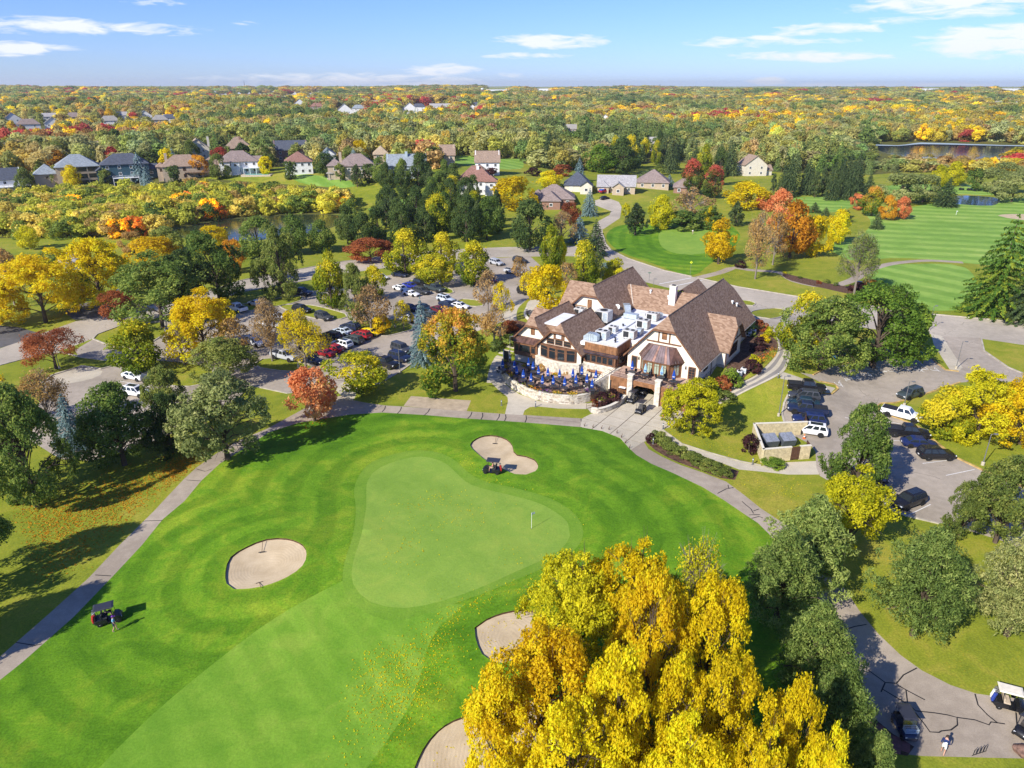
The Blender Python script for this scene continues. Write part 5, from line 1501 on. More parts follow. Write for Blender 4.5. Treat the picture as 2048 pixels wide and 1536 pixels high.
window((0.0 - 0.1, 2.6, 4.0), (0, 1, 0), 2.2, 1.5, 3, 1, (1, 0, 0))
window((0.0 - 0.1, 21.5, 4.0), (0, 1, 0), 2.2, 1.5, 3, 1, (1, 0, 0))
window((0.0 - 0.1, 26.0, 4.0), (0, 1, 0), 2.2, 1.5, 3, 1, (1, 0, 0))
pc('downpipe', MB().tube([(0.05, 6.4, 5.4), (0.05, 6.4, 0.5)], 0.06, 6), 'rail')
pc('gutter', MB().box(0.42, -0.5, 5.30, 0.58, 9.4, 5.44), 'flash')
pc('gutter', MB().box(0.42, 19.0, 5.30, 0.58, 31.0, 5.44), 'flash')
# timbering of the front gable
tb = MB()
tb.box(-9.15, -0.07, 8.55, -3.25, 0.0, 8.80)
for a in (-7.25, -5.4): tb.box(a, -0.08, 8.8, a + 0.22, -0.001, 10.85)
pc('half_timber', tb, 'timber')
window((-6.62, 0.0, 9.25), (1, 0, 0), 0.85, 1.35, 1, 1, (0, -1, 0), pane='panel')
for a in (-7.3, -5.3): pc('bracket', MB().box(a, -0.45, 10.5, a + 0.28, -0.0, 10.75), 'timber')
# terrace door
d = window((-1.75, 0.0, FL), (1, 0, 0), 1.25, 2.15, 2, 5, (0, -1, 0), name='door', fw=0.16)
pc('handle', MB().box(-0.78, -0.14, FL + 1.0, -0.72, -0.07, FL + 1.2), 'iron', d)
d = window((-11.6, 0.0, FL), (1, 0, 0), 1.1, 2.1, 1, 1, (0, -1, 0), name='door', fw=0.16)
for a in (-10.35, -2.25): pc('wall_lamp', MB().box(a, -0.2, FL + 1.6, a + 0.16, 0, FL + 1.95).lathe([(0.03, 0), (0.09, 0.05), (0.05, 0.2)], 6, (a + 0.08, -0.12, FL + 1.95)), 'iron')
# bay window with a standing seam copper roof
bay = MB()
BP = [(-9.9, 0.0), (-8.5, -1.9), (-4.3, -1.9), (-2.9, 0.0)]
bay.prism(BP, FL, 5.95)
bo = pc('bay', bay, 'panel')
RE = [(-10.35, 0.02), (-8.75, -2.3), (-4.05, -2.3), (-2.45, 0.02)]
RT = [(-8.7, -0.02), (-7.7, -0.55), (-5.1, -0.55), (-4.1, -0.02)]
zr0, zr1 = 6.0, 8.25
fa = pc('fascia', MB().prism([(-10.2, 0), (-8.65, -2.15), (-4.15, -2.15), (-2.6, 0)], 5.80, 5.98), 'panel', bo)
bro = MB()
bro.loft([[(p[0], p[1], zr0) for p in RE], [(p[0], p[1], zr1) for p in RT]])
br = pc('bay_roof', bro, 'copper')
for k, n_ in ((0, 5), (1, 9), (2, 5)):
 e0, e1 = np.array([*RE[k], zr0]), np.array([*RE[k + 1], zr0])
 t0, t1 = np.array([*RT[k], zr1]), np.array([*RT[k + 1], zr1])
 nr = unit(np.cross(e1 - e0, t0 - e0))
 if nr[2] < 0: nr = -nr
 for i in range(n_):
  f0, f1 = i / n_, (i + 1) / n_
  a, b = e0 + (e1 - e0) * f0, e0 + (e1 - e0) * f1
  c, d_ = t0 + (t1 - t0) * f1, t0 + (t1 - t0) * f0
  u_ = unit(b - a) * 0.012
  MB().slab([a + u_ + nr * 0.01, b - u_ + nr * 0.01, c - u_ + nr * 0.01, d_ + u_ + nr * 0.01], nr * (0.02 + 0.004 * (i % 3))).build(
   'roof_panel', M['copper' if (k != 1 or i in (3, 7)) else 'copper_dark'], br)
 sm = MB()
 for i in range(n_ + 1):
  f0 = i / n_
  sm.tube([e0 + (e1 - e0) * f0 + nr * 0.03, t0 + (t1 - t0) * f0 + nr * 0.03], 0.028, 4)
 sm.build('roof_seam', M['copper_dark'], br)
for k, ws in ((0, [(0.55, 1.2)]), (1, [(0.45, 0.95), (1.65, 0.95), (2.85, 0.95)]), (2, [(0.75, 1.2)])):
 p, q = np.array([*BP[k], FL]), np.array([*BP[k + 1], FL])
 du = unit(q - p)
 for s, wd in ws:
  window(p + du * s + (0, 0, 0.35), du, wd, 1.95, 2, 1, pane='curtain', split=[1.45], parent=bo)
  pass
 pn = MB()
 L_ = np.linalg.norm(q - p)
 nn = np.cross(du, [0, 0, 1])
 for s in (0.0, L_ - 0.12): pn.obox(p + du * s + nn * 0.002, du * 0.12, nn * 0.06, (0, 0, 2.4))
 pn.obox(p + du * 0.12 + nn * 0.002, du * (L_ - 0.24), nn * 0.05, (0, 0, 0.14))
 pn.build('pilaster', M['timber'], bo)
# dormer wing on the right side
dm = MB()
zr_, ze_ = 10.5, 5.75
bc, hw = 14.2, 4.9
for sg in (-1, 1):
 P = [(1.9, bc + sg * hw, ze_), (-0.1, bc + sg * hw, ze_), (-4.3, bc, zr_), (1.0, bc, zr_), (1.9, bc + sg * 1.3, zr_ - 1.25)]
 dm.slab(P, (0, 0, -0.22))
dm.slab([(1.9, bc - 1.3, zr_ - 1.25), (1.9, bc + 1.3, zr_ - 1.25), (1.0, bc, zr_)], (0, 0, -0.2))
do = pc('dormer_roof', dm, 'roof')
for sg in (-1, 1):
 pc('valley_flashing', MB().tube([(0.05, bc + sg * hw * 0.99, ze_ + 0.08), (-4.25, bc, zr_ + 0.04)], 0.07, 4), 'flash', do)
 p, q = np.array([1.92, bc + sg * hw, ze_ - 0.4]), np.array([1.92, bc + sg * 1.3, zr_ - 1.65])
 pc('barge_board', MB().slab([p, p + (0, 0, 0.36), q + (0, 0, 0.36), q], (0.1, 0, 0)), 'timber', do)
pc('wall', MB().slab([(1.25, bc - 4.5, 0), (1.25, bc + 4.5, 0), (1.25, bc + 4.5, 5.9), (1.25, bc + 1.35, 9.1), (1.25, bc - 1.35, 9.1), (1.25, bc - 4.5, 5.9)], (-0.3, 0, 0)), 'stucco')
pc('wall', MB().box(-0.1, bc - 4.5, 0, 0.95, bc - 4.2, 5.75), 'stucco')
pc('wall', MB().box(-0.1, bc + 4.2, 0, 0.95, bc + 4.5, 5.75), 'stucco')
stone_wall('stone_facing', [(1.3, bc - 4.55), (1.3, bc + 4.55)], 0.5, 3.3, 0.24, 0.7, 'limestone', 'limestone2', CLUB, seed=6)
stone_wall('stone_facing', [(0.0, bc - 4.55), (1.25, bc - 4.55)], 0.5, 3.3, 0.24, 0.7, 'limestone', 'limestone2', CLUB, seed=7)
window((1.26, bc - 2.2, 3.9), (0, 1, 0), 4.4, 1.9, 6, 2, (1, 0, 0))
tb = MB()
tb.box(1.25, bc - 3.9, 6.3, 1.33, bc + 3.9, 6.52)
for b in (bc - 1.4, bc + 1.2): tb.box(1.25, b, 6.52, 1.34, b + 0.2, 9.0)
pc('half_timber', tb, 'timber')
pc('downpipe', MB().tube([(1.4, bc - 4.4, 5.5), (1.4, bc - 4.4, 0.8)], 0.06, 6), 'rail')
# --- middle wing with the flat service roof
pc('wall', MB().box(-19.3, -1.95, 1.0, -13.62, 3.1, 6.2).box(-19.3, 3.1, 1.0, -12.35, 21.4, 6.2), 'stucco')
fr = pc('flat_roof', MB().box(-20.3, -1.9, 6.3, -13.65, 3.2, 6.9).box(-20.3, 3.2, 6.3, -12.0, 22.0, 6.9), 'membrane')
pc('roof_edge', MB().box(-19.35, -2.3, 7.10, -13.35, -2.15, 7.24).box(-13.5, -2.15, 7.10, -13.35, 3.2, 7.24), 'flash', fr)
for i in range(9):
 a = -19.3 + i * 0.66
 pc('wood_panel', MB().box(a + 0.015, -2.26 - 0.012 * (i % 2), 5.75, a + 0.645, -2.16, 7.1), 'panel')
pc('wall', MB().box(-19.3, -2.18, 5.6, -13.38, -1.95, 7.08), 'timber')
for i in range(8):
 b = -2.1 + i * 0.66
 pc('wood_panel', MB().box(-13.38, b + 0.015, 5.75, -13.28 + 0.012 * (i % 2), b + 0.645, 7.1), 'panel')
pc('wall', MB().box(-13.6, -1.94, 3.0, -13.38, 3.1, 7.08), 'timber')
pc('canopy', MB().slab([(-19.6, -2.2, 5.72), (-13.1, -2.2, 5.72), (-12.9, -2.75, 5.4), (-19.6, -2.75, 5.4)], (0, 0, -0.1)), 'copper_dark')
pc('wall', MB().box(-19.3, -2.6, 1.0, -13.4, -1.96, FL + 0.25), 'limestone')
pc('timber_frame', MB().box(-19.3, -2.52, FL + 0.25, -13.4, -2.19, FL + 0.42).box(-19.3, -2.52, 5.2, -13.4, -2.19, 5.4).box(-13.7, -2.53, FL + 0.25, -13.37, -2.2, 5.4).box(-19.32, -2.53, FL + 0.25, -19.0, -2.2, 5.4), 'timber')
for i in range(5):
 window((-18.95 + i * 1.04, -2.42, FL + 0.42), (1, 0, 0), 0.98, 1.78, 1, 1, (0, -1, 0), split=[1.25])
window((-13.38, -1.2, FL + 0.3), (0, 1, 0), 2.6, 1.7, 2, 1, (1, 0, 0), split=[1.25])
pc('awning', MB().tube([(-18.2, -3.05, 2.45), (-15.2, -3.05, 2.45)], 0.22, 8).box(-18.2, -3.1, 2.3, -15.2, -2.6, 2.42), 'panel')
pc('duct', MB().box(-17.0, 1.0, 6.9, -16.6, 14.0, 7.15), 'membrane', fr)
for (a, b) in ((-15.0, 0.6), (-14.6, 3.4), (-15.6, 6.2), (-17.6, 9.5), (-14.4, 12.2), (-17.5, 4.0), (-15.2, 9.8), (-13.6, 15.8), (-16.5, 17.5), (-15.6, 1.9)):
 pc('roof_vent', MB().lathe([(0.13, 0), (0.13, 0.3), (0.22, 0.32), (0.22, 0.42), (0.02, 0.45)], 8, (a, b, 6.9)), 'grille', fr)
# --- left front: two gables and the white flat box between them
gable_roof(-28.5, -18.9, -3.9, 8.5, 5.05, 9.75, 8.45, None, set_f=1.0)
gable_roof(-33.6, -25.0, -3.2, 10.5, 5.25, 9.6, 8.4, None, set_f=0.9)
gable_wall(-28.0, -19.4, -3.3, 3.2, 5.3, 9.4, 8.35)
gable_wall(-33.1, -25.6, -2.6, 1.0, 5.5, 9.25, 8.3)
pc('wall', MB().box(-33.1, -2.3, 1.0, -32.8, 10.4, 5.3), 'stucco')
pc('wall', MB().box(-32.8, 10.1, 1.0, -19.4, 10.4, 5.3), 'stucco')
bx = pc('roof_box', MB().box(-29.2, -0.6, 5.6, -25.2, 6.4, 8.3), 'roof')
pc('box_roof', MB().box(-29.35, -0.75, 8.3, -25.05, 6.5, 8.46), 'membrane', bx)
pc('corner_flashing', MB().box(-29.25, -0.66, 5.7, -29.1, -0.58, 8.3), 'flash', bx)
# side hips at the far left
def front_slope(a0, a1, b_e, z_e, b_r, z_r, left_hip=0.0):
 m = MB()
 m.slab([(a0, b_e, z_e), (a1, b_e, z_e), (a1, b_r, z_r), (a0 + left_hip, b_r, z_r)], (0, 0, -0.22))
 m.slab([(a0, 2 * b_r - b_e, z_e), (a1, 2 * b_r - b_e, z_e), (a1, b_r, z_r), (a0 + left_hip, b_r, z_r)], (0, 0, -0.22))
 if left_hip: m.slab([(a0, b_e, z_e), (a0 + left_hip, b_r, z_r), (a0, 2 * b_r - b_e, z_e)], (0, 0, -0.2))
 return pc('roof', m, 'roof')
front_slope(-34.2, -29.0, 1.6, 5.4, 5.2, 9.0, 0.6)
pc('wall', MB().box(-33.9, 2.2, 1.0, -33.1, 9.4, 5.4), 'stucco')
# big bowed window group of the second gable
def gz(a): return a
cols = [(-26.9, -25.35), (-25.2, -23.65), (-23.5, -21.95), (-21.8, -20.3)]
pc('wall', MB().box(-28.0, -3.9, 1.0, -19.4, -3.0, FL - 0.1), 'limestone')
bow = [-3.75, -4.15, -4.15, -3.75]
stone_wall('stone_facing', [(-28.0, -3.95), (-26.0, -4.45), (-23.7, -4.65), (-21.4, -4.45), (-19.4, -3.95), (-19.3, -2.66), (-13.3, -2.66)], 1.2, FL - 0.05, 0.26, 0.75, 'limestone', 'limestone', CLUB, seed=9)
pc('sill', MB().prism([(-28.0, -3.3), (-28.0, -4.0), (-26.0, -4.5), (-23.7, -4.7), (-21.4, -4.5), (-19.4, -4.0), (-19.4, -3.3)], FL - 0.15, FL), 'cream')
edge = [(-27.2, -3.55), (-25.3, -4.15), (-23.6, -4.32), (-21.9, -4.15), (-20.2, -3.55)]
pc('window_bay', MB().prism(edge + [(-20.2, -3.25), (-27.2, -3.25)], FL, 5.75), 'timber')
for i in range(4):
 p, q = np.array([*edge[i], FL + 0.1]), np.array([*edge[i + 1], FL + 0.1])
 du = unit(q - p)
 window(p + du * 0.1, du, np.linalg.norm(q - p) - 0.2, 2.15, 1, 1, split=[1.5], fw=0.12, bars=0.08)
for i, (z, a0, a1) in enumerate(((5.85, -26.1, -24.6), (5.85, -24.45, -22.95), (5.85, -22.8, -21.3))):
 window((a0, -3.3, z), (1, 0, 0), a1 - a0, 1.05, 1, 1, (0, -1, 0), split=[0.55], fw=0.12, bars=0.06)
tb = MB()
tb.box(-24.75, -3.42, 6.9, -22.65, -3.3, 8.3)
for sg in (-1, 1):
 p = np.array([-23.7 + sg * 4.2, -3.4, 4.95]); q = np.array([-23.7 + sg * 1.2, -3.4, 7.95])
 tb.slab([p, p + (0, 0, 0.3), q + (0, 0, 0.3), q], (0, 0.09, 0))
pc('half_timber', tb, 'timber')
pc('gable_sign', MB().box(-24.2, -3.5, 7.15, -23.2, -3.42, 8.1).box(-23.8, -3.52, 7.5, -23.6, -3.5, 7.7), 'white')
for a in (-24.9, -22.75): pc('bracket', MB().box(a, -3.85, 8.0, a + 0.25, -3.3, 8.25), 'timber')
# first gable: bay with copper roof, tall vent
pc('bay', MB().box(-32.6, -3.7, 2.7, -27.9, -2.6, 5.15), 'panel')
for a, wd in ((-32.4, 0.75), (-31.5, 2.3), (-29.05, 0.95)): window((a, -3.7, 3.45), (1, 0, 0), wd, 1.4, 1, 1, (0, -1, 0), split=[1.05] if wd < 2 else [])
cr_ = pc('bay_roof', MB().slab([(-32.8, -3.9, 5.2), (-27.7, -3.9, 5.2), (-27.9, -2.65, 6.0), (-32.6, -2.65, 6.0)], (0, 0, -0.1)), 'copper')
for i in range(7):
 f = i / 6
 pc('roof_seam', MB().tube([(-32.8 + 5.1 * f, -3.9, 5.23), (-32.6 + 4.7 * f, -2.67, 6.03)], 0.028, 4), 'copper_dark', cr_)
window((-29.75, -2.6, 6.55), (1, 0, 0), 0.8, 1.5, 1, 1, (0, -1, 0), pane='panel')
# --- rear wings
gable_roof(-30.9, -20.6, 11.7, 31.6, 7.3, 12.4, 10.9, None, set_f=1.3)
gable_wall(-30.3, -21.2, 12.3, 3.0, 7.6, 12.0, 10.8)
window((-26.3, 12.3, 8.3), (1, 0, 0), 0.9, 1.6, 1, 1, (0, -1, 0), pane='panel')
for a in (-27.0, -24.7): pc('bracket', MB().box(a, 11.8, 10.5, a + 0.25, 12.3, 10.75), 'timber')
pc('wall', MB().box(-30.3, 12.6, 2.0, -30.0, 31.0, 7.4), 'stucco')
gable_wall(-30.3, -21.2, 31.0, 2.0, 7.4, 12.0)
pc('wall', MB().box(-21.5, 12.6, 2.0, -21.2, 30.7, 7.4), 'stucco')
front_slope(-32.2, -26.5, 11.9, 8.1, 15.6, 12.2, 0.3)
pc('wall', MB().box(-31.6, 12.7, 2.0, -30.35, 18.4, 8.2), 'stucco')
m4 = MB()
m4.slab([(-23.4, 20.6, 6.85), (-7.0, 20.6, 6.85), (-7.0, 24.3, 10.6), (-23.4, 24.3, 10.6)], (0, 0, -0.22))
m4.slab([(-21.0, 28.0, 6.85), (-7.0, 28.0, 6.85), (-7.0, 24.3, 10.6), (-21.0, 24.3, 10.6)], (0, 0, -0.22))
r4 = pc('roof', m4, 'roof')
pc('valley_flashing', MB().tube([(-22.9, 24.3, 10.65), (-20.7, 21.0, 7.3)], 0.08, 4), 'flash', r4)
pc('wall', MB().box(-20.9, 27.0, 2.0, -12.3, 27.3, 7.0), 'stucco')
# porch gable at the entrance behind
pg = MB()
for sg in (-1, 1): pg.slab([(-12.6 + sg * 3.6, 25.0, 7.6), (-12.6 + sg * 3.6, 34.5, 7.6), (-12.6, 34.5, 11.0), (-12.6, 25.0, 11.0)], (0, 0, -0.2))
pc('porch_roof', pg, 'roof')
pc('wall', MB().slab([(-15.8, 34.0, 2), (-9.4, 34.0, 2), (-9.4, 34.0, 7.6), (-12.6, 34.0, 10.6), (-15.8, 34.0, 7.6)], (0, 0.3, 0)), 'stucco')
ch = pc('chimney', MB().box(-14.0, 22.1, 8.2, -12.8, 23.1, 12.0), 'white')
pc('chimney_cap', MB().box(-14.12, 22.0, 12.0, -12.68, 23.2, 12.14).box(-13.75, 22.3, 12.14, -13.05, 22.9, 12.25, 1), [M['cream'], M['grille']], ch)
for (a, b, z) in ((-18.3, 23.5, 9.75), (-14.4, 23.0, 9.3), (-3.0, 26.0, 9.35), (-2.4, 27.0, 8.75)):
 pc('roof_vent', MB().lathe([(0.16, 0), (0.16, 0.5), (0.26, 0.52), (0.26, 0.7), (0.03, 0.75)], 8, (a, b, z - 0.1)), 'white')
# --- terrace over the cart garage
tz = FL
pc('terrace', MB().box(-12.9, -5.25, tz - 0.28, 1.2, 0.0, tz - 0.06), 'cream')
te = [c for c in CLUB.children if c.name == 'terrace'][0]
i = 0
for a in np.arange(-12.9, 1.2, 1.175):
 for b in np.arange(-5.25, -0.2, 1.75):
  MB().box(a + 0.012, b + 0.012, tz - 0.07, a + 1.163, b + 1.738, tz - 0.012 + 0.006 * ((i * 7) % 3)).build('paving_slab', M['paver'], te)
  i += 1
pc('beam', MB().box(-12.9, -5.4, tz - 0.75, 1.2, -5.22, tz - 0.02), 'panel')
for a, wd in ((-12.6, 3.2), (-4.2, 5.4)):
 n_ = int(wd / 0.3)
 for i in range(n_):
  pc('wood_panel', MB().box(a + i * wd / n_ + 0.012, -5.33 - 0.01 * (i % 2), 0.05, a + (i + 1) * wd / n_ - 0.012, -5.24, tz - 0.76), 'panel')
pc('wall', MB().box(-12.7, -5.23, 0, -9.3, -5.0, tz - 0.3), 'timber')
pc('wall', MB().box(-4.6, -5.23, 0, 1.2, -5.0, tz - 0.3), 'timber')
pc('wall', MB().box(1.0, -4.99, 0, 1.2, 0, tz - 0.3), 'stucco')
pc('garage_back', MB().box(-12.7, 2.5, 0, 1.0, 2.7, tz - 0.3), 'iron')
pc('wall', MB().box(-13.2, -5.2, 0, -12.95, -2.7, tz - 0.1), 'stucco')
for a in (-9.7, -5.0):
 pi = pc('pillar', MB().box(a, -5.75, 0, a + 0.85, -4.95, tz + 0.85), 'limestone')
 pc('pillar_cap', MB().box(a - 0.08, -5.83, tz + 0.85, a + 0.93, -4.87, tz + 1.0), 'cream', pi)
for sg, a in ((1, -8.85), (-1, -5.0)):
 pc('corner_brace', MB().slab([(a, -5.3, tz - 0.75), (a + sg * 0.7, -5.3, tz - 0.75), (a, -5.3, tz - 1.35)], (0, 0.12, 0)), 'panel')
def railing(P, name='railing', h=1.0, parent=None, mat='rail', rails=(1.0, 0.55, 0.15), sp=1.5, label=None, cat=None):
 m = MB()
 P = np.array(P, float)
 for zf in rails: m.tube([p + (0, 0, h * zf) for p in P], 0.028, 4)
 for a, b in zip(P[:-1], P[1:]):
  n_ = max(1, int(np.linalg.norm(b - a) / sp))
  for t in np.arange(n_) / n_:
   q = a + (b - a) * t
   m.tube([q, q + (0, 0, h)], 0.03, 4)
 m.tube([P[-1], P[-1] + (0, 0, h)], 0.03, 4)
 o = m.build(name, M[mat], parent)
 if label: tag(o, label, cat)
 return o
for a0, a1 in ((-12.8, -9.75), (-8.8, -5.05), (-4.1, 1.1)):
 railing([(a0, -5.15, tz), (a1, -5.15, tz)], parent=CLUB, h=0.95)
# stair from the patio up to the terrace, with its stone cheek
st = pc('terrace_stair', MB().box(-13.35, -2.7, tz - 0.3, -12.9, -1.0, tz - 0.04), 'cream')
for i in range(13):
 t = i / 13
 MB().box(-15.0 - 0.0 + 0.02, 0, 0, -13.0, 0.40, 0.16)
 b = -3.0 - i * 0.42
 a = -13.3 - i * 0.20
 MB().box(a - 1.3, b - 0.42, 1.2 * 0 + 0.0, a + 0.1, b, tz - 0.17 * i - 0.1).build('step', M['cream'], st)
ck = MB()
ck.slab([(-13.0, -2.9, 0), (-13.0, -2.9, tz + 0.35), (-15.8, -8.6, 1.65), (-15.8, -8.6, 0)], (0.4, 0.12, 0))
pc('stair_wall', ck, 'limestone', st)
railing([LW(-12.75, -2.9, tz + 0.4)[0:3] * 0 + np.array([-12.75, -2.9, tz + 0.4]), (-15.5, -8.6, 1.7)], parent=st, name='stair_railing', h=0.8)
# ------------------------------------------------------------------ patio, terrace furniture and roof machinery
PZ = 1.3
arc = smooth_poly([(-34.6, -4.2), (-33.6, -6.6), (-31.4, -9.3), (-28.6, -11.4), (-25.4, -13.0), (-21.3, -13.8), (-17.6, -13.0), (-15.4, -11.6), (-14.2, -9.6)], False, 0.8)
PATIO = empty('patio', (O2[0], O2[1], 0), -AX)
tag(PATIO, 'raised curved dining patio with a pale limestone retaining wall', 'patio')
pp = [tuple(p) for p in arc] + [(-14.2, -2.8), (-19.4, -2.8), (-19.4, -4.0), (-28.0, -4.0), (-28.0, -3.8), (-33.0, -3.8)]
MB().prism(pp, 0.0, PZ).build('paving', M['paver'], PATIO)
inner = np.array([p + unit(np.array([-23.5, -3.0]) - p) * 0.42 for p in arc])
MB().loft([[(p[0], p[1], 0), (p[0], p[1], PZ + 0.12), (q[0], q[1], PZ + 0.12), (q[0], q[1], 0)] for p, q in zip(arc, inner)]).build('wall_core', M['limestone'], PATIO)
stone_wall('stone_course', arc, 0.0, PZ + 0.12, 0.21, 0.62, 'limestone', 'limestone2', PATIO, seed=21)
cap = MB()
for i in range(len(arc) - 1):
 a, b, c, d = arc[i], arc[i + 1], inner[i + 1], inner[i]
 o = unit(a - c) * 0.07
 MB().slab([(*(a + o), PZ + 0.125), (*(b + o), PZ + 0.125), (*c, PZ + 0.125), (*d, PZ + 0.125)], (0, 0, 0.09 + 0.01 * (i % 3))).build('cap_stone', M['limestone' if i % 3 else 'cream'], PATIO)
fence = np.array([p + unit(np.array([-23.5, -3.0]) - p) * 1.15 for p in arc])
railing([(p[0], p[1], PZ) for p in fence[::2]], parent=PATIO, h=1.0, sp=1.4)
# planting strip along the wall
sb = MB()
for i in range(len(inner) - 1):
 sb.quad((*inner[i], PZ + 0.10), (*inner[i + 1], PZ + 0.10), (*fence[i + 1], PZ + 0.06), (*fence[i], PZ + 0.06))
sb.build('planting_soil', M['mulch'], PATIO)
for nm, c in (('flower_yellow', (0.75, 0.40, 0.01)), ('flower_purple', (0.25, 0.08, 0.30)), ('flower_orange', (0.72, 0.20, 0.02))): col_mat(nm, c, 0.9)
def flowers(p, r_, h, mat, label, group=None, n=110):
 q = rng.normal(size=(n, 3)) * np.array([r_, r_, h * 0.3]) * 0.5 + np.array([0, 0, h * 0.65])
 q[:, 2] = np.abs(q[:, 2])
 me = leaves_mesh('blossoms', q, np.tile([0, 0, 1.0], (n, 1)), np.zeros(n), 0.075, rng, mat=M[mat])
 lq = rng.normal(size=(n, 3)) * np.array([r_, r_, h * 0.25]) * 0.5 + np.array([0, 0, h * 0.35])
 lq[:, 2] = np.abs(lq[:, 2])
 e = empty('flower_clump', p, 0, label, 'flowers', group)
 link('blossoms', me, e)
 link('leaves', leaves_mesh('leaves', lq, unit(rng.normal(size=(n, 3))), rng.random(n), 0.10, rng, mat=LM['midgreen']), e)
fl = [(1, 'flower_yellow'), (5, 'flower_yellow'), (10, 'flower_yellow'), (14, 'flower_purple'), (17, 'flower_yellow'), (21, 'flower_purple'), (23, 'flower_yellow'), (26, 'flower_yellow'), (29, 'flower_purple'), (31, 'flower_purple'), (19, 'flower_orange'), (8, 'flower_orange')]
k_ = {}
for i, m_ in sorted(fl):
 i = min(i, len(inner) - 1)
 p = (inner[i] * 0.45 + fence[i] * 0.55)
 c = m_.split('_')[1]
 k_[c] = k_.get(c, 0) + 1
 flowers(LW(p[0], p[1], PZ + 0.08), 0.85, 0.5, m_, f'{c} flower clump in the patio wall border, {ORD[k_[c] - 1]} of that colour from the left')
for a, b, m_, lb in ((-29.5, -4.9, 'flower_yellow', 'yellow flower clump at the foot of the clubhouse wall on the patio'), (-26.8, -5.3, 'flower_orange', 'orange flower clump by the tan ornamental grasses'), (-23.0, -5.6, 'flower_yellow', 'yellow flower clump between the two tan ornamental grasses'), (-31.6, -5.0, 'flower_purple', 'purple flower clump at the left end of the patio')):
 flowers(LW(a, b, PZ), 0.6, 0.45, m_, lb)
a, b = LA(1530, 712, 0.0)
for k, (px, py) in enumerate(((1545, 700), (1537, 710), (1527, 718), (1518, 724))):
 flowers(G(px, py), 1.4, 0.35, 'flower_orange', f'row of orange flowers in the clubhouse side garden, {ORD[k]} patch from the drive end')
# parasol, table, chair prototypes
def make_parasol(p, mat, label, group):
 e = empty('parasol', p, 0, label, 'parasol', group)
 MB().tube([(0, 0, 0), (0, 0, 2.55)], 0.028, 6).build('pole', M['iron'], e)
 MB().lathe([(0.27, 0), (0.27, 0.06), (0.06, 0.12)], 10).build('base', M['iron'], e)
 m = MB()
 n = 8
 prof = [(0.07, 1.02), (0.20, 1.15), (0.225, 1.5), (0.15, 2.05), (0.07, 2.45), (0.015, 2.62)]
 rings = []
 for r_, z in prof:
  rings.append([(r_ * (1.25 if k % 2 else 0.68) * math.cos(math.pi * k / n), r_ * (1.25 if k % 2 else 0.68) * math.sin(math.pi * k / n), z) for k in range(2 * n)])
 m.loft(rings).build('canopy', M[mat], e)
 MB().lathe([(0.235, 1.42), (0.24, 1.5), (0.235, 1.56)], 10).build('tie_strap', M['white' if mat == 'blue' else 'blue'], e)
 MB().lathe([(0.02, 2.6), (0.045, 2.66), (0.005, 2.74)], 8).build('finial', M['iron'], e)
 return e
def make_table(p, label, group):
 e = empty('patio_table', p, float(rng.uniform(0, 3)), label, 'table', group)
 MB().lathe([(0.56, 0.70), (0.60, 0.72), (0.60, 0.745), (0.03, 0.75)], 18).build('table_top', M['table'], e)
 MB().tube([(0, 0, 0.05), (0, 0, 0.71)], 0.05, 6).build('pedestal', M['iron'], e)
 m = MB()
 for k in range(4):
  c, s = math.cos(k * math.pi / 2), math.sin(k * math.pi / 2)
  m.tube([(0, 0, 0.10), (0.38 * c, 0.38 * s, 0.02)], 0.03, 5)
 m.build('foot', M['iron'], e)
 return e
M['table'] = plain('dark_mesh_table', (0.045, 0.05, 0.06), 0.4, 0.5)
M['chairm'] = plain('dark_mesh_chair', (0.032, 0.03, 0.035), 0.5, 0.4)
def make_chair(p, rz, label, group):
 e = empty('patio_chair', p, rz, label, 'chair', group)
 MB().box(-0.24, -0.22, 0.42, 0.24, 0.24, 0.45).build('seat', M['chairm'], e)
 MB().slab([(-0.23, -0.23, 0.47), (0.23, -0.23, 0.47), (0.25, -0.33, 0.92), (-0.25, -0.33, 0.92)], (0, 0.02, 0)).build('backrest', M['chairm'], e)
 for x in (-0.24, 0.24):
  MB().tube([(x, 0.22, 0), (x, 0.2, 0.64), (x, -0.27, 0.66)], 0.018, 4).build('arm', M['iron'], e)
  MB().tube([(x, 0.2, 0), (x, 0.2, 0.43)], 0.016, 4).build('leg', M['iron'], e)
  MB().tube([(x, -0.24, 0), (x, -0.21, 0.43)], 0.016, 4).build('leg', M['iron'], e)
 return e
UP = [(290, 305), (440, 320), (470, 390), (555, 435), (620, 285), (680, 330), (655, 480), (750, 390), (800, 510), (870, 410), (940, 515), (1020, 430), (1085, 535), (1190, 425), (1230, 505), (1305, 390), (1370, 495), (1435, 560), (1485, 440)]
UP = sorted((960 + x * .15625, 680 + y * .15625) for x, y in UP)
proto_u = proto_t = proto_c = None
TABLES = []
for i, (px, py) in enumerate(UP):
 a, b = LA(px, py, PZ + 1.75)
 p = LW(a, b, PZ + 0.005)
 lb = f'closed blue parasol over a patio table, {ORD[i]} from the left'
 g = 'closed blue parasols on the patio'
 if proto_u is None: proto_u = make_parasol(p, 'blue', lb, g)
 else: copy_tree(proto_u, p, float(rng.uniform(0, 1)), lb, g)
 TABLES.append((a, b, PZ))
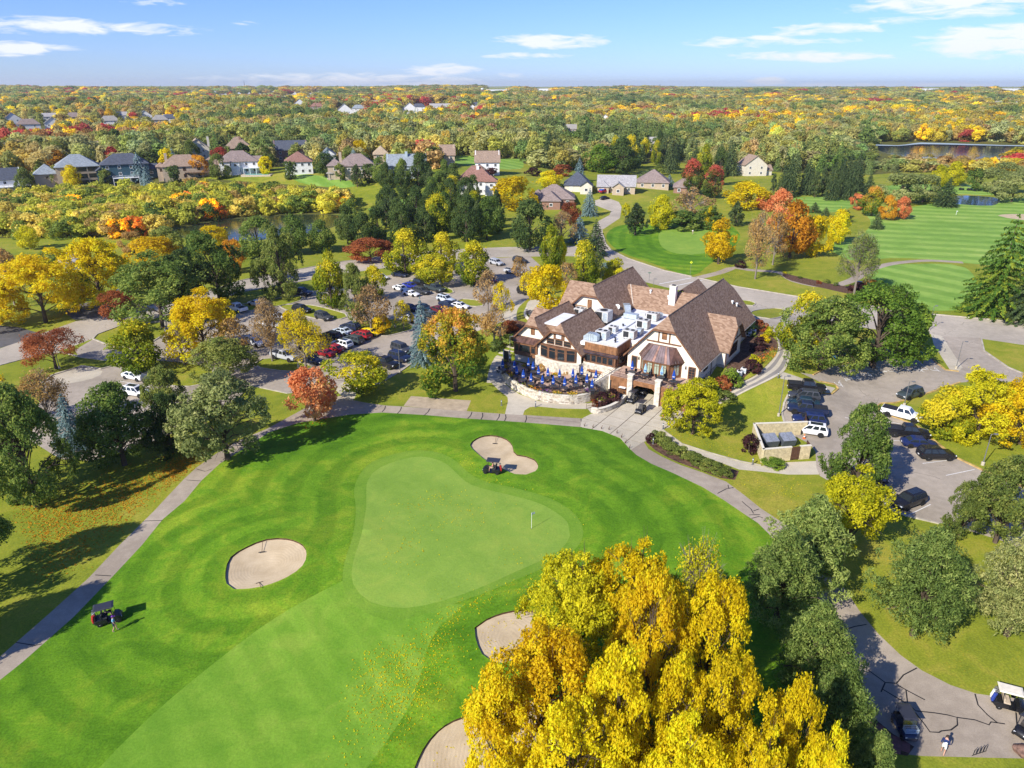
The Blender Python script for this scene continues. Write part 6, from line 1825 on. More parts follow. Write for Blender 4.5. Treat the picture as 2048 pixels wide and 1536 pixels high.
for k, (px, py, m_, lb) in enumerate(((1264.7, 731, 'blue', 'closed blue parasol on the terrace beside the left side door'), (1291, 737, 'pale_blue', 'closed pale blue parasol in front of the bay window, left one'), (1324, 742, 'pale_blue', 'closed pale blue parasol in front of the bay window, right one'), (1348, 750, 'blue', 'closed blue parasol on the terrace right of the bay window'))):
 a, b = LA(px, py, FL + 1.75)
 make_parasol(LW(a, b, FL), m_, lb, 'parasols on the terrace')
 TABLES.append((a, min(b, -2.8), FL))
for i, (a, b, z) in enumerate(sorted(TABLES)):
 where = 'patio' if z == PZ else 'terrace'
 p = LW(a, b + (0.0 if z == PZ else -0.1), z + 0.008)
 lb = f'round dark metal table on the {where}, {ORD[i]} from the left counting all outdoor tables'
 g = f'dark metal tables on the {where}'
 if proto_t is None: proto_t = make_table(p, lb, g)
 else: copy_tree(proto_t, p, float(rng.uniform(0, 3)), lb, g)
 off = rng.uniform(0, 6.28)
 for k in range(4):
  t = off + k * math.pi / 2 + rng.uniform(-0.2, 0.2)
  q = p + np.array([0.85 * math.cos(t), 0.85 * math.sin(t), 0])
  lb = f'dark metal mesh chair at a round {where} table'
  g = f'dark metal chairs on the {where}'
  if proto_c is None: proto_c = make_chair(q, t + math.pi / 2, lb, g)
  else: copy_tree(proto_c, q, t + math.pi / 2, lb, g)
# long bar table, service stand and dark planter wall on the patio
e = empty('serving_table', LW(-15.3, -7.2, PZ), -AX - 0.5, 'long dark serving table at the right end of the patio', 'table')
MB().box(-1.1, -0.4, 0.8, 1.1, 0.4, 0.86).build('table_top', M['table'], e)
for x in (-1.0, 1.0):
 for y in (-0.33, 0.33): MB().box(x - 0.04, y - 0.04, 0, x + 0.04, y + 0.04, 0.8).build('leg', M['iron'], e)
e = empty('screen_gate', LW(-33.6, -4.6, PZ), -AX, 'dark service gate beside the garden stairs', 'gate')
MB().box(-0.5, -0.1, 0, 0.5, 0.1, 2.0).build('panel', M['iron'], e)
for x in (-0.6, 0.6): MB().box(x - 0.08, -0.12, 0, x + 0.08, 0.12, 2.15).build('post', M['limestone'], e)
# wooden railing run at the head of the patio steps
for k, (P, lb) in enumerate((([(-14.2, -9.6, PZ), (-14.2, -6.2, PZ)], 'brown railing at the right edge of the patio'), ([(-13.9, -10.4, 0.5), (-12.6, -11.4, 0.0), (-13.4, -12.6, 0)], 'brown handrail at the foot of the patio steps'))):
 e = empty('handrail', (O2[0], O2[1], 0), -AX, lb, 'railing')
 railing([np.array(q, float) for q in P], name='rail', parent=e, h=0.95, sp=0.9)
# garden stairs left of the patio
P0, P1 = G(988, 764), G(1028, 690)
e = empty('garden_stairs', P0, 0, 'pale stone garden stairs climbing beside the patio', 'stairs')
ctrl = smooth_poly([G(988, 766)[:2], G(992, 742)[:2], G(1003, 716)[:2], G(1026, 692)[:2]], False, 0.9)
for i in range(len(ctrl) - 1):
 p, q = ctrl[i], ctrl[i + 1]
 d = unit(q - p); n_ = np.array([-d[1], d[0]]) * 1.25
 z = float(terrain(*p)) + 0.10 + 0.06 * (i % 2)
 f = lambda v, zz: (v[0] - P0[0], v[1] - P0[1], zz - P0[2])
 g_ = d * 0.03
 MB().slab([f(p + n_ + g_, z), f(p - n_ + g_, z), f(q - n_ - g_, z), f(q + n_ - g_, z)], (0, 0, -0.35)).build('step', M['concrete'], e)
# planter walls
for P, h, lb, sd in (([(1182, 826), (1196, 828), (1222, 821), (1243, 809), (1252, 800)], 0.8, 'low limestone planter wall beside the cart apron', 31), ([(1052, 622), (1048, 632), (1055, 640), (1068, 644)], 0.7, 'curved white seat wall on the plaza', 33)):
 C2 = smooth_poly(W2(P), False, 0.8)
 z0 = float(terrain(*C2[0]))
 e = empty('planter_wall', (0, 0, 0), 0, lb, 'wall')
 stone_wall('stone_course', C2, z0 - 0.1, z0 + h, 0.2, 0.6, 'limestone', 'limestone2', e, seed=sd, depth_=0.35)
 for i in range(len(C2) - 1):
  d = unit(C2[i + 1] - C2[i]); n_ = np.array([-d[1], d[0]])
  a, b = C2[i] - n_ * -0.42 + d * 0.012, C2[i + 1] - n_ * -0.42 - d * 0.012
  c, d_ = C2[i + 1] - n_ * 0.08 - d * 0.012, C2[i] - n_ * 0.08 + d * 0.012
  MB().slab([(*a, z0 + h), (*b, z0 + h), (*c, z0 + h), (*d_, z0 + h)], (0, 0, 0.08)).build('cap_stone', M['cream'], e)
# roof machinery
RZ = 6.9
def hvac(a, b, z, sx, sy, sz, label, fans=2, rz=0.0, mat='hvac', grille=True):
 e = empty('rooftop_unit', LW(a, b, z), -AX + rz, label, 'air conditioner', 'rooftop units')
 MB().box(-sx / 2, -sy / 2, 0.12, sx / 2, sy / 2, sz).build('casing', M[mat], e, bevel=0.03)
 for x in (-1, 1):
  MB().box(x * sx * 0.42 - 0.06, -sy * 0.45, 0, x * sx * 0.42 + 0.06, sy * 0.45, 0.12).build('skid', M['steel'], e)
 for k in range(fans):
  x = (k - (fans - 1) / 2) * sx / max(fans, 1) * 0.95
  r_ = min(sx / max(fans, 1), sy) * 0.32
  MB().lathe([(r_, 0), (r_, 0.07), (r_ * 0.9, 0.09)], 14, (x, 0, sz)).build('fan', M['grille'], e)
 if grille:
  MB().box(-sx * 0.4, -sy / 2 - 0.02, 0.35, sx * 0.05, -sy / 2 + 0.01, sz - 0.15).build('grille', M['grille'], e)
  MB().box(sx * 0.12, -sy / 2 - 0.015, 0.3, sx * 0.44, -sy / 2 + 0.01, sz - 0.2).build('access_panel', M['galv'], e)
 return e
for px, py, sx, sy, sz, fans, lb, mt in ((1160, 632, 1.9, 1.7, 1.6, 2, 'rooftop unit tucked behind the two front gables', 'hvac'), (1207, 642, 2.6, 2.2, 2.1, 1, 'large pale rooftop unit against the white rear gable', 'hvac'),
           (1205, 677, 2.1, 1.7, 1.5, 2, 'rooftop unit with twin fans nearest the wood parapet, joined to the silver duct', 'hvac'), (1226, 665, 1.5, 1.3, 1.2, 2, 'small rooftop unit behind the one on the silver duct', 'hvac'),
           (1259, 676, 2.2, 1.6, 1.5, 2, 'rooftop unit with twin fans beside the right wing roof, front one', 'hvac'), (1286, 656, 2.2, 1.7, 1.6, 2, 'rooftop unit with twin fans beside the right wing roof, middle one', 'hvac'),
           (1305, 640, 2.1, 1.7, 1.4, 3, 'rooftop unit with three fans beside the right wing roof, back one', 'hvac'), (1262, 637, 2.6, 1.3, 1.0, 0, 'long silver intake box below the brown rear roof', 'galv')):
 a, b = LA(px, py, RZ)
 hvac(a, b, RZ, sx, sy, sz, lb, fans, mat=mt, grille=fans > 0)
for px, py, lb, sc, rz in ((1186, 681, 'silver duct elbow at the wood parapet', 1.0, 0.0), (1280, 668, 'silver duct elbow between the units by the right wing', 0.8, 1.6), (1317, 636, 'silver duct elbow at the back of the flat roof', 0.8, 0.4), (1252, 622, 'silver duct hood leaning on the brown rear roof', 1.1, 2.2)):
 a, b = LA(px, py, RZ)
 e = empty('roof_duct', LW(a, b, RZ), -AX + rz, lb, 'duct', 'silver roof ducts')
 s_ = sc
 MB().loft([[(-1.6 * s_, y * s_, z * s_) for y, z in ((-0.5, 0.1), (0.5, 0.1), (0.5, 0.7), (-0.5, 0.7))], [(-0.9 * s_, y * s_, z * s_) for y, z in ((-0.55, 0.1), (0.55, 0.1), (0.55, 1.3), (-0.55, 1.3))],
    [(0.3 * s_, y * s_, z * s_) for y, z in ((-0.55, 0.1), (0.55, 0.1), (0.55, 1.35), (-0.55, 1.35))], [(1.0 * s_, y * s_, z * s_) for y, z in ((-0.5, 0.2), (0.5, 0.2), (0.5, 1.1), (-0.5, 1.1))]]).build('duct_body', M['galv'], e)
 sm = MB()
 for x in (-0.6, -0.2, 0.2): sm.box(x * s_, -0.57 * s_, 0.1, (x + 0.04) * s_, 0.57 * s_, 1.38 * s_)
 sm.build('seam', M['steel'], e)
a, b = LA(1234, 628, RZ)
e = empty('satellite_dish', LW(a, b, RZ), -AX, 'white satellite dish on the flat roof', 'satellite dish')
MB().tube([(0, 0, 0), (0, 0, 1.3)], 0.04, 6).build('mast', M['steel'], e)
dm_ = MB().lathe([(0.02, 0), (0.3, 0.05), (0.5, 0.16), (0.52, 0.2), (0.3, 0.09), (0.02, 0.03)], 16).build('dish', M['white'], e, (0, -0.1, 1.4))
dm_.rotation_euler = (1.0, 0, 0.4)
MB().tube([(0, -0.1, 1.35), (0.1, -0.6, 1.6)], 0.02, 4).build('feed_arm', M['steel'], e)
for k, (px, py) in enumerate(((1497, 672), (1506, 668), (1478, 752), (1487, 746))):
 p = G(px, py)
 e = hvac(0, 0, 0, 0.9, 0.9, 0.9, ['white condenser in the shade of the side wall, left one of the upper pair', 'white condenser in the shade of the side wall, right one of the upper pair', 'white condenser by the bright green shrub, left one', 'white condenser by the bright green shrub, right one'][k], 1, mat='white')
 e.location = p
 e['group'] = 'ground condensers'
# ------------------------------------------------------------------ cars
CARS = dict(
 sedan=dict(L=4.75, W=1.84, H=1.45, belt=0.92, st=[(-2.35, .42, .80, .70), (-2.28, .28, .92, .80), (-1.55, .2, .98, .91), (0, .2, .93, .92), (1.1, .2, .90, .91), (1.95, .22, .78, .86), (2.30, .28, .66, .74), (2.38, .38, .55, .62)], g=(-1.75, -0.95, 0.35, 1.15)),
 coupe=dict(L=4.55, W=1.88, H=1.27, belt=0.86, st=[(-2.25, .42, .86, .72), (-2.15, .28, .95, .86), (-1.4, .2, .98, .95), (-0.4, .2, .84, .92), (1.0, .2, .82, .92), (1.85, .22, .74, .88), (2.2, .26, .60, .76), (2.28, .34, .48, .6)], g=(-1.45, -0.65, 0.10, 0.95)),
 suv=dict(L=4.75, W=1.93, H=1.72, belt=1.08, st=[(-2.35, .5, 1.0, .78), (-2.30, .32, 1.08, .88), (-1.6, .25, 1.12, .95), (0, .25, 1.08, .96), (1.05, .25, 1.07, .95), (1.95, .27, .98, .90), (2.30, .32, .82, .80), (2.38, .42, .66, .68)], g=(-2.22, -1.9, 0.25, 1.10)),
 boxy=dict(L=4.7, W=1.9, H=1.84, belt=1.12, st=[(-2.33, .5, 1.05, .84), (-2.30, .34, 1.12, .92), (-1.6, .28, 1.14, .95), (0, .28, 1.13, .95), (1.05, .28, 1.12, .95), (2.05, .3, 1.08, .92), (2.30, .34, .98, .88), (2.35, .42, .72, .80)], g=(-2.25, -2.12, 0.55, 1.0)),
 pickup=dict(L=5.85, W=2.02, H=1.92, belt=1.24, st=[(-2.92, .6, 1.12, .90), (-2.88, .42, 1.20, .97), (-2.0, .35, 1.22, 1.0), (-0.72, .35, 1.22, 1.0), (-0.70, .35, 1.24, 1.0), (1.2, .35, 1.22, 1.0), (2.35, .38, 1.14, .96), (2.82, .42, 1.0, .88), (2.92, .5, .8, .76)], g=(-0.74, -0.55, 0.75, 1.45)),
)
_CM = {}
def car_meshes(typ):
 if typ in _CM: return _CM[typ]
 c = CARS[typ]
 sc = (c['W'] / 2) / max(s[3] for s in c['st'])
 m = MB()
 rings = []
 for x, z0, z1, hw in c['st']:
  hw *= sc
  rings.append([(x, -hw * .86, z0), (x, hw * .86, z0), (x, hw, z0 + .16), (x, hw * 1.0, (z0 + z1) / 2 + .06), (x, hw * .95, z1 - .06), (x, hw * .80, z1), (x, 0, z1 + 0.02), (x, -hw * .80, z1), (x, -hw * .95, z1 - .06), (x, -hw * 1.0, (z0 + z1) / 2 + .06), (x, -hw, z0 + .16)])
 m.loft(rings)
 g0, g1, g2, g3 = c['g']
 b, H, w = c['belt'] - .03, c['H'], c['W'] / 2
 wb, wt = w * .90, w * .70
 base = [(g0, -wb, b), (g3, -wb, b), (g3, wb, b), (g0, wb, b)]
 md = [(g0 + (g1 - g0) * .82, -wt * 1.03, H - .10), (g3 + (g2 - g3) * .82, -wt * 1.03, H - .10), (g3 + (g2 - g3) * .82, wt * 1.03, H - .10), (g0 + (g1 - g0) * .82, wt * 1.03, H - .10)]
 top = [(g1, -wt * .92, H - .02), (g2, -wt * .92, H - .02), (g2, wt * .92, H - .02), (g1, wt * .92, H - .02)]
 top2 = [(g1 + .2, -wt * .6, H), (g2 - .2, -wt * .6, H), (g2 - .2, wt * .6, H), (g1 + .2, wt * .6, H)]
 m.loft([base, md, top, top2])
 # wheel arches
 ax = dict(sedan=(-1.38, 1.42), coupe=(-1.32, 1.30), suv=(-1.40, 1.42), boxy=(-1.38, 1.45), pickup=(-1.85, 1.85))[typ]
 wr = dict(sedan=.33, coupe=.34, suv=.37, boxy=.38, pickup=.41)[typ]
 body = m.mesh('body', M['white'], smooth=True)
 P = {}
 def pane(a, b_, c_, d, k, nm, vertical_split=None):
  a, b_, c_, d = map(np.array, (a, b_, c_, d))
  cen = (a + b_ + c_ + d) / 4
  n_ = unit(np.cross(b_ - a, d - a))
  if n_ @ (cen - np.array([(g0 + g3) / 2, 0, b])) < 0: n_ = -n_
  q = [cen + (p - cen) * k + n_ * 0.012 for p in (a, b_, c_, d)]
  return MB().quad(*q).mesh(nm, M['glass'])
 P['windshield'] = pane(base[1], base[2], md[2], md[1], .86, 'windshield')
 P['rear_window'] = pane(base[0], base[3], md[3], md[0], .82, 'rear_window')
 lp = lambda p, q, t: tuple(np.array(p) * (1 - t) + np.array(q) * t)
 sides = []
 for (i, j) in ((0, 1), (3, 2)):
  cuts = (0.02, 0.49, 0.51, 0.98) if typ in ('sedan', 'coupe', 'pickup') else (0.02, 0.33, 0.35, 0.64, 0.66, 0.98)
  for k in range(0, len(cuts), 2):
   sides.append(pane(lp(base[i], base[j], cuts[k]), lp(base[i], base[j], cuts[k + 1]), lp(md[i], md[j], cuts[k + 1]), lp(md[i], md[j], cuts[k]), .88, 'side_window'))
 P['side'] = sides
 wm = MB().lathe([(wr * .62, -.12), (wr * .94, -.115), (wr, -.07), (wr, .07), (wr * .94, .115), (wr * .62, .12)], 16)
 wm.lathe([(wr * .60, -.10), (wr * .60, .105), (wr * .2, .12)], 10, mi=1)
 P['wheel'] = wm.mesh('wheel', [M['tyre'], M['rim']], smooth=False)
 P['arch'] = MB().lathe([(wr * 1.16, -.03), (wr * 1.16, .03)], 18).mesh('wheel_arch', M['tyre'])
 f = c['st'][-2]; r_ = c['st'][1]
 P['headlight'] = MB().box(-.10, -.16, -.07, .07, .16, .07).mesh('headlight', M['lamp_clear'], bevel=.02)
 P['taillight'] = MB().box(-.05, -.13, -.13, .06, .13, .13).mesh('taillight', M['lamp_red'], bevel=.02)
 P['plate'] = MB().box(-.02, -.16, -.06, .02, .16, .06).mesh('number_plate', M['white'])
 P['grille'] = MB().box(-.03, -.5, -.12, .03, .5, .12).mesh('grille', M['grille'])
 P['mirror'] = MB().box(-.08, -.09, -.07, .08, .09, .07).mesh('mirror', M['grille'], bevel=.02)
 P['bumper'] = MB().box(-.05, -w * .8, -.1, .05, w * .8, .1).mesh('bumper', M['grille'], bevel=.02)
 if typ == 'pickup':
  x0, x1, hw = -2.80, -.80, w * .84
  P['bed'] = MB().box(x0, -hw, 1.225, x1, hw, 1.245).mesh('bed_liner', M['grille'])
  rl = MB()
  for y in (-hw - .06, hw + .0): rl.box(x0 - .02, y, 1.2, x1, y + .06, 1.30)
  rl.box(x0 - .08, -hw, 1.2, x0, hw, 1.30)
  P['rails'] = rl.mesh('bed_rail', M['white'])
 P['body'] = body
 P['info'] = (ax, wr, w, f, r_, H, b, g0, g1, g2, g3)
 _CM[typ] = P
 return P
def car(x1, y1, x2, y2, typ, colour, label, group='parked cars', cover=None, roof=None):
 P = car_meshes(typ)
 a, b = G(x1, y1), G(x2, y2)
 c = (a + b) / 2
 c[2] = float(terrain(c[0], c[1])) + 0.012
 rz = math.atan2(b[1] - a[1], b[0] - a[0])
 names = dict(sedan='parked_sedan', coupe='parked_coupe', suv='parked_suv', boxy='parked_suv', pickup='pickup_truck')
 e = empty(names[typ], c, rz, label, 'pickup' if typ == 'pickup' else 'car', group)
 pm = paint_mat(colour, COL[colour])
 link('body', P['body'], e, mat=pm)
 link('windshield', P['windshield'], e)
 link('rear_window', P['rear_window'], e)
 for s in P['side']: link('side_window', s, e)
 ax, wr, w, f, r_, H, b_, g0, g1, g2, g3 = P['info']
 for x in ax:
  for sg in (-1, 1):
   o = link('wheel', P['wheel'], e, (x, sg * (w - .10), wr))
   o.rotation_euler = (math.pi / 2, 0, 0)
   o = link('wheel_arch', P['arch'], e, (x, sg * (w - .015), wr + .02))
   o.rotation_euler = (math.pi / 2, 0, 0)
 for sg in (-1, 1):
  link('headlight', P['headlight'], e, (f[0] - .02, sg * (f[3] - .12) * w, f[2] - .10))
  link('taillight', P['taillight'], e, (r_[0] + .02, sg * (r_[3] * .80) * w, r_[2] - .22))
  link('mirror', P['mirror'], e, (g3 - .25, sg * (w + .04), b_ + .05))
 link('number_plate', P['plate'], e, (r_[0] - .07, 0, .62))
 link('grille', P['grille'], e, (f[0] + .06, 0, f[2] - .22))
 link('bumper', P['bumper'], e, (r_[0] - .03, 0, .48))
 if typ == 'pickup':
  link('bed_liner', P['bed'], e)
  link('bed_rail', P['rails'], e, mat=pm)
  if cover: MB().box(-2.82, -.9, 1.25, -.78, .9, 1.32).build('bed_cover', M['grille'], e, bevel=.02)
 if roof: MB().box(g1 + .35, -.45, H - .01, g2 - .1, .45, H + .015).build('sunroof', M['glass'], e)
 return e
COL = dict(brightblue=(0.015, 0.03, 0.28), black=(0.010, 0.010, 0.012), navy=(0.012, 0.020, 0.055), white=(0.80, 0.80, 0.79), silver=(0.42, 0.43, 0.45), grey=(0.045, 0.048, 0.055), red=(0.33, 0.012, 0.02),
   yellow=(0.80, 0.60, 0.01), teal=(0.012, 0.035, 0.05), blue=(0.012, 0.022, 0.09), darkred=(0.12, 0.012, 0.02), greygreen=(0.045, 0.06, 0.062), paleblue=(0.50, 0.56, 0.62))
RG, LG = 'cars in the right car park', 'cars in the left car park'
CL = [
 (1578, 773, 1646, 791, 'pickup', 'black', 'black pickup at the top of the right hand row of nosed in cars', RG),
 (1637, 806, 1577, 792, 'suv', 'grey', 'dark grey SUV second from the top in the right hand row by the lawn kerb', RG),
 (1636, 818, 1576, 805, 'sedan', 'teal', 'dark blue green sedan third from the top in the row by the lawn kerb', RG),
 (1652, 834, 1574, 820, 'pickup', 'navy', 'dark navy pickup with red tail lamps in the right hand row by the lawn kerb', RG),
 (1650, 850, 1583, 843, 'suv', 'blue', 'blue grey SUV between the dark pickup and the white SUV by the lawn kerb', RG),
 (1652, 872, 1588, 862, 'suv', 'white', 'white SUV beside the bin enclosure', RG),
 (1764, 826, 1843, 846, 'pickup', 'white', 'white pickup with a black bed cover at the car park island', RG),
 (1776, 868, 1850, 876, 'pickup', 'black', 'black pickup parked below the white pickup', RG),
 (1804, 890, 1870, 895, 'sedan', 'blue', 'dark blue sedan between the black pickup and the black SUV', RG),
 (1836, 915, 1904, 916, 'suv', 'black', 'black SUV at the lower end of the island row', RG),
 (1840, 788, 1796, 800, 'suv', 'greygreen', 'dark SUV half hidden by the orange yellow island tree', RG),
 (1838, 1001, 1792, 1018, 'suv', 'black', 'black SUV alone at the bottom of the right car park', RG),
 (1700, 958, 1768, 966, 'suv', 'navy', 'dark car hidden in the shade under the green car park tree', RG),
 (494, 628, 457, 616, 'pickup', 'white', 'white pickup at the left end of the left car park', LG),
 (530, 614, 498, 608, 'sedan', 'white', 'white sedan parked by the grass strip of the left car park', LG),
 (586, 588, 619, 592, 'pickup', 'navy', 'dark navy pickup under the tall olive tree', LG),
 (543, 638, 569, 642, 'suv', 'white', 'white SUV with a dark sunroof among the four white cars', LG),
 (521, 650, 549, 655, 'sedan', 'white', 'white sedan at the left of the four white cars', LG),
 (556, 655, 586, 661, 'coupe', 'white', 'low white car partly under the yellow crown', LG),
 (588, 621, 621, 627, 'suv', 'black', 'black SUV behind the bright yellow crown, upper one', LG),
 (633, 634, 664, 643, 'suv', 'grey', 'dark grey SUV behind the bright yellow crown, lower one', LG),
 (665, 613, 692, 617, 'suv', 'greygreen', 'dark SUV behind the median trees', LG),
 (500, 686, 524, 694, 'suv', 'white', 'white SUV by the bare young tree', LG),
 (546, 713, 596, 724, 'pickup', 'silver', 'silver pickup beside the leaf strewn island', LG),
 (602, 722, 645, 729, 'sedan', 'navy', 'dark navy sedan at the lower end of the red car row', LG),
 (670, 715, 632, 707, 'coupe', 'red', 'bright red coupe in front of the red sedan', LG),
 (684, 706, 653, 699, 'sedan', 'red', 'red sedan between the red coupe and the white SUV', LG),
 (704, 699, 665, 689, 'suv', 'white', 'white SUV in the middle of the colourful car row', LG),
 (725, 690, 688, 681, 'suv', 'greygreen', 'grey green SUV next to the white SUV in the colourful row', LG),
 (682, 682, 644, 673, 'suv', 'grey', 'dark grey blue SUV facing the silver sedan', LG),
 (661, 684, 632, 679, 'sedan', 'black', 'black sedan tucked beside the grey blue SUV', LG),
 (702, 671, 667, 664, 'sedan', 'paleblue', 'pale silver sedan behind the grey green SUV', LG),
 (718, 663, 684, 656, 'suv', 'navy', 'navy SUV at the upper end of the colourful row', LG),
 (743, 681, 704, 671, 'suv', 'red', 'red wagon beside the yellow sports car', LG),
 (725, 663, 763, 674, 'coupe', 'yellow', 'bright yellow sports car on the median edge', LG),
 (787, 698, 820, 710, 'boxy', 'grey', 'boxy grey off roader beside the blue spruce', LG),
 (746, 726, 794, 739, 'pickup', 'black', 'black pickup at the grass edge by the lamp', LG),
 (782, 715, 818, 725, 'suv', 'navy', 'dark SUV between the boxy off roader and the black pickup', LG),
 (790, 578, 815, 584, 'sedan', 'white', 'white sedan at the left of the far parking group', LG),
 (809, 573, 834, 578, 'sedan', 'brightblue', 'bright blue sedan in the far parking group', LG),
 (831, 568, 853, 574, 'suv', 'black', 'black SUV at the back of the far parking group', LG),
 (832, 584, 856, 590, 'suv', 'grey', 'dark SUV beside the white coupe in the far parking group', LG),
 (855, 578, 885, 586, 'pickup', 'greygreen', 'dark grey pickup at the right of the far parking group', LG),
 (808, 588, 838, 594, 'coupe', 'white', 'white coupe in front of the far parking group', LG),
 (786, 551, 813, 555, 'sedan', 'navy', 'navy sedan alone by the top trees of the left car park', LG),
 (878, 600, 906, 607, 'suv', 'paleblue', 'pale blue grey SUV at the top of the row behind the spruce', LG),
 (906, 614, 933, 618, 'sedan', 'white', 'white sedan at the right end of the row behind the spruce', LG),
 (884, 611, 908, 616, 'sedan', 'navy', 'navy sedan beside the white sedan behind the spruce', LG),
 (866, 621, 890, 628, 'sedan', 'darkred', 'dark red sedan behind the blue spruce', LG),
 (834, 617, 862, 623, 'sedan', 'teal', 'teal sedan left of the dark red one', LG),
 (852, 632, 876, 638, 'sedan', 'greygreen', 'dark teal hatchback right of the spruce top', LG),
 (838, 647, 803, 640, 'suv', 'white', 'white SUV just left of the blue spruce', LG),
 (808, 618, 832, 623, 'sedan', 'navy', 'dark sedan at the left end of the row behind the spruce', LG),
 (984, 527, 1002, 532, 'suv', 'silver', 'silver SUV in the far corner of the left car park', LG),
 (1018, 546, 1040, 549, 'pickup', 'silver', 'silver pickup under the yellow trees by the plaza', LG),
 (1034, 585, 1065, 590, 'suv', 'black', 'black SUV parked at the plaza behind the bright yellow tree', LG),
 (970, 561, 990, 567, 'sedan', 'darkred', 'dark red car near the end of the parking rows', LG),
 (1030, 523, 1050, 527, 'suv', 'grey', 'grey SUV in the far right corner of the left car park', LG),
 (750, 556, 773, 560, 'sedan', 'white', 'white car glimpsed between the median trees', LG),
 (248, 753, 293, 762, 'sedan', 'white', 'white sedan with a black roof panel at the left car park entrance', LG),
 (297, 763, 322, 769, 'suv', 'grey', 'grey SUV nose to nose with the entrance white sedan', LG),
 (252, 787, 297, 794, 'suv', 'white', 'white SUV half hidden behind the large green tree', LG),
 (258, 857, 300, 864, 'sedan', 'white', 'white car under the large green tree by the leaf strewn bank', LG),
 (243, 586, 258, 590, 'sedan', 'white', 'white car glimpsed under the big yellow tree', LG),
 (1198, 388, 1220, 384, 'pickup', 'red', 'red pickup carrying a blue tarp on the cul de sac drive', None),
 (1202, 400, 1216, 397, 'sedan', 'black', 'black car at the cul de sac mouth', None),
]
for c in CL:
 e = car(*c, cover=('white pickup with a black' in c[6]), roof=(c[4] in ('suv', 'sedan') and c[5] in ('white', 'black', 'paleblue')))
 if 'blue tarp' in c[6]: MB().box(-2.7, -.85, 1.25, -.8, .85, 1.75).build('tarp', M['blue'], e, bevel=.1)
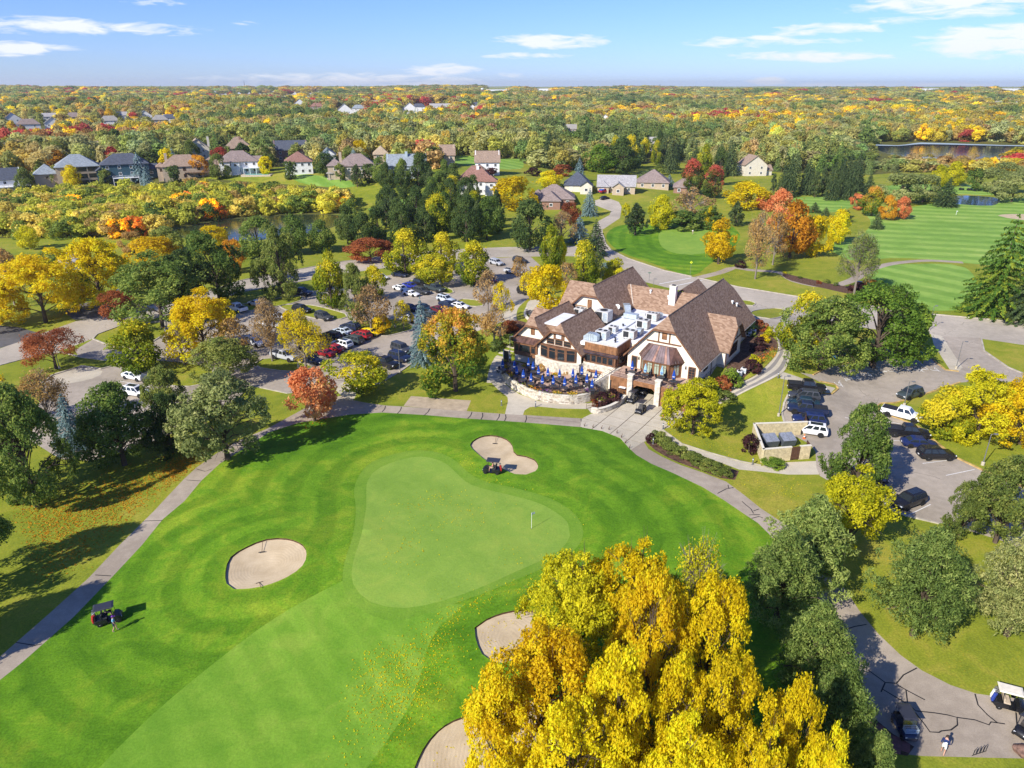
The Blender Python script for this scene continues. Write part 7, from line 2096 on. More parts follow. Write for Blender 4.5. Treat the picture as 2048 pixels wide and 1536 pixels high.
# ------------------------------------------------------------------ golf carts
_GC = {}
def cart(x1, y1, x2, y2, label, body='black', roof='black', bags=(), seat='seat_dark', group='golf carts', basket=False, loc=None, rz=None):
 if loc is None:
  a, b = G(x1, y1), G(x2, y2)
  loc = (a + b) / 2
  loc[2] = float(terrain(loc[0], loc[1])) + .012
  rz = math.atan2(b[1] - a[1], b[0] - a[0])
 e = empty('golf_cart', loc, rz, label, 'golf cart', group)
 bm_ = paint_mat(body, COL.get(body, COL['black']))
 if not _GC:
  m = MB()
  m.loft([[(x, -w, z0), (x, w, z0), (x, w * .96, z1), (x, w * .5, z1 + t), (x, -w * .5, z1 + t), (x, -w * .96, z1)] for x, w, z0, z1, t in ((.42, .56, .28, .60, .03), (.62, .57, .28, .80, .05), (.9, .55, .26, .78, .06), (1.15, .46, .28, .62, .05), (1.24, .34, .34, .48, .02))])
  _GC['cowl'] = m.mesh('front_cowl', M['white'], smooth=True)
  m = MB()
  m.loft([[(x, -w, z0), (x, w, z0), (x, w * .94, z1), (x, -w * .94, z1)] for x, w, z0, z1 in ((-1.15, .50, .36, .60), (-1.0, .57, .28, .70), (-.45, .58, .26, .72), (-.05, .56, .26, .62))])
  m.box(-.1, -.55, .24, .5, .55, .30)
  _GC['rear'] = m.mesh('rear_body', M['white'], smooth=False, bevel=.03)
  _GC['seat'] = MB().box(-.5, -.5, .70, -.02, .5, .84).box(-.56, -.5, .84, -.42, .5, 1.15).mesh('seat', M['white'], bevel=.03)
  _GC['roof'] = MB().loft([[(-1.0, -.55, 1.80), (.62, -.55, 1.84), (.62, .55, 1.84), (-1.0, .55, 1.80)], [(-1.04, -.6, 1.84), (.7, -.58, 1.87), (.7, .58, 1.87), (-1.04, .6, 1.84)], [(-.9, -.48, 1.91), (.55, -.48, 1.93), (.55, .48, 1.93), (-.9, .48, 1.91)]]).mesh('roof', M['white'])
  _GC['wheel'] = MB().lathe([(.14, -.10), (.22, -.09), (.225, 0), (.22, .09), (.14, .10)], 14).lathe([(.13, -.08), (.13, .085), (.03, .1)], 10, mi=1).mesh('wheel', [M['tyre'], M['white']])
  _GC['post'] = [MB().tube(p, .022, 5).mesh('post', M['iron']) for p in ([(.62, -.52, .78), (.52, -.52, 1.83)], [(.62, .52, .78), (.52, .52, 1.83)], [(-.52, -.54, .7), (-.72, -.54, 1.80)], [(-.52, .54, .7), (-.72, .54, 1.80)])]
  _GC['steer'] = MB().tube([(.5, .25, .72), (.22, .25, 1.0)], .02, 5).lathe([(.17, -.015), (.17, .015), (.14, .015), (.14, -.015)], 12, (.2, .25, 1.02)).mesh('steering_wheel', M['iron'])
  gm, nt = nmat('cart_windscreen')
  b_ = nt.nodes.new('ShaderNodeBsdfTransparent'); gl = nt.nodes.new('ShaderNodeBsdfGlossy'); gl.inputs['Roughness'].default_value = .05
  mx = nt.nodes.new('ShaderNodeMixShader'); mx.inputs[0].default_value = .12
  nt.links.new(b_.outputs[0], mx.inputs[1]); nt.links.new(gl.outputs[0], mx.inputs[2])
  ou = nt.nodes.new('ShaderNodeOutputMaterial'); nt.links.new(mx.outputs[0], ou.inputs[0])
  _GC['ws'] = MB().slab([(.64, -.5, .8), (.64, .5, .8), (.53, .5, 1.78), (.53, -.5, 1.78)], (.012, 0, 0)).mesh('windscreen', gm)
  _GC['lamp'] = MB().box(-.05, -.09, -.05, .05, .09, .05).mesh('headlight', M['lamp_clear'], bevel=.015)
  _GC['tray'] = MB().box(-1.28, -.45, .42, -1.0, .45, .47).box(-1.06, -.45, .47, -1.0, .45, .95).mesh('bag_rack', M['iron'])
  col_mat('seat_dark', (0.04, 0.04, 0.045), .6); col_mat('seat_tan', (0.52, 0.42, 0.30), .6)
 link('front_cowl', _GC['cowl'], e, mat=bm_)
 link('rear_body', _GC['rear'], e, mat=bm_)
 link('seat', _GC['seat'], e, mat=M[seat])
 link('roof', _GC['roof'], e, mat={'black': paint_mat('roofgrey', (0.035, 0.036, 0.045)), 'white': M['white'], 'cream': M['cream']}[roof])
 for x in (-.72, .86):
  for y in (-.48, .48):
   o = link('wheel', _GC['wheel'], e, (x, y, .225)); o.rotation_euler = (math.pi / 2, 0, 0)
 for p in _GC['post']: link('post', p, e)
 link('steering_wheel', _GC['steer'], e)
 link('windscreen', _GC['ws'], e)
 link('bag_rack', _GC['tray'], e)
 for y in (-.34, .34): link('headlight', _GC['lamp'], e, (1.14, y, .55))
 if basket:
  m = MB()
  for i in range(7):
   x = .66 + i * .07
   m.tube([(x, -.5, .95), (x, -.5, 1.3)], .012, 4); m.tube([(x, .5, .95), (x, .5, 1.3)], .012, 4); m.tube([(x, -.5, .95), (x, .5, .95)], .012, 4)
  for z in (.95, 1.12, 1.3): m.tube([(.66, -.5, z), (1.1, -.5, z), (1.1, .5, z), (.66, .5, z), (.66, -.5, z)], .014, 4)
  m.build('wire_basket', M['galv'], e)
 ca, sa = math.cos(rz), math.sin(rz)
 for k, (y, c, lb) in enumerate(bags):
  p = np.array([loc[0] + ca * -1.2 - sa * y, loc[1] + sa * -1.2 + ca * y, loc[2] + .47])
  g = empty('golf_bag', p, rz, lb, 'golf bag')
  MB().loft([[(x + r_ * math.cos(t), r_ * math.sin(t), z) for t in np.linspace(0, 2 * math.pi, 9)[:-1]] for x, r_, z in ((0, .13, 0), (0, .15, .3), (.05, .135, .62), (.08, .15, .78))]).build('bag_body', col_mat('bag_' + c, dict(red=(0.45, 0.03, 0.03), white=(0.75, 0.75, 0.72), black=(0.02, 0.02, 0.022), blue=(0.03, 0.06, 0.3))[c]), g)
  m = MB()
  for j in range(7):
   t = j * .9
   m.tube([(.08 + .08 * math.cos(t), .08 * math.sin(t), .7), (.12 + .11 * math.cos(t), .11 * math.sin(t), 1.02 + .03 * (j % 3))], .008, 4)
   m.box(.10 + .11 * math.cos(t), .11 * math.sin(t) - .03, 1.0 + .03 * (j % 3), .18 + .11 * math.cos(t), .11 * math.sin(t) + .03, 1.05 + .03 * (j % 3))
  m.build('clubs', M['rim'], g)
 return e
CART_L = cart(196, 1249, 241, 1237, 'black golf cart beside the left cart path with a red golf bag', bags=((-.22, 'red', 'red golf bag on the back of the left cart'), (.22, 'white', 'white golf bag on the back of the left cart')))
CART_G = cart(999, 946, 970, 944, 'black golf cart parked at the edge of the kidney shaped bunker', bags=((.2, 'red', 'dark red golf bag on the cart at the kidney shaped bunker'),))
cart(1289, 818, 1273, 832, 'black golf cart in the middle of the concrete apron')
cart(1272, 797, 1257, 810, 'black golf cart with a white scorecard at the left pillar')
cart(1252, 788, 1238, 801, 'dark green cart with a white roof at the left garage panel', body='teal', roof='white')
cart(1296, 782, 1282, 792, 'dark golf cart just inside the garage opening')
cart(1345, 815, 1330, 828, 'grey utility cart with a white roof behind the bright yellow tree', body='grey', roof='white')
cart(1990, 1408, 2040, 1422, 'black golf cart with a cream roof at the right end of the wide path', roof='cream', seat='seat_tan', bags=((-.2, 'blue', 'blue golf bag on the cream roofed cart'), (.2, 'white', 'white golf bag on the cream roofed cart')))
cart(1794, 1440, 1818, 1484, 'dark utility cart with a wire basket parked by the pines', basket=True, body='navy')
cart(2062, 1458, 2040, 1476, 'dark golf cart cut by the right edge of the photo')
cart(1879, 412, 1888, 410, 'dark golf cart alone on the far striped fairway', group='far golf carts')
for k, (x, y) in enumerate(((1918, 380), (1934, 381), (1952, 380), (1968, 382), (1985, 380))):
 cart(x, y, x + 9, y, f'dark golf cart beyond the small far pond, {ORD[k]} from the left', group='far golf carts')
cart(1710, 580, 1722, 576, 'golf cart with blue bags by the flower bed and the thin grey green tree', bags=((.2, 'blue', 'blue golf bag by the flower bed'),))
# ------------------------------------------------------------------ houses
WALL = dict(tan=(0.48, 0.38, 0.27), white=(0.76, 0.75, 0.72), cream=(0.66, 0.60, 0.48), bluegreen=(0.035, 0.085, 0.11), paleblue=(0.42, 0.50, 0.52), brick=(0.30, 0.17, 0.12), taupe=(0.38, 0.31, 0.25))
ROOFC = dict(greyblue=(0.26, 0.29, 0.31), dark=(0.085, 0.095, 0.12), brown=(0.30, 0.215, 0.155), grey=(0.30, 0.28, 0.25), redbrown=(0.27, 0.145, 0.11), mauve=(0.26, 0.20, 0.175), tanroof=(0.40, 0.31, 0.21), pale=(0.36, 0.34, 0.33))
for k, c in WALL.items(): col_mat('wall_' + k, c, 0.85, var=0.06, scale=0.8)
for k, c in ROOFC.items(): M['roof_' + k] = shingle_mat('shingles_' + k, tuple(x * .75 for x in c), c, tuple(x * 1.25 for x in c))
def hip(m, x0, x1, y0, y1, z, h, kind, ov=.5, mi=0):
 x0, x1, y0, y1 = x0 - ov, x1 + ov, y0 - ov, y1 + ov
 W, D = x1 - x0, y1 - y0
 if kind == 'hip':
  k = min(W, D) / 2 * .98
  r0, r1 = ((x0 + k, (y0 + y1) / 2, z + h), (x1 - k, (y0 + y1) / 2, z + h)) if W >= D else (((x0 + x1) / 2, y0 + k, z + h), ((x0 + x1) / 2, y1 - k, z + h))
  c = [(x0, y0, z), (x1, y0, z), (x1, y1, z), (x0, y1, z)]
  if W >= D: F = [[c[0], c[1], r1, r0], [c[2], c[3], r0, r1], [c[1], c[2], r1], [c[3], c[0], r0]]
  else: F = [[c[1], c[2], r1, r0], [c[3], c[0], r0, r1], [c[0], c[1], r0], [c[2], c[3], r1]]
  for f in F: m.slab(f, (0, 0, -.18), mi)
 elif kind == 'gx':   # ridge along x
  for s in (y0, y1): m.slab([(x0, s, z), (x1, s, z), (x1, (y0 + y1) / 2, z + h), (x0, (y0 + y1) / 2, z + h)], (0, 0, -.18), mi)
 else:
  for s in (x0, x1): m.slab([(s, y0, z), (s, y1, z), ((x0 + x1) / 2, y1, z + h), ((x0 + x1) / 2, y0, z + h)], (0, 0, -.18), mi)
def house(px, py, wpx, wall, roof, label, depth_=12, storeys=2, kind='hip', rot=0.0, wing=None, chimney=None, deck=None, win=4, frame='white', group=None, rh=None, small=False, garage=0, gable=None, screens=False):
 p = G(px, py)
 s = depth(p) / FPX
 w = wpx * s
 h = storeys * 2.9
 rz = -math.atan2(p[0], p[1]) + rot
 e = empty('house', p, rz, label, 'house', group)
 wm, rm = M['wall_' + wall], M['roof_' + roof]
 m = MB().box(-w / 2, 0, -1.5, w / 2, depth_, h)
 if kind == 'gy': m.slab([(-w / 2, .0, h), (w / 2, .0, h), (0, .0, h + (rh or w * .4))], (0, .3, 0))
 if kind == 'gx':
  for x in (-w / 2, w / 2 - .3): m.slab([(x, 0, h), (x, depth_, h), (x, depth_ / 2, h + (rh or depth_ * .42))], (.3, 0, 0))
 m.build('wall', wm, e)
 r = MB()
 hip(r, -w / 2, w / 2, 0, depth_, h, rh or (min(w, depth_) * .5 if kind == 'hip' else (depth_ if kind == 'gx' else w) * .4), kind)
 ro = r.build('roof', rm, e)
 if wing:
  for (x0, x1, y0, y1, st, kd) in wing:
   x0, x1 = x0 * w, x1 * w
   MB().box(x0, y0, -1.5, x1, y1, st * 2.9).build('wall', wm, e)
   r = MB()
   hh = min(x1 - x0, y1 - y0) * .42
   hip(r, x0, x1, y0, y1, st * 2.9, hh, kd)
   r.build('roof', rm, e)
   if kd == 'gy': MB().slab([(x0, y0, st * 2.9), (x1, y0, st * 2.9), ((x0 + x1) / 2, y0, st * 2.9 + hh)], (0, .25, 0)).build('gable_wall', wm, e)
   if x1 - x0 > 3: window(((x0 + x1) / 2 - .7, y0, st * 2.9 - 2.2), (1, 0, 0), 1.4, 1.3, 2, 1, (0, -1, 0), parent=e, frame=frame, fw=.14)
 for x in ([] if chimney is None else [chimney]):
  c = MB().box(x * w - .6, depth_ * .35, h - 1, x * w + .6, depth_ * .35 + .8, h + (rh or min(w, depth_) * .42) + .9).build('chimney', wm, ro)
 if screens:
  for f in range(storeys):
   for k in range(3):
    x0 = -w * .30 + k * w * .26
    window((x0, 0, f * 2.9 + .4), (1, 0, 0), w * .25, 2.3, 1, 1, (0, -1, 0), parent=e, frame=frame, fw=.16, name='screen')
 elif not small:
  for f in range(storeys):
   for k in range(win):
    x = -w / 2 + w * (k + .5) / win
    window((x - .65, 0, f * 2.9 + .85), (1, 0, 0), 1.3, 1.5, 2, 1, (0, -1, 0), parent=e, frame=frame, fw=.14)
  for sg in (-1, 1):
   window((sg * w / 2, depth_ * .5 - .6, h - 2.1), (0, 1, 0), 1.2, 1.4, 2, 1, (sg, 0, 0), parent=e, frame=frame, fw=.14)
 else:
  for k in range(2):
   x = -w / 2 + w * (k + .5) / 2
   window((x - .8, 0, h - 2.2), (1, 0, 0), 1.6, 1.5, 1, 1, (0, -1, 0), parent=e, frame=frame, fw=.2)
 for k in range(garage):
  g = MB().box(-w / 2 + .8 + k * 3.1, -.06, 0, -w / 2 + 3.5 + k * 3.1, .02, 2.2)
  for z in (.7, 1.4): g.box(-w / 2 + .8 + k * 3.1, -.08, z, -w / 2 + 3.5 + k * 3.1, -.05, z + .05)
  g.build('garage_door', M['cream'], e)
 if deck:
  x0, x1 = deck[0] * w, deck[1] * w
  d = MB().box(x0, -3.2, 2.7, x1, 0, 2.95)
  for x in np.linspace(x0 + .1, x1 - .1, 4): d.box(x - .12, -3.15, -1, x + .12, -2.9, 2.7)
  for z in (3.4, 3.9): d.box(x0, -3.2, z, x1, -3.12, z + .08)
  for x in np.linspace(x0, x1, 9): d.box(x - .04, -3.2, 2.95, x + .04, -3.12, 3.95)
  d.build('deck', M[deck[2]], e)
  st = MB()
  for k in range(10): st.box(x1 + k * .35 - .1, -3.2, 2.7 - k * .29, x1 + k * .35 + .3, -2.1, 2.8 - k * .29)
  st.build('deck_stair', M[deck[2]], e)
 return e
HOUSES = []
for a in [
 dict(px=15, py=386, wpx=60, wall='white', roof='dark', label='grey roofed white house with a white deck at the left edge of the photo', kind='gx', deck=(-.3, .7, 'white'), win=3),
 dict(px=163, py=372, wpx=76, wall='tan', roof='greyblue', label='tan house with a pale blue grey hip roof and dark screened porches', storeys=3, depth_=14, screens=True, frame='tan_frame', wing=[(-1.0, -.45, 3, 14, 2, 'hip')], rh=5),
 dict(px=257, py=367, wpx=84, wall='bluegreen', roof='dark', label='dark blue green house with white trim and a white deck', storeys=3, rh=4.4, kind='hip', deck=(-.3, .25, 'white'), win=4, wing=[(-.62, -.42, 2, 9, 2, 'gy'), (.4, .68, 2, 10, 2, 'gx')]),
 dict(px=372, py=358, wpx=80, wall='tan', roof='brown', label='tan brick house with a brown hip roof and a tall chimney', storeys=2, rh=4.8, chimney=-.38, deck=(.0, .6, 'brown_deck'), win=3, frame='timber', wing=[(.42, .92, 1, 9, 2, 'hip'), (-.62, -.42, 2, 9, 2, 'hip')]),
 dict(px=480, py=348, wpx=72, wall='white', roof='mauve', label='white house with bay towers beside the swimming pool', storeys=2, rh=4.5, win=5, deck=(.1, .6, 'white'), wing=[(-.2, .02, -1.5, 4, 2, 'hip'), (.35, .62, 2, 9, 2, 'gx')]),
 dict(px=480, py=318, wpx=50, wall='brick', roof='brown', label='brown roofed brick house behind the white pool house', chimney=.1, win=3),
 dict(px=398, py=318, wpx=44, wall='cream', roof='tanroof', label='cream gabled house with a tan roof behind the tan brick house', kind='gy', win=2, chimney=.5),
 dict(px=584, py=322, wpx=62, wall='brick', roof='dark', label='brick house with a slate grey roof behind the red roofed one', kind='gx', win=3, wing=[(.1, .5, -2, 5, 2, 'gy')]),
 dict(px=600, py=349, wpx=52, wall='white', roof='redbrown', label='white house with a red brown hip roof in the middle of the lakeside row', storeys=2, rh=4.2, win=4),
 dict(px=658, py=334, wpx=30, wall='white', roof='greyblue', label='white gabled house left of the orange maples', kind='gy', win=2),
 dict(px=716, py=357, wpx=70, wall='tan', roof='mauve', label='large tan house with tall windows and a grey hip roof above the gazebo', storeys=2, rh=4.8, win=4, chimney=-.45, wing=[(-.82, -.4, 1, 9, 2, 'hip'), (-.35, -.1, -1.5, 5, 2, 'hip')]),
 dict(px=764, py=332, wpx=30, wall='tan', roof='tanroof', label='tan house half hidden right of the large tan one', win=2),
 dict(px=815, py=358, wpx=76, wall='paleblue', roof='greyblue', label='pale blue grey house with a chimney between the pond and the red tree', kind='gx', win=4, chimney=.0),
 dict(px=895, py=334, wpx=30, wall='tan', roof='brown', label='tan house with a stone chimney beside the yellow tree', kind='gx', win=2, chimney=.45),
 dict(px=975, py=350, wpx=48, wall='white', roof='brown', label='white gabled house with a brown roof by the far lawn', kind='gx', win=3, wing=[(-.45, -.1, -3, 4, 1, 'gy')]),
 dict(px=953, py=390, wpx=70, wall='white', roof='redbrown', label='white house with a red brown hip roof and a central chimney', storeys=2, win=4, chimney=.05, wing=[(.25, .6, -1.5, 6, 2, 'hip')]),
 dict(px=1108, py=412, wpx=80, wall='brick', roof='mauve', label='low brick house with a sprawling mauve brown hip roof', storeys=1, depth_=15, rh=5.0, win=3, wing=[(-.3, .15, -6, 5, 1, 'hip'), (-.6, -.2, 2, 12, 1, 'hip')]),
 dict(px=1155, py=384, wpx=52, wall='cream', roof='dark', label='cream house with a dark slate roof at the cul de sac', storeys=1, depth_=13, rh=5.2, win=2, garage=2, wing=[(.1, .55, -3, 6, 1, 'gy')]),
 dict(px=1232, py=386, wpx=74, wall='tan', roof='pale', label='tan house with a pale mauve roof and garage at the cul de sac', storeys=1, depth_=12, rh=4.2, win=3, garage=2, kind='gx', wing=[(-.1, .2, -4, 5, 1, 'gy'), (-.5, -.2, -2, 5, 1, 'hip')]),
 dict(px=1305, py=378, wpx=62, wall='tan', roof='mauve', label='tan house with a pyramid like mauve roof right of the cul de sac', storeys=1, depth_=14, rh=5.2, win=3),
 dict(px=1368, py=388, wpx=42, wall='brick', roof='mauve', label='mauve roofed house hidden behind the brown half bare tree', storeys=1, depth_=12, rh=4, win=2),
 dict(px=1510, py=352, wpx=46, wall='cream', roof='brown', label='cream house with a brown roof among the spruces on the right', kind='gy', win=2, rot=.4, wing=[(.3, .8, 2, 9, 1, 'gx')]),
 dict(px=146, py=545, wpx=34, wall='cream', roof='pale', label='small grey roofed shed under the big yellow tree', storeys=1, depth_=5, win=1),
]:
 for nm, c in (('tan_frame', (0.45, 0.36, 0.26)), ('brown_deck', (0.16, 0.10, 0.06))): col_mat(nm, c)
 o = house(**a)
 HOUSES.append((a['px'], a['py'], a['wpx']))
FAR = [(60, 262, 40, 'white', 'mauve'), (15, 322, 26, 'white', 'dark'), (105, 245, 30, 'white', 'pale'), (28, 250, 30, 'white', 'mauve'), (108, 260, 28, 'white', 'grey'), (150, 246, 30, 'taupe', 'mauve'), (190, 318, 22, 'tan', 'brown'), (222, 254, 36, 'white', 'grey'), (250, 242, 26, 'white', 'pale'), (292, 243, 26, 'white', 'grey'),
  (322, 252, 30, 'taupe', 'grey'), (345, 248, 26, 'white', 'dark'), (203, 216, 18, 'white', 'pale'), (600, 216, 24, 'white', 'redbrown'), (635, 222, 26, 'taupe', 'redbrown'), (690, 232, 34, 'white', 'pale'), (720, 226, 30, 'white', 'greyblue'), (752, 212, 20, 'white', 'brown'), (690, 208, 14, 'white', 'pale'),
  (820, 229, 34, 'white', 'greyblue'), (838, 222, 26, 'white', 'dark'), (880, 220, 40, 'white', 'pale'), (952, 218, 18, 'white', 'dark'), (945, 226, 20, 'white', 'grey'), (1140, 272, 24, 'taupe', 'grey'), (1210, 247, 18, 'white', 'pale'), (1253, 228, 18, 'white', 'grey'), (1300, 302, 20, 'cream', 'pale'), (1570, 214, 18, 'white', 'grey'), (1875, 213, 14, 'white', 'pale'), (1995, 212, 18, 'white', 'grey'), (2030, 216, 16, 'white', 'dark')]
for i, (x, y, w, wl, rf) in enumerate(sorted(FAR)):
 house(x, y, w, wl, rf, f'small {rf.replace("greyblue", "blue grey").replace("redbrown", "red brown").replace("tanroof", "tan")} roofed {wl} house in the woods, {ORD[i] if i < 30 else "near the right edge"} from the left', depth_=9, storeys=2, kind=('gx', 'gy', 'hip')[i % 3], small=True, group='houses in the far woods')
 HOUSES.append((x, y, w))
TWN = []
for i in range(26):
 x = 348 + i * 11.5 + (i % 3) * 2
 y = 190 + 5 * math.sin(i * 1.7) + (4 if i % 2 else 0) + (0 if x < 560 else 3)
 TWN.append((x, y))
for i, (x, y) in enumerate(TWN):
 house(x, y, 13, 'white', ('pale', 'grey', 'mauve')[i % 3], f'tiny pale house in the estate on the far ridge, {ORD[i]} from the left', depth_=9, kind='gy' if i % 2 else 'gx', small=True, group='houses on the far ridge')
 HOUSES.append((x, y, 13))
for x, y, w, lb in ((995, 189, 44, 'long white warehouse on the far ridge, left of centre'), (1090, 186, 30, 'pale flat building on the far ridge at the centre'), (1860, 185, 34, 'white building on the horizon at the right'), (2022, 186, 40, 'long white building on the horizon at the right edge')):
 p = G(x, y)
 s = depth(p) / FPX
 e = empty('warehouse', p, 0, lb, 'building')
 MB().box(-w * s / 2, 0, -2, w * s / 2, 30, 16).build('wall', M['white'], e)
 MB().box(-w * s / 2 - 1, -1, 16, w * s / 2 + 1, 31, 17).build('roof', M['membrane'], e)
 for k in range(5): window((-w * s / 2 + w * s * (k + .3) / 5, 0, 4), (1, 0, 0), w * s * .09, 6, 1, 1, (0, -1, 0), parent=e, frame='steel', fw=.4)
 HOUSES.append((x, y, w))
# pool and gazebo
p = G(514, 351)
e = empty('swimming_pool', p, 0, 'turquoise swimming pool on the terrace of the white lakeside house', 'swimming pool')
MB().box(-7, -2, -1, 7, 4, .5).build('pool_deck', M['limestone2'], e)
MB().box(-5.6, -1, .3, 5.6, 3, .52).build('pool_water', col_mat('pool_turquoise', (0.05, 0.50, 0.48), .1), e)
p = G(663, 358)
e = empty('gazebo', p, 0, 'small grey gazebo on the lawn below the large tan house', 'gazebo')
MB().lathe([(2.0, 0), (2.0, .3)], 8).build('floor', M['limestone2'], e)
for k in range(8): MB().tube([(1.8 * math.cos(k * .785), 1.8 * math.sin(k * .785), .3), (1.8 * math.cos(k * .785), 1.8 * math.sin(k * .785), 2.6)], .09, 5).build('post', M['taupe'] if 'taupe' in M else M['steel'], e)
MB().lathe([(2.4, 2.6), (1.2, 3.6), (.3, 4.2), (.3, 4.6), (.02, 5.2)], 8).build('roof', M['roof_grey'], e)
# ------------------------------------------------------------------ the far woods: one mass of instanced trees
def woods_kinds():
 mat = leaf_mat('leaves_far_woods', PAL['olive'][0], 0, .48, inst=True)
 col = bpy.data.collections.new('woods_tree_kinds')
 for i in range(5):
  rr = np.random.default_rng(500 + i)
  if i == 4: cm = crown_spruce('kind', 900, .05, rr, mat, levels=12)
  else: cm = crown_deciduous('kind', ('thick', 'round', 'oval', 'thick')[i], 800, .055, 18, .17, rr, mat)[0]
  col.objects.link(bpy.data.objects.new('woods_kind_%d' % i, cm))
 ng = bpy.data.node_groups.new('woods', 'GeometryNodeTree')
 ng.interface.new_socket('Geometry', in_out='INPUT', socket_type='NodeSocketGeometry')
 ng.interface.new_socket('Geometry', in_out='OUTPUT', socket_type='NodeSocketGeometry')
 N_ = ng.nodes.new
 gi, go = N_('NodeGroupInput'), N_('NodeGroupOutput')
 ci_ = N_('GeometryNodeCollectionInfo'); ci_.inputs['Collection'].default_value = col; ci_.inputs['Separate Children'].default_value = True; ci_.inputs['Reset Children'].default_value = True
 ip = N_('GeometryNodeInstanceOnPoints'); ip.inputs['Pick Instance'].default_value = True
 def named(t, nm):
  k = N_('GeometryNodeInputNamedAttribute'); k.data_type = t; k.inputs['Name'].default_value = nm
  return k.outputs['Attribute']
 L = ng.links.new
 L(gi.outputs[0], ip.inputs['Points']); L(ci_.outputs[0], ip.inputs['Instance'])
 L(named('INT', 'kid'), ip.inputs['Instance Index'])
 L(named('FLOAT_VECTOR', 'scl'), ip.inputs['Scale'])
 er = N_('FunctionNodeEulerToRotation'); L(named('FLOAT_VECTOR', 'rot'), er.inputs[0]); L(er.outputs[0], ip.inputs['Rotation'])
 L(ip.outputs[0], go.inputs[0])
 return ng
WOODS_NG = woods_kinds()
def mass(name, label, cat, P3, w, h, shape, tint):
 n = len(P3)
 r = np.random.default_rng(n)
 me = bpy.data.meshes.new(name)
 me.vertices.add(n)
 me.vertices.foreach_set('co', P3.astype(np.float32).ravel())
 a = me.attributes.new('scl', 'FLOAT_VECTOR', 'POINT'); a.data.foreach_set('vector', np.stack([w, w, h], 1).astype(np.float32).ravel())
 a = me.attributes.new('rot', 'FLOAT_VECTOR', 'POINT'); a.data.foreach_set('vector', np.stack([np.zeros(n), np.zeros(n), r.uniform(0, 6.28, n)], 1).astype(np.float32).ravel())
 a = me.attributes.new('kid', 'INT', 'POINT'); a.data.foreach_set('value', shape.astype(np.int32))
 a = me.attributes.new('tint', 'FLOAT_COLOR', 'POINT'); a.data.foreach_set('color', np.concatenate([tint, np.ones((n, 1))], 1).astype(np.float32).ravel())
 o = tag(link(name, me), label, cat, kind='stuff')
 md = o.modifiers.new('trees', 'NODES'); md.node_group = WOODS_NG
 return o
WCOL = np.array([(0.075, 0.105, 0.03), (0.10, 0.135, 0.05), (0.155, 0.165, 0.05), (0.17, 0.19, 0.085), (0.22, 0.215, 0.09), (0.24, 0.22, 0.055), (0.21, 0.17, 0.075), (0.32, 0.27, 0.04), (0.52, 0.42, 0.025), (0.28, 0.19, 0.07), (0.28, 0.06, 0.05)])
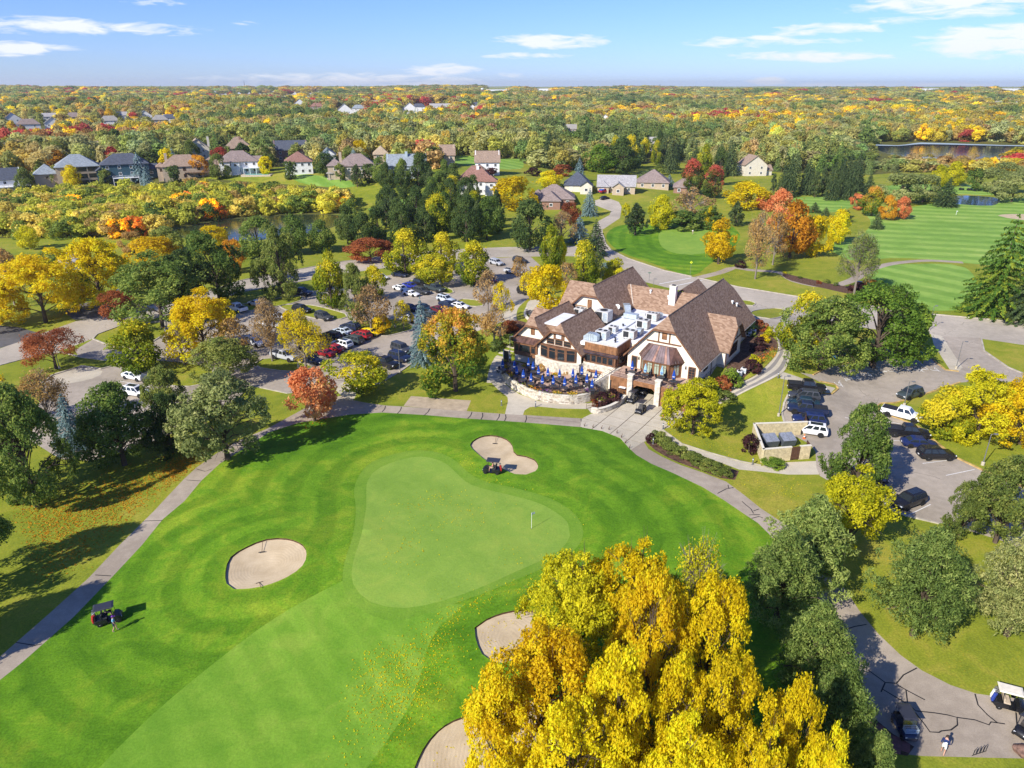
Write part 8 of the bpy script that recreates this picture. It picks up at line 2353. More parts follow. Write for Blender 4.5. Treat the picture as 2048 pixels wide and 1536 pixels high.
def build_woods():
 r = np.random.default_rng(77)
 WF = REG[0]['P']
 pts = []
 y = 330.0
 while y < 11000:
  sp = max(8.6, y * 0.0118)
  xs = np.arange(-0.80 * y - 60, 0.80 * y + 60, sp)
  q = np.stack([xs + r.uniform(-.48, .48, len(xs)) * sp, np.full(len(xs), y) + r.uniform(-.48, .48, len(xs)) * sp], 1)
  pts.append(np.concatenate([q, np.full((len(xs), 1), sp)], 1))
  y += sp * 0.92
 P = np.concatenate(pts)
 P = P[inside(WF, P[:, 0], P[:, 1])]
 z = terrain(P[:, 0], P[:, 1])
 dep = P[:, 1] * _c - (z - CAM_H) * _s
 px = 1024 + FPX * P[:, 0] / dep
 py = 768 - FPX * (P[:, 1] * _s + (z - CAM_H) * _c) / dep
 keep = np.ones(len(P), bool)
 keep &= ~inside(LAKE, P[:, 0], P[:, 1])
 keep &= ~((px > 1742) & (px < 2015) & (py > 284) & (py < 332))
 keep &= ~((px > 1690) & (px < 1760) & (py > 322) & (py < 350) & (r.random(len(P)) < .7))
 for r_ in REG:
  if r_['name'] == 'house_lawn': keep &= ~inside(r_['P'], P[:, 0], P[:, 1])
 for hx, hy, hw in HOUSES:
  k = FPX * 13 / np.maximum(dep, 1)
  keep &= ~((np.abs(px - hx) < hw * .62 + 1) & (py > hy - hw * .25 - 1) & (py < hy + k * .8))
 P, z, px, py, dep = P[keep], z[keep], px[keep], py[keep], dep[keep]
 n = len(P)
 sp = P[:, 2]
 h = np.where(sp < 9, 1, np.minimum((sp / 8.6) ** .3, 1.5)) * r.uniform(8.5, 15.5, n)
 h = h * np.where((px > 1690) & (px < 2080) & (py > 300) & (py < 356), .55, 1)
 w = np.maximum(sp * 1.28, 9.5) * r.uniform(.62, 1.6, n)
 # colours: patches of like trees
 f1 = np.sin(P[:, 0] * .013 + 1.3) + np.sin(P[:, 1] * .011 + P[:, 0] * .006) + r.normal(size=n) * .9
 cols = WCOL
 base = np.array([.13, .12, .21, .11, .10, .12, .07, .05, .04, .03, .02])
 gold = np.array([.05, .05, .10, .06, .08, .15, .09, .17, .18, .05, .02])
 rowdy = np.array([.14, .10, .14, .05, .06, .10, .06, .06, .10, .10, .09])
 sm = sum(np.sin(P[:, 0] * fx + P[:, 1] * fy + ph) for fx, fy, ph in ((.021, .004, 0), (-.009, .017, 2), (.033, -.013, 4), (.006, .006, 1), (-.041, .023, 3)))
 mixv = sm * .85 + r.normal(size=n) * .85
 f2 = np.empty(n); f2[np.argsort(mixv)] = np.arange(n) / n
 cumb, cumg, cumr = base.cumsum() / base.sum(), gold.cumsum() / gold.sum(), rowdy.cumsum() / rowdy.sum()
 isg = ((px > 1440) & (py > 198) & (py < 292) & (r.random(n) < .5)) | ((py < 215) & (r.random(n) < .15))
 isr = (px < 980) & (py > 192) & (py < 262) & (r.random(n) < .55)
 u = f2
 ci = np.where(isg, np.searchsorted(cumg, f2), np.where(isr, np.searchsorted(cumr, f2), np.searchsorted(cumb, u)))
 ci = np.clip(ci, 0, len(cols) - 1)
 tint = np.array([2.75, 2.6, 2.2]) * cols[ci] * np.where((ci == 7) | (ci == 8) | (ci == 9), .68, np.where(ci == 10, .8, 1))[:, None] * r.uniform(.8, 1.25, (n, 1)) * (1 + r.normal(size=(n, 3)) * .06)
 shape = r.integers(0, 4, n)
 con = (ci <= 1) & (r.random(n) < .45)
 shape[con] = 4
 w[con] *= .55; h[con] *= 1.15
 mass('far_woods', 'autumn woods of mixed green, gold and rust trees reaching to the horizon', 'woods', np.stack([P[:, 0], P[:, 1], z - .3], 1), w, h, shape, tint)
build_woods()
def build_thicket():
 r = np.random.default_rng(5)
 poly = np.array([(-90, 478), (-90, 410), (0, 414), (60, 408), (130, 398), (210, 394), (330, 388), (430, 386), (480, 388), (560, 392), (600, 398), (700, 404), (706, 424), (600, 428), (460, 436), (345, 454), (325, 474), (200, 478)], float)
 W = W2(poly)
 lo, hi = W.min(0), W.max(0)
 pts = []
 for y in np.arange(lo[1], hi[1], 4.0):
  for x in np.arange(lo[0], hi[0], 4.0):
   pts.append((x + r.uniform(-1.5, 1.5), y + r.uniform(-1.5, 1.5)))
 P = np.array(pts)
 P = P[inside(W, P[:, 0], P[:, 1]) & ~inside(POND, P[:, 0], P[:, 1]) & (r.random(len(pts)) < .8)]
 n = len(P)
 z = terrain(P[:, 0], P[:, 1])
 h = r.uniform(4.8, 8.6, n)
 w = h * r.uniform(.95, 1.4, n)
 k = r.random(n) * .8 + .2 * (np.sin(P[:, 0] * .09) * .5 + .5)
 cols = np.array([(0.33, 0.31, 0.05), (0.25, 0.26, 0.05), (0.12, 0.16, 0.04), (0.36, 0.30, 0.09), (0.26, 0.19, 0.08), (0.60, 0.38, 0.02), (0.50, 0.20, 0.04), (0.08, 0.12, 0.035)])
 ci = np.searchsorted(np.cumsum([.27, .24, .14, .13, .09, .04, .015, .075]), k)
 tint = np.array([2.2, 2.15, 1.5]) * cols[np.clip(ci, 0, 7)] * r.uniform(.8, 1.2, (n, 1))
 mass('pond_thicket', 'dense yellow green thicket of bushy trees along the far pond shore', 'thicket', np.stack([P[:, 0], P[:, 1], z - .2], 1), w, h, np.where(r.random(n) < .7, 0, 3), tint)
build_thicket()
# ------------------------------------------------------------------ lamps, signs, bollards, furniture of the grounds
def hof(bx, by, ty):
 p = G(bx, by)
 lo, hi = 0.2, 40
 for _ in range(40):
  m = (lo + hi) / 2
  if pix((p[0], p[1], p[2] + m))[1] > ty: lo = m
  else: hi = m
 return p, lo
def lamp_post(bx, by, ty, label, arm=1):
 p, h = hof(bx, by, ty)
 e = empty('lamp_post', p, rng.uniform(-.5, .5), label, 'lamp post', 'car park lamp posts')
 MB().lathe([(.22, 0), (.22, .45), (.12, .5)], 10).build('base', M['concrete'], e)
 MB().tube([(0, 0, .4), (0, 0, h)], [.075, .05], 8).build('pole', M['steel'], e)
 MB().tube([(0, 0, h - .1), (.45, 0, h)], .03, 5).build('arm', M['steel'], e)
 MB().box(.35, -.16, h - .06, .85, .16, h + .07).build('lamp_head', M['steel'], e, bevel=.03)
 MB().box(.4, -.12, h - .075, .8, .12, h - .062).build('lens', M['lamp_clear'], e)
for a in ((1965, 930, 868, 'lamp post on the grass beside the lower right parking bays'), (1912, 737, 683, 'lamp post by the sidewalk at the right car park entrance'), (1557, 832, 752, 'lamp post on the lawn at the left kerb of the right car park'), (1808, 812, 763, 'lamp post on the car park island behind the white pickup'),
   (1857, 661, 612, 'lamp post beside the main road on the right'), (119, 737, 688, 'lamp post in front of the red tree at the left entrance'), (628, 574, 538, 'lamp post on the grass strip by the left road'), (800, 746, 698, 'lamp post at the black pickup by the grass edge'), (597, 735, 690, 'lamp post on the leaf strewn island'),
   (1088, 520, 480, 'lamp post at the far right corner of the left car park'), (408, 606, 572, 'lamp post by the large dark green tree'), (790, 655, 612, 'lamp post on the car park median'), (1020, 712, 672, 'lamp post left of the garden stairs')):
 lamp_post(*a)
for k, (x, y, lb) in enumerate(((1003, 811, 'bollard light on the grass left of the patio walk'), (1071, 814, 'bollard light at the grass strip below the patio wall'), (1326, 858, 'bollard light at the corner of the apron and pale walk'), (1556, 756, 'bollard light where the side drive meets the sidewalk'),
        (1556, 703, 'bollard light at the bend of the side drive'), (1541, 660, 'bollard light beside the forecourt'), (1566, 640, 'bollard light on the forecourt island'), (1505, 929, 'bollard light at the bin enclosure corner'), (1306, 888, 'white bollard at the left end of the hedge'))):
 e = empty('bollard_light', G(x, y), 0, lb, 'bollard', 'bollard lights')
 MB().lathe([(.16, 0), (.16, .05), (.09, .06), (.09, .72)], 10).build('post', M['steel'], e)
 MB().lathe([(.085, .72), (.085, .86)], 10).build('lens', M['lamp_clear'], e)
 MB().lathe([(.11, .86), (.11, .95), (.05, .99)], 10).build('cap', M['steel'], e)
for k, (x, y, lb) in enumerate(((1169, 853, 0), (1186, 856, 0), (1203, 858, 0), (1218, 860, 0), (1234, 867, 0), (1243, 875, 0), (1251, 887, 0), (1259, 897, 0))):
 e = empty('rope_stake', G(x, y), 1.1, f'small brown V shaped stake along the apron edge, {ORD[k]} from the left', 'stake', 'V shaped stakes along the path edge')
 for s in (-1, 1): MB().tube([(0, 0, 0), (s * .28, 0, .5)], .035, 5).build('prong', M['rail'], e)
for x, y, ty, lb in ((1380, 552, 522, 'yellow green pedestrian sign at the crossing'), (519, 580, 556, 'yellow green pedestrian sign beside the left road')):
 p, h = hof(x, y, ty)
 e = empty('road_sign', p, -math.atan2(p[0], p[1]), lb, 'sign')
 MB().tube([(0, 0, 0), (0, 0, h)], .04, 6).build('post', M['steel'], e)
 MB().slab([(0, -.06, h - .75), (.38, -.06, h - .37), (0, -.06, h), (-.38, -.06, h - .37)], (0, .03, 0)).build('sign_panel', M['sign_yellow'], e)
 m = MB()
 m.slab([(-.05, -.075, h - .17), (.05, -.075, h - .17), (.05, -.075, h - .27), (-.05, -.075, h - .27)], (0, .012, 0))
 m.slab([(-.07, -.075, h - .29), (.07, -.075, h - .29), (.05, -.075, h - .45), (-.05, -.075, h - .45)], (0, .012, 0))
 for s in (-1, 1): m.slab([(s * .02, -.075, h - .45), (s * .06, -.075, h - .45), (s * .12, -.075, h - .6), (s * .07, -.075, h - .6)], (0, .012, 0))
 m.build('pedestrian_symbol', M['iron'], e)
for x, y, ty, lb in ((1298, 562, 545, 'small street name sign post at the crossing'), (1307, 572, 556, 'dark bollard post at the crossing grass')):
 p, h = hof(x, y, ty)
 e = empty('sign_post', p, 0, lb, 'sign')
 MB().tube([(0, 0, 0), (0, 0, h)], .05, 6).build('post', M['steel'], e)
 if 'street' in lb:
  for rz_ in (0, 1.57):
   o = MB().box(-.4, -.02, h - .16, .4, .02, h).build('name_plate', col_mat('plate_green', (.02, .18, .1)), e)
   o.rotation_euler = (0, 0, rz_)
# flag stick and rakes
p, h = hof(1063, 1057, 1031)
e = empty('flagstick', p, .6, 'white flagstick with a small dark flag on the putting green', 'golf flag')
MB().tube([(0, 0, 0), (0, 0, 2.1)], .022, 6).build('stick', M['white'], e)
MB().slab([(0, 0, 1.75), (.5, .05, 1.8), (.5, .05, 2.0), (0, 0, 2.1)], (0, .012, 0)).build('flag', M['white'], e)
MB().lathe([(.06, .004), (.06, .02)], 12).build('cup_rim', M['iron'], e)
for x, y, x2, y2, lb in ((523, 1099, 526, 1082, 'bunker rake at the top of the round left bunker'), (518, 1160, 521, 1173, 'bunker rake at the bottom of the round left bunker'), (990, 883, 993, 872, 'bunker rake at the top of the kidney shaped bunker')):
 a, b = G(x, y), G(x2, y2)
 e = empty('bunker_rake', (a[0], a[1], a[2] - .38), math.atan2(b[1] - a[1], b[0] - a[0]), lb, 'rake')
 L = np.linalg.norm(b[:2] - a[:2])
 MB().tube([(0, 0, .08), (max(L, 1.5), 0, .5)], .025, 6).build('handle', M['rail'], e)
 m = MB().box(-.03, -.35, .04, .03, .35, .1)
 for k in range(9): m.box(-.02, -.34 + k * .083, -.02, .01, -.31 + k * .083, .05)
 m.build('rake_head', M['iron'], e)
# bin enclosure
A, B, Cc, D = G(1522, 926), G(1618, 918), G(1610, 868), G(1503, 872)
e = empty('bin_enclosure', A, 0, 'buff block bin enclosure with brown gates', 'enclosure')
loc_ = lambda p: np.array([p[0] - A[0], p[1] - A[1], 0.0])
ga, gb = A + (B - A) * .60, A + (B - A) * .78
WH = 2.0
def block_wall(P, Q, lb='wall'):
 d = unit(Q - P); d[2] = 0
 n_ = np.array([-d[1], d[0], 0])
 L = np.linalg.norm((Q - P)[:2])
 w = MB().obox(loc_(P) + n_ * .03, d * L, n_ * .16, (0, 0, WH)).build(lb, M['block'], e)
 m = MB()
 r = np.random.default_rng(8)
 for k in range(7):
  s = -.4 * (k % 2)
  while s < L:
   a, b = max(s, 0) + .008, min(s + .8, L) - .008
   if b - a > .05:
    for side in (0, 1): m.obox(loc_(P) + d * a + n_ * (.0 if side == 0 else .19) - n_ * (.012 * r.random()) * (1 - 2 * side) + np.array([0, 0, k * WH / 7 + .008]), d * (b - a), n_ * .03, (0, 0, WH / 7 - .016))
   s += .8
 m.build('block_course', M['block'], w)['kind'] = 'stuff'
 MB().obox(loc_(P) - n_ * .05 - d * .03 + np.array([0, 0, WH]), d * (L + .06), n_ * .32, (0, 0, .10)).build('coping', M['cream'], w)
block_wall(A, ga); block_wall(gb, B); block_wall(D, A); block_wall(Cc, D)
def gate_(P, ang, W_, lb):
 d = np.array([math.cos(ang), math.sin(ang), 0]); n_ = np.array([-d[1], d[0], 0])
 fr_ = MB()
 for z in (.2, 1.0, 1.8): fr_.obox(loc_(P) + n_ * .05 + np.array([0, 0, z]), d * W_, n_ * .05, (0, 0, .1))
 g = fr_.build('gate', M['rail'], e)
 k_n = max(4, int(W_ / .3))
 for k in range(k_n): MB().obox(loc_(P) + d * (k * W_ / k_n + .012) + np.array([0, 0, .12]), d * (W_ / k_n - .024), n_ * .04, (0, 0, 1.95 - .02 * (k % 2))).build('board', M['rail'], g)
dv = unit(B - A)
gate_(ga, math.atan2(dv[1], dv[0]), np.linalg.norm((gb - ga)[:2]), 'front')
gate_(Cc, math.atan2(dv[1], dv[0]) + 1.1, 2.6, 'open')
gate_(B, math.atan2(dv[1], dv[0]) + 1.35, 1.6, 'side')
for t, lb in ((.27, 'grey bin with a sloped lid in the enclosure, left one'), (.60, 'grey bin with a sloped lid in the enclosure, right one')):
 c = (A * (1 - t) + B * t) * .42 + (D * (1 - t) + Cc * t) * .58
 b = empty('dumpster', (c[0], c[1], 0.01), math.atan2(dv[1], dv[0]), lb, 'dumpster')
 MB().loft([[(-.95, -.6, .15), (.95, -.6, .15), (.95, .6, .15), (-.95, .6, .15)], [(-1.0, -.85, 1.1), (1.0, -.85, 1.1), (1.0, .75, 1.6), (-1.0, .75, 1.6)]]).build('bin_body', M['dumpster_lid'], b)
 for s in (-1, 0):
  MB().slab([(s * 1.0 + .03, -.88, 1.13), (s * 1.0 + .97, -.88, 1.13), (s * 1.0 + .97, .76, 1.63), (s * 1.0 + .03, .76, 1.63)], (0, 0, .06)).build('lid', M['dumpster'], b)
 for s in (-1, 1): MB().box(s * 1.0 - .08, -.5, .6, s * 1.0 + .08, .4, .8).build('fork_pocket', M['dumpster_lid'], b)
for x, y, lb in ((1608, 877, 'orange traffic cone in the bin enclosure gateway'), (1326, 833, 'orange traffic cone at the utility cart')):
 c = empty('traffic_cone', G(x, y), 0, lb, 'traffic cone')
 MB().box(-.2, -.2, 0, .2, .2, .04).lathe([(.15, .04), (.04, .72), (.02, .74)], 10).build('cone', M['orange'], c)
 MB().lathe([(.11, .3), (.085, .45)], 10).build('band', M['white'], c)
# adirondack chairs
for k, (x, y) in enumerate(((1669, 718), (1691, 714), (1745, 706), (1777, 705), (1841, 706), (1712, 711))):
 c = empty('lawn_chair', G(x, y), rng.uniform(2.5, 4.2), f'blue slatted lawn chair under the trees, {ORD[sorted((1669, 1691, 1745, 1777, 1841, 1712)).index(x)]} from the left', 'lawn chair', 'blue lawn chairs')
 mt = M['teal' if x == 1841 else 'adiron']
 for j in range(5): MB().slab([(-.28 + j * .115, .18, .3), (-.175 + j * .115, .18, .3), (-.175 + j * .135, .52, 1.0 + .03 * (2 - abs(j - 2))), (-.28 + j * .135, .52, 1.0 + .03 * (2 - abs(j - 2)))], (0, .02, 0)).build('back_slat', mt, c)
 MB().slab([(-.28, -.35, .40), (.28, -.35, .40), (.28, .2, .29), (-.28, .2, .29)], (0, 0, .03)).build('seat', mt, c)
 for s in (-1, 1):
  MB().box(s * .36 - .07, -.4, .56, s * .36 + .07, .35, .6).build('arm', mt, c)
  MB().box(s * .33 - .03, -.38, 0, s * .33 + .03, -.3, .56).build('leg', mt, c)
  MB().box(s * .33 - .03, .3, 0, s * .33 + .03, .36, .56).build('leg', mt, c)
# bottom right corner
e = empty('bike_rack', G(1956, 1508), .3, 'black wire rack on the strip of grass at the bottom', 'rack')
for x in (-.5, -.15, .2, .5): MB().tube([(x, 0, 0), (x, 0, .55), (x + .12, 0, .7), (x + .24, 0, .55), (x + .24, 0, 0)], .022, 6).build('hoop', M['iron'], e)
MB().tube([(-.6, 0, .05), (.8, 0, .05)], .025, 6).build('rail', M['iron'], e)
e = empty('boulder', G(2043, 1506), .3, 'reddish boulder at the right end of the wide path', 'boulder')
v = []
m = bmesh.new(); bmesh.ops.create_icosphere(m, subdivisions=3, radius=.6)
for q in m.verts: q.co *= 1 + .18 * math.sin(q.co.x * 5 + 1) * math.cos(q.co.y * 6) + .08 * math.sin(q.co.z * 11); q.co.z = max(q.co.z * .7 + .25, -.05)
me = bpy.data.meshes.new('boulder_body'); m.to_mesh(me); m.free(); me.materials.append(M['rock']); link('rock_body', me, e)
col_mat('brick_red', (0.20, 0.085, 0.07), .9)
P = wpoly([(1733, 1453), (1752, 1440), (1785, 1468), (1828, 1494), (1815, 1512), (1780, 1506)], step=2)
bp = tag(MB().slab([(q[0], q[1], float(terrain(*q)) + .045) for q in P], (0, 0, -.04)).build('brick_patch', M['dirt']), kind='structure')
slabs(P, (.62, .62), 'brick_red', bp, name='paver', gap=.012, ang=.5, thick=.03)
for o in bp.children: o.location.z = .04
# utility poles, power line and mast
for k, (x, y, ty) in enumerate(((1713, 346, 320), (1720, 346, 321), (1522, 330, 309))):
 p, h = hof(x, y, ty)
 e = empty('utility_pole', p, .5, f'wooden utility pole in the woods on the right, {("middle", "right", "left")[k]} one', 'utility pole', 'utility poles')
 MB().tube([(0, 0, 0), (0, 0, h)], [.2, .13], 6).build('pole', M['bark_pale'], e)
 MB().box(-1.4, -.08, h - 1.0, 1.4, .08, h - .8).build('crossarm', M['bark_pale'], e)
p, h = hof(491, 186, 152)
e = empty('lattice_mast', p, 0, 'thin lattice mast on the left horizon', 'mast')
for s in (-1, 0, 1): MB().tube([(s * h * .05, (s == 0) * h * .08, 0), (s * h * .008, 0, h)], h * .006, 4).build('mast_leg', M['steel'], e)
m = MB()
for t in np.linspace(.08, .95, 12):
 w_ = h * (.05 - .042 * t)
 m.tube([(-w_, 0, h * t), (w_, 0, h * (t + .04))], h * .004, 3); m.tube([(w_, 0, h * t), (-w_, 0, h * (t + .04))], h * .004, 3)
m.build('bracing', M['steel'], e)
p, h = hof(965, 190, 176)
e = empty('water_tower', p, 0, 'slim pale tower on the horizon left of centre', 'tower')
MB().lathe([(3, 0), (2, h * .75)], 8).build('shaft', M['white'], e)
MB().lathe([(2, h * .75), (5, h * .82), (5, h * .95), (1, h)], 10).build('tank', M['white'], e)
for x, y, lb in ((1596, 462, 'white distance marker on the striped fairway'), (1912, 430, 'white flag on the far fairway')):
 p = G(x, y)
 e = empty('course_marker', p, 0, lb, 'marker')
 MB().tube([(0, 0, 0), (0, 0, 1.7)], .06, 6).build('post', M['white'], e)
 MB().slab([(0, 0, 1.3), (.6, 0, 1.4), (0, 0, 1.7)], (0, .02, 0)).build('flag', M['white'], e)
# ------------------------------------------------------------------ people
def person(loc, rz, joints, cols, label, hair=(0.05, 0.03, 0.02), cap=None, s=1.0):
 """one skinned body; joints: name -> position (x forward, y left, z up)"""
 J = joints
 names = ['pelvis', 'chest', 'neck', 'head', 'crown', 'shl', 'ell', 'wrl', 'hal', 'shr', 'elr', 'wrr', 'har', 'hil', 'knl', 'anl', 'tol', 'hir', 'knr', 'anr', 'tor']
 rad = dict(pelvis=.145, chest=.155, neck=.058, head=.088, crown=.075, shl=.07, ell=.045, wrl=.032, hal=.034, shr=.07, elr=.045, wrr=.032, har=.034, hil=.095, knl=.062, anl=.042, tol=.036, hir=.095, knr=.062, anr=.042, tor=.036)
 E_ = [('pelvis', 'chest'), ('chest', 'neck'), ('neck', 'head'), ('head', 'crown'), ('chest', 'shl'), ('shl', 'ell'), ('ell', 'wrl'), ('wrl', 'hal'), ('chest', 'shr'), ('shr', 'elr'), ('elr', 'wrr'), ('wrr', 'har'),
   ('pelvis', 'hil'), ('hil', 'knl'), ('knl', 'anl'), ('anl', 'tol'), ('pelvis', 'hir'), ('hir', 'knr'), ('knr', 'anr'), ('anr', 'tor')]
 V_ = [tuple(J[n]) for n in names]
 R_ = [rad[n] for n in names]
 ix = {n: i for i, n in enumerate(names)}
 Ed = [(ix[a], ix[b]) for a, b in E_]
 for hn, wn, sg in (('hal', 'wrl', 1), ('har', 'wrr', -1)):      # four fingers and a thumb
  d = unit(np.array(J[hn]) - np.array(J[wn]))
  sd_ = unit(np.cross(d, [0.3, 0.1, 1.0]))
  for k, (o, L) in enumerate(((-.030, .072), (-.010, .085), (.010, .080), (.030, .062))):
   b = np.array(J[hn]) + sd_ * o + d * .02
   i0 = len(V_)
   V_ += [tuple(b), tuple(b + d * L * .55), tuple(b + d * L * .95 + np.array([0, 0, -.02]))]; R_ += [.011, .010, .008]
   Ed += [(ix[hn], i0), (i0, i0 + 1), (i0 + 1, i0 + 2)]
  b = np.array(J[hn]) - sd_ * .035 * sg - d * .02
  i0 = len(V_)
  V_ += [tuple(b), tuple(b - sd_ * .03 * sg + d * .04)]; R_ += [.013, .010]
  Ed += [(ix[hn], i0), (i0, i0 + 1)]
 me = bpy.data.meshes.new('body')
 me.from_pydata(V_, Ed, [])
 tmp = bpy.data.objects.new('tmp_body', me)
 C.objects.link(tmp)
 tmp.modifiers.new('skin', 'SKIN')
 for i, sv in enumerate(me.skin_vertices[0].data):
  sv.radius = (R_[i], R_[i]); sv.use_root = (i == 0)
 sb_ = tmp.modifiers.new('sub', 'SUBSURF'); sb_.levels = 1; sb_.render_levels = 1
 dg = bpy.context.evaluated_depsgraph_get()
 dg.update()
 out = bpy.data.meshes.new_from_object(tmp.evaluated_get(dg))
 bpy.data.objects.remove(tmp)
 out.materials.clear()
 for k in ('skin', 'shirt', 'trousers', 'shoes'): out.materials.append(M['skin'] if k == 'skin' else col_mat('cloth_' + cols[k][0], cols[k][1], .9))
 co = np.array([v.co[:] for v in out.vertices])
 zone = {'chest': 1, 'pelvis': 2, 'shl': 1, 'shr': 1, 'hil': 2, 'hir': 2, 'tol': 3, 'tor': 3, 'anl': 0, 'anr': 0, 'knl': cols.get('knee', 0), 'knr': cols.get('knee', 0), 'ell': cols.get('elbow', 0), 'elr': cols.get('elbow', 0)}
 pts = []
 for a, b in E_:
  for t in np.linspace(0, 1, 5):
   pts.append((np.array(J[a]) * (1 - t) + np.array(J[b]) * t, zone.get(a if t < .55 else b, 0)))
 PP = np.array([p for p, _ in pts]); ZZ = [z for _, z in pts]
 for f in out.polygons:
  c = co[list(f.vertices)].mean(0)
  f.material_index = ZZ[int(np.argmin(((PP - c) ** 2).sum(1)))]
  f.use_smooth = True
 e = empty('person', loc, rz, label, 'person')
 e.scale = (s, s, s)
 link('body', out, e)
 hd, cr = np.array(J['head']), np.array(J['crown'])
 up = unit(cr - np.array(J['neck']))
 hm = bmesh.new(); bmesh.ops.create_uvsphere(hm, u_segments=12, v_segments=8, radius=.108)
 for q in list(hm.verts):
  if q.co.z < -.01 and q.co.x > -.02: hm.verts.remove(q)
 hme = bpy.data.meshes.new('hair'); hm.to_mesh(hme); hm.free(); hme.materials.append(col_mat('hair_%d' % (hair[0] * 1000), hair))
 link('hair', hme, e, hd + (cr - hd) * .45 - np.array([.012, 0, 0]))
 f = MB().box(.085, -.012, -.03, .115, .012, .012).mesh('nose', M['skin'], bevel=.006)
 link('nose', f, e, hd + (cr - hd) * .35)
 for y in (-.034, .034): link('eye', MB().lathe([(.012, 0), (.012, .008)], 6).mesh('eye', M['iron']), e, hd + (cr - hd) * .55 + np.array([.088, y, 0]))
 link('mouth', MB().box(0, -.025, 0, .008, .025, .008).mesh('mouth', M['lamp_red']), e, hd + (cr - hd) * .0 + np.array([.086, 0, -.01]))
 for y in (-.09, .09): link('ear', MB().box(-.018, -.01, -.03, .018, .01, .03).mesh('ear', M['skin'], bevel=.008), e, hd + (cr - hd) * .4 + np.array([0, y, 0]))
 if cap:
  MB().lathe([(.115, 0), (.11, .05), (.06, .10), (.01, .11)], 12).box(.07, -.08, 0, .2, .08, .015).build('cap', col_mat('cap_' + cap[0], cap[1]), e, hd + (cr - hd) * .85)
 return e
STAND = dict(pelvis=(0, 0, .95), chest=(.02, 0, 1.28), neck=(.03, 0, 1.47), head=(.05, 0, 1.58), crown=(.05, 0, 1.69), shl=(.02, .19, 1.38), ell=(-.02, .27, 1.10), wrl=(.10, .27, .88), hal=(.14, .26, .80), shr=(.02, -.19, 1.38), elr=(.06, -.27, 1.12), wrr=(.18, -.27, .92), har=(.23, -.26, .85),
    hil=(0, .10, .86), knl=(.12, .11, .50), anl=(.14, .11, .09), tol=(.30, .12, .035), hir=(0, -.10, .86), knr=(-.02, -.11, .48), anr=(-.22, -.11, .12), tor=(-.08, -.12, .035))
SIT = dict(pelvis=(0, 0, .96), chest=(.0, 0, 1.28), neck=(.03, 0, 1.46), head=(.06, 0, 1.57), crown=(.06, 0, 1.68), shl=(.0, .18, 1.36), ell=(.10, .24, 1.12), wrl=(.34, .20, 1.10), hal=(.42, .18, 1.10), shr=(.0, -.18, 1.36), elr=(.06, -.24, 1.12), wrr=(.28, -.17, 1.02), har=(.36, -.15, 1.01),
   hil=(.05, .10, .92), knl=(.45, .12, .90), anl=(.50, .12, .40), tol=(.64, .12, .34), hir=(.05, -.10, .92), knr=(.45, -.12, .90), anr=(.52, -.12, .40), tor=(.66, -.12, .34))
LEAN = {k: (v[0] + max(0, v[2] - .9) * .35, v[1], v[2] - max(0, v[2] - 1.2) * .08) for k, v in STAND.items()}
p1 = G(231, 1262)
person(p1, math.radians(25), STAND, dict(shirt=('sky', (0.22, 0.52, 0.68)), trousers=('navy_shorts', (0.02, 0.04, 0.09)), shoes=('white_shoe', (0.8, 0.8, 0.8))), 'golfer in a light blue shirt and dark shorts walking beside the left cart', cap=('purple', (0.16, 0.03, 0.30)))
def sit_in(c, y, cols, label, cap=None):
 m = Matrix.Rotation(c.rotation_euler.z, 4, 'Z')
 q = np.array(c.location) + np.array(m @ Vector((-.18, y, -.02)))
 person(q, c.rotation_euler.z, SIT, cols, label, cap=cap)
sit_in(CART_L, .27, dict(shirt=('lime_top', (0.30, 0.42, 0.10)), trousers=('dark_shorts', (0.03, 0.03, 0.04)), shoes=('white_shoe', (0.8, 0.8, 0.8))), 'golfer in a yellow green shirt sitting in the left cart', cap=('white', (0.8, 0.8, 0.78)))
sit_in(CART_G, .27, dict(shirt=('coral_top', (0.62, 0.22, 0.18)), trousers=('beige_shorts', (0.45, 0.36, 0.26)), shoes=('white_shoe', (0.8, 0.8, 0.8))), 'golfer in a coral shirt sitting in the cart at the kidney shaped bunker')
person(G(1884, 1508), math.radians(50), LEAN, dict(shirt=('navy_top', (0.02, 0.035, 0.12)), trousers=('white_shorts', (0.78, 0.78, 0.76)), shoes=('white_shoe', (0.8, 0.8, 0.8)), elbow=1), 'person in a navy top and white shorts on the path at the bottom right')
person(G(1385, 469), 1.2, STAND, dict(shirt=('white_top', (0.75, 0.75, 0.75)), trousers=('beige_shorts', (0.45, 0.36, 0.26)), shoes=('white_shoe', (0.8, 0.8, 0.8)), knee=2), 'golfer in white standing on the practice green')
person(LW(-32.2, -5.6, PZ), .5, STAND, dict(shirt=('white_top', (0.75, 0.75, 0.75)), trousers=('dark_shorts', (0.03, 0.03, 0.04)), shoes=('dark_shorts', (0.03, 0.03, 0.04)), knee=2), 'waiter in a white top at the left end of the patio')
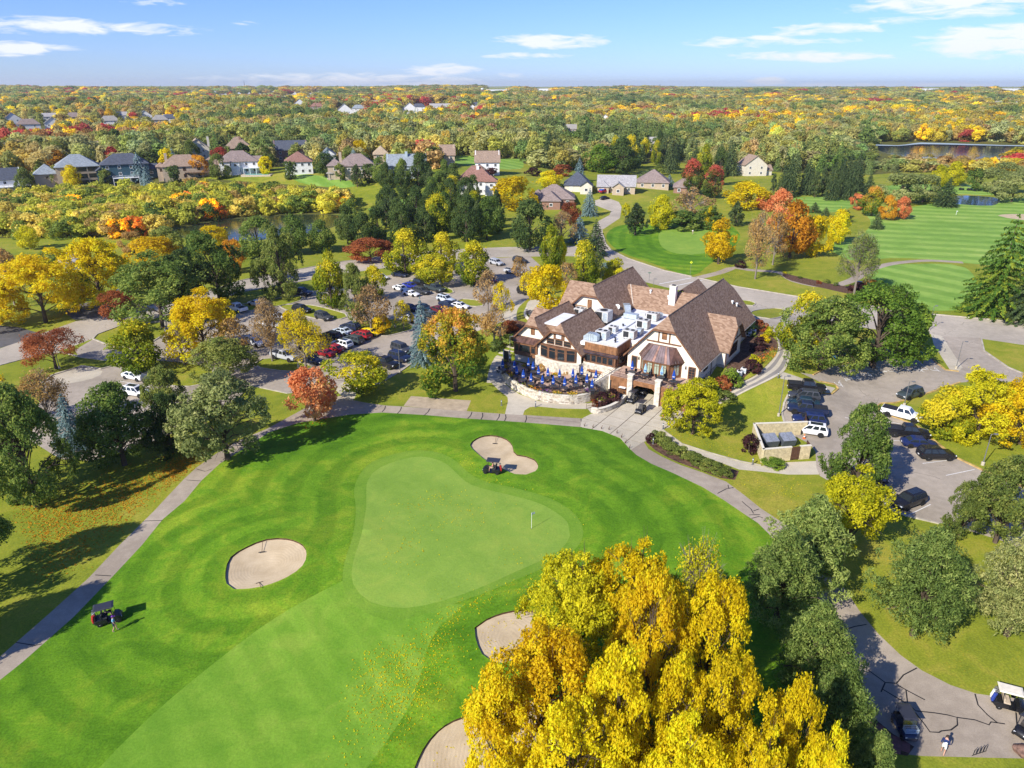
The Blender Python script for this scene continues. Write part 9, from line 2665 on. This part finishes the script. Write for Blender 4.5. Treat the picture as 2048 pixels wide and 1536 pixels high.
# ------------------------------------------------------------------ fallen leaves
def litter(zones, pal, label, size=.075):
 r = np.random.default_rng(len(zones) * 7 + len(pal))
 P = []
 for poly, n, power in zones:
  W = W2(poly)
  lo, hi = W.min(0), W.max(0)
  q = r.uniform(lo, hi, (n * 3, 2))
  q = q[inside(W, q[:, 0], q[:, 1])][:n]
  f = np.sin(q[:, 0] * .5 + 1) * np.sin(q[:, 1] * .43) + np.sin(q[:, 0] * .17 - q[:, 1] * .21)
  P.append(q[r.random(len(q)) < np.clip(.5 + .45 * f, .08, 1) ** power * np.clip(dist_poly(W, q[:, 0], q[:, 1]) / 3.5, .05, 1)])
 P = np.concatenate(P)
 z = terrain(P[:, 0], P[:, 1]) + .035
 for bk in BK:
  z = np.where(inside(bk, P[:, 0], P[:, 1]), z - .23 - .55 * sstep(0, 3.5, dist_poly(bk, P[:, 0], P[:, 1])), z)
 me = leaves_mesh('fallen_leaves', np.stack([P[:, 0], P[:, 1], z], 1), np.tile([0, 0, 1.0], (len(P), 1)), r.random(len(P)), size, r, flat=.25, mat=LM[pal])
 tag(link('fallen_leaves', me), label, 'fallen leaves', kind='stuff')
litter([([(700, 1300), (770, 1260), (900, 1200), (1040, 1145), (1130, 1110), (1110, 1200), (1000, 1215), (940, 1250), (960, 1320), (900, 1440), (760, 1536), (640, 1536)], 4200, 1),
  ([(720, 1180), (760, 1000), (880, 960), (1050, 1010), (1130, 1060), (1050, 1140), (880, 1200)], 1300, 1.5), ([(905, 895), (935, 905), (1000, 955), (1110, 985), (1180, 1050), (1160, 1060), (1080, 992), (960, 965), (915, 925)], 1300, .6),
  ([(950, 1255), (1000, 1228), (1080, 1225), (1080, 1290), (980, 1325)], 900, .7), ([(840, 1540), (880, 1460), (1000, 1420), (1140, 1410), (1100, 1560)], 700, .8),
  ([(1320, 868), (1340, 850), (1440, 870), (1500, 905), (1480, 920), (1380, 895)], 900, .8), ([(1450, 960), (1560, 950), (1640, 960), (1600, 1020), (1520, 1000)], 500, 1),
  ([(700, 790), (680, 770), (740, 765), (780, 785), (740, 810)], 700, .6), ([(508, 729), (545, 717), (620, 733), (600, 742), (540, 741)], 900, .4), ([(1700, 1100), (1780, 1060), (1830, 1040), (1760, 1200), (1700, 1180)], 500, 1),
  ([(1400, 545), (1470, 530), (1520, 560), (1440, 560)], 500, .7), ([(1090, 620), (1140, 610), (1120, 640), (1080, 645)], 400, .6), ([(1430, 520), (1470, 520), (1450, 535), (1420, 532)], 300, .5)], 'yellow', 'yellow fallen leaves scattered over the green, bunkers and lawns')
litter([([(40, 1080), (0, 1000), (170, 950), (300, 900), (430, 890), (425, 915), (380, 945), (300, 1020), (180, 1140), (60, 1180)], 9000, .6), ([(300, 930), (440, 880), (420, 915), (385, 940), (330, 985)], 5000, .4), ([(130, 640), (60, 660), (140, 600), (220, 590)], 1200, .7), ([(590, 840), (690, 815), (660, 850), (600, 862)], 500, .7)], 'orange', 'orange brown fallen leaves on the bank under the left trees', .11)
# ------------------------------------------------------------------ haze
def haze(density):
 m, nt = nmat('haze_air')
 v_ = nt.nodes.new('ShaderNodeVolumePrincipled')
 v_.inputs['Color'].default_value = (0.93, 0.97, 1.0, 1)
 v_.inputs['Density'].default_value = density
 v_.inputs['Anisotropy'].default_value = 0.2
 out = nt.nodes.new('ShaderNodeOutputMaterial')
 nt.links.new(v_.outputs[0], out.inputs['Volume'])
 o = MB().box(-16500, -16500, -6, 16500, 16500, 135).build('haze', m)
 tag(o, 'thin blue air haze over the whole scene', 'haze', kind='stuff')
HAZE = 0.00007
if HAZE: haze(HAZE)
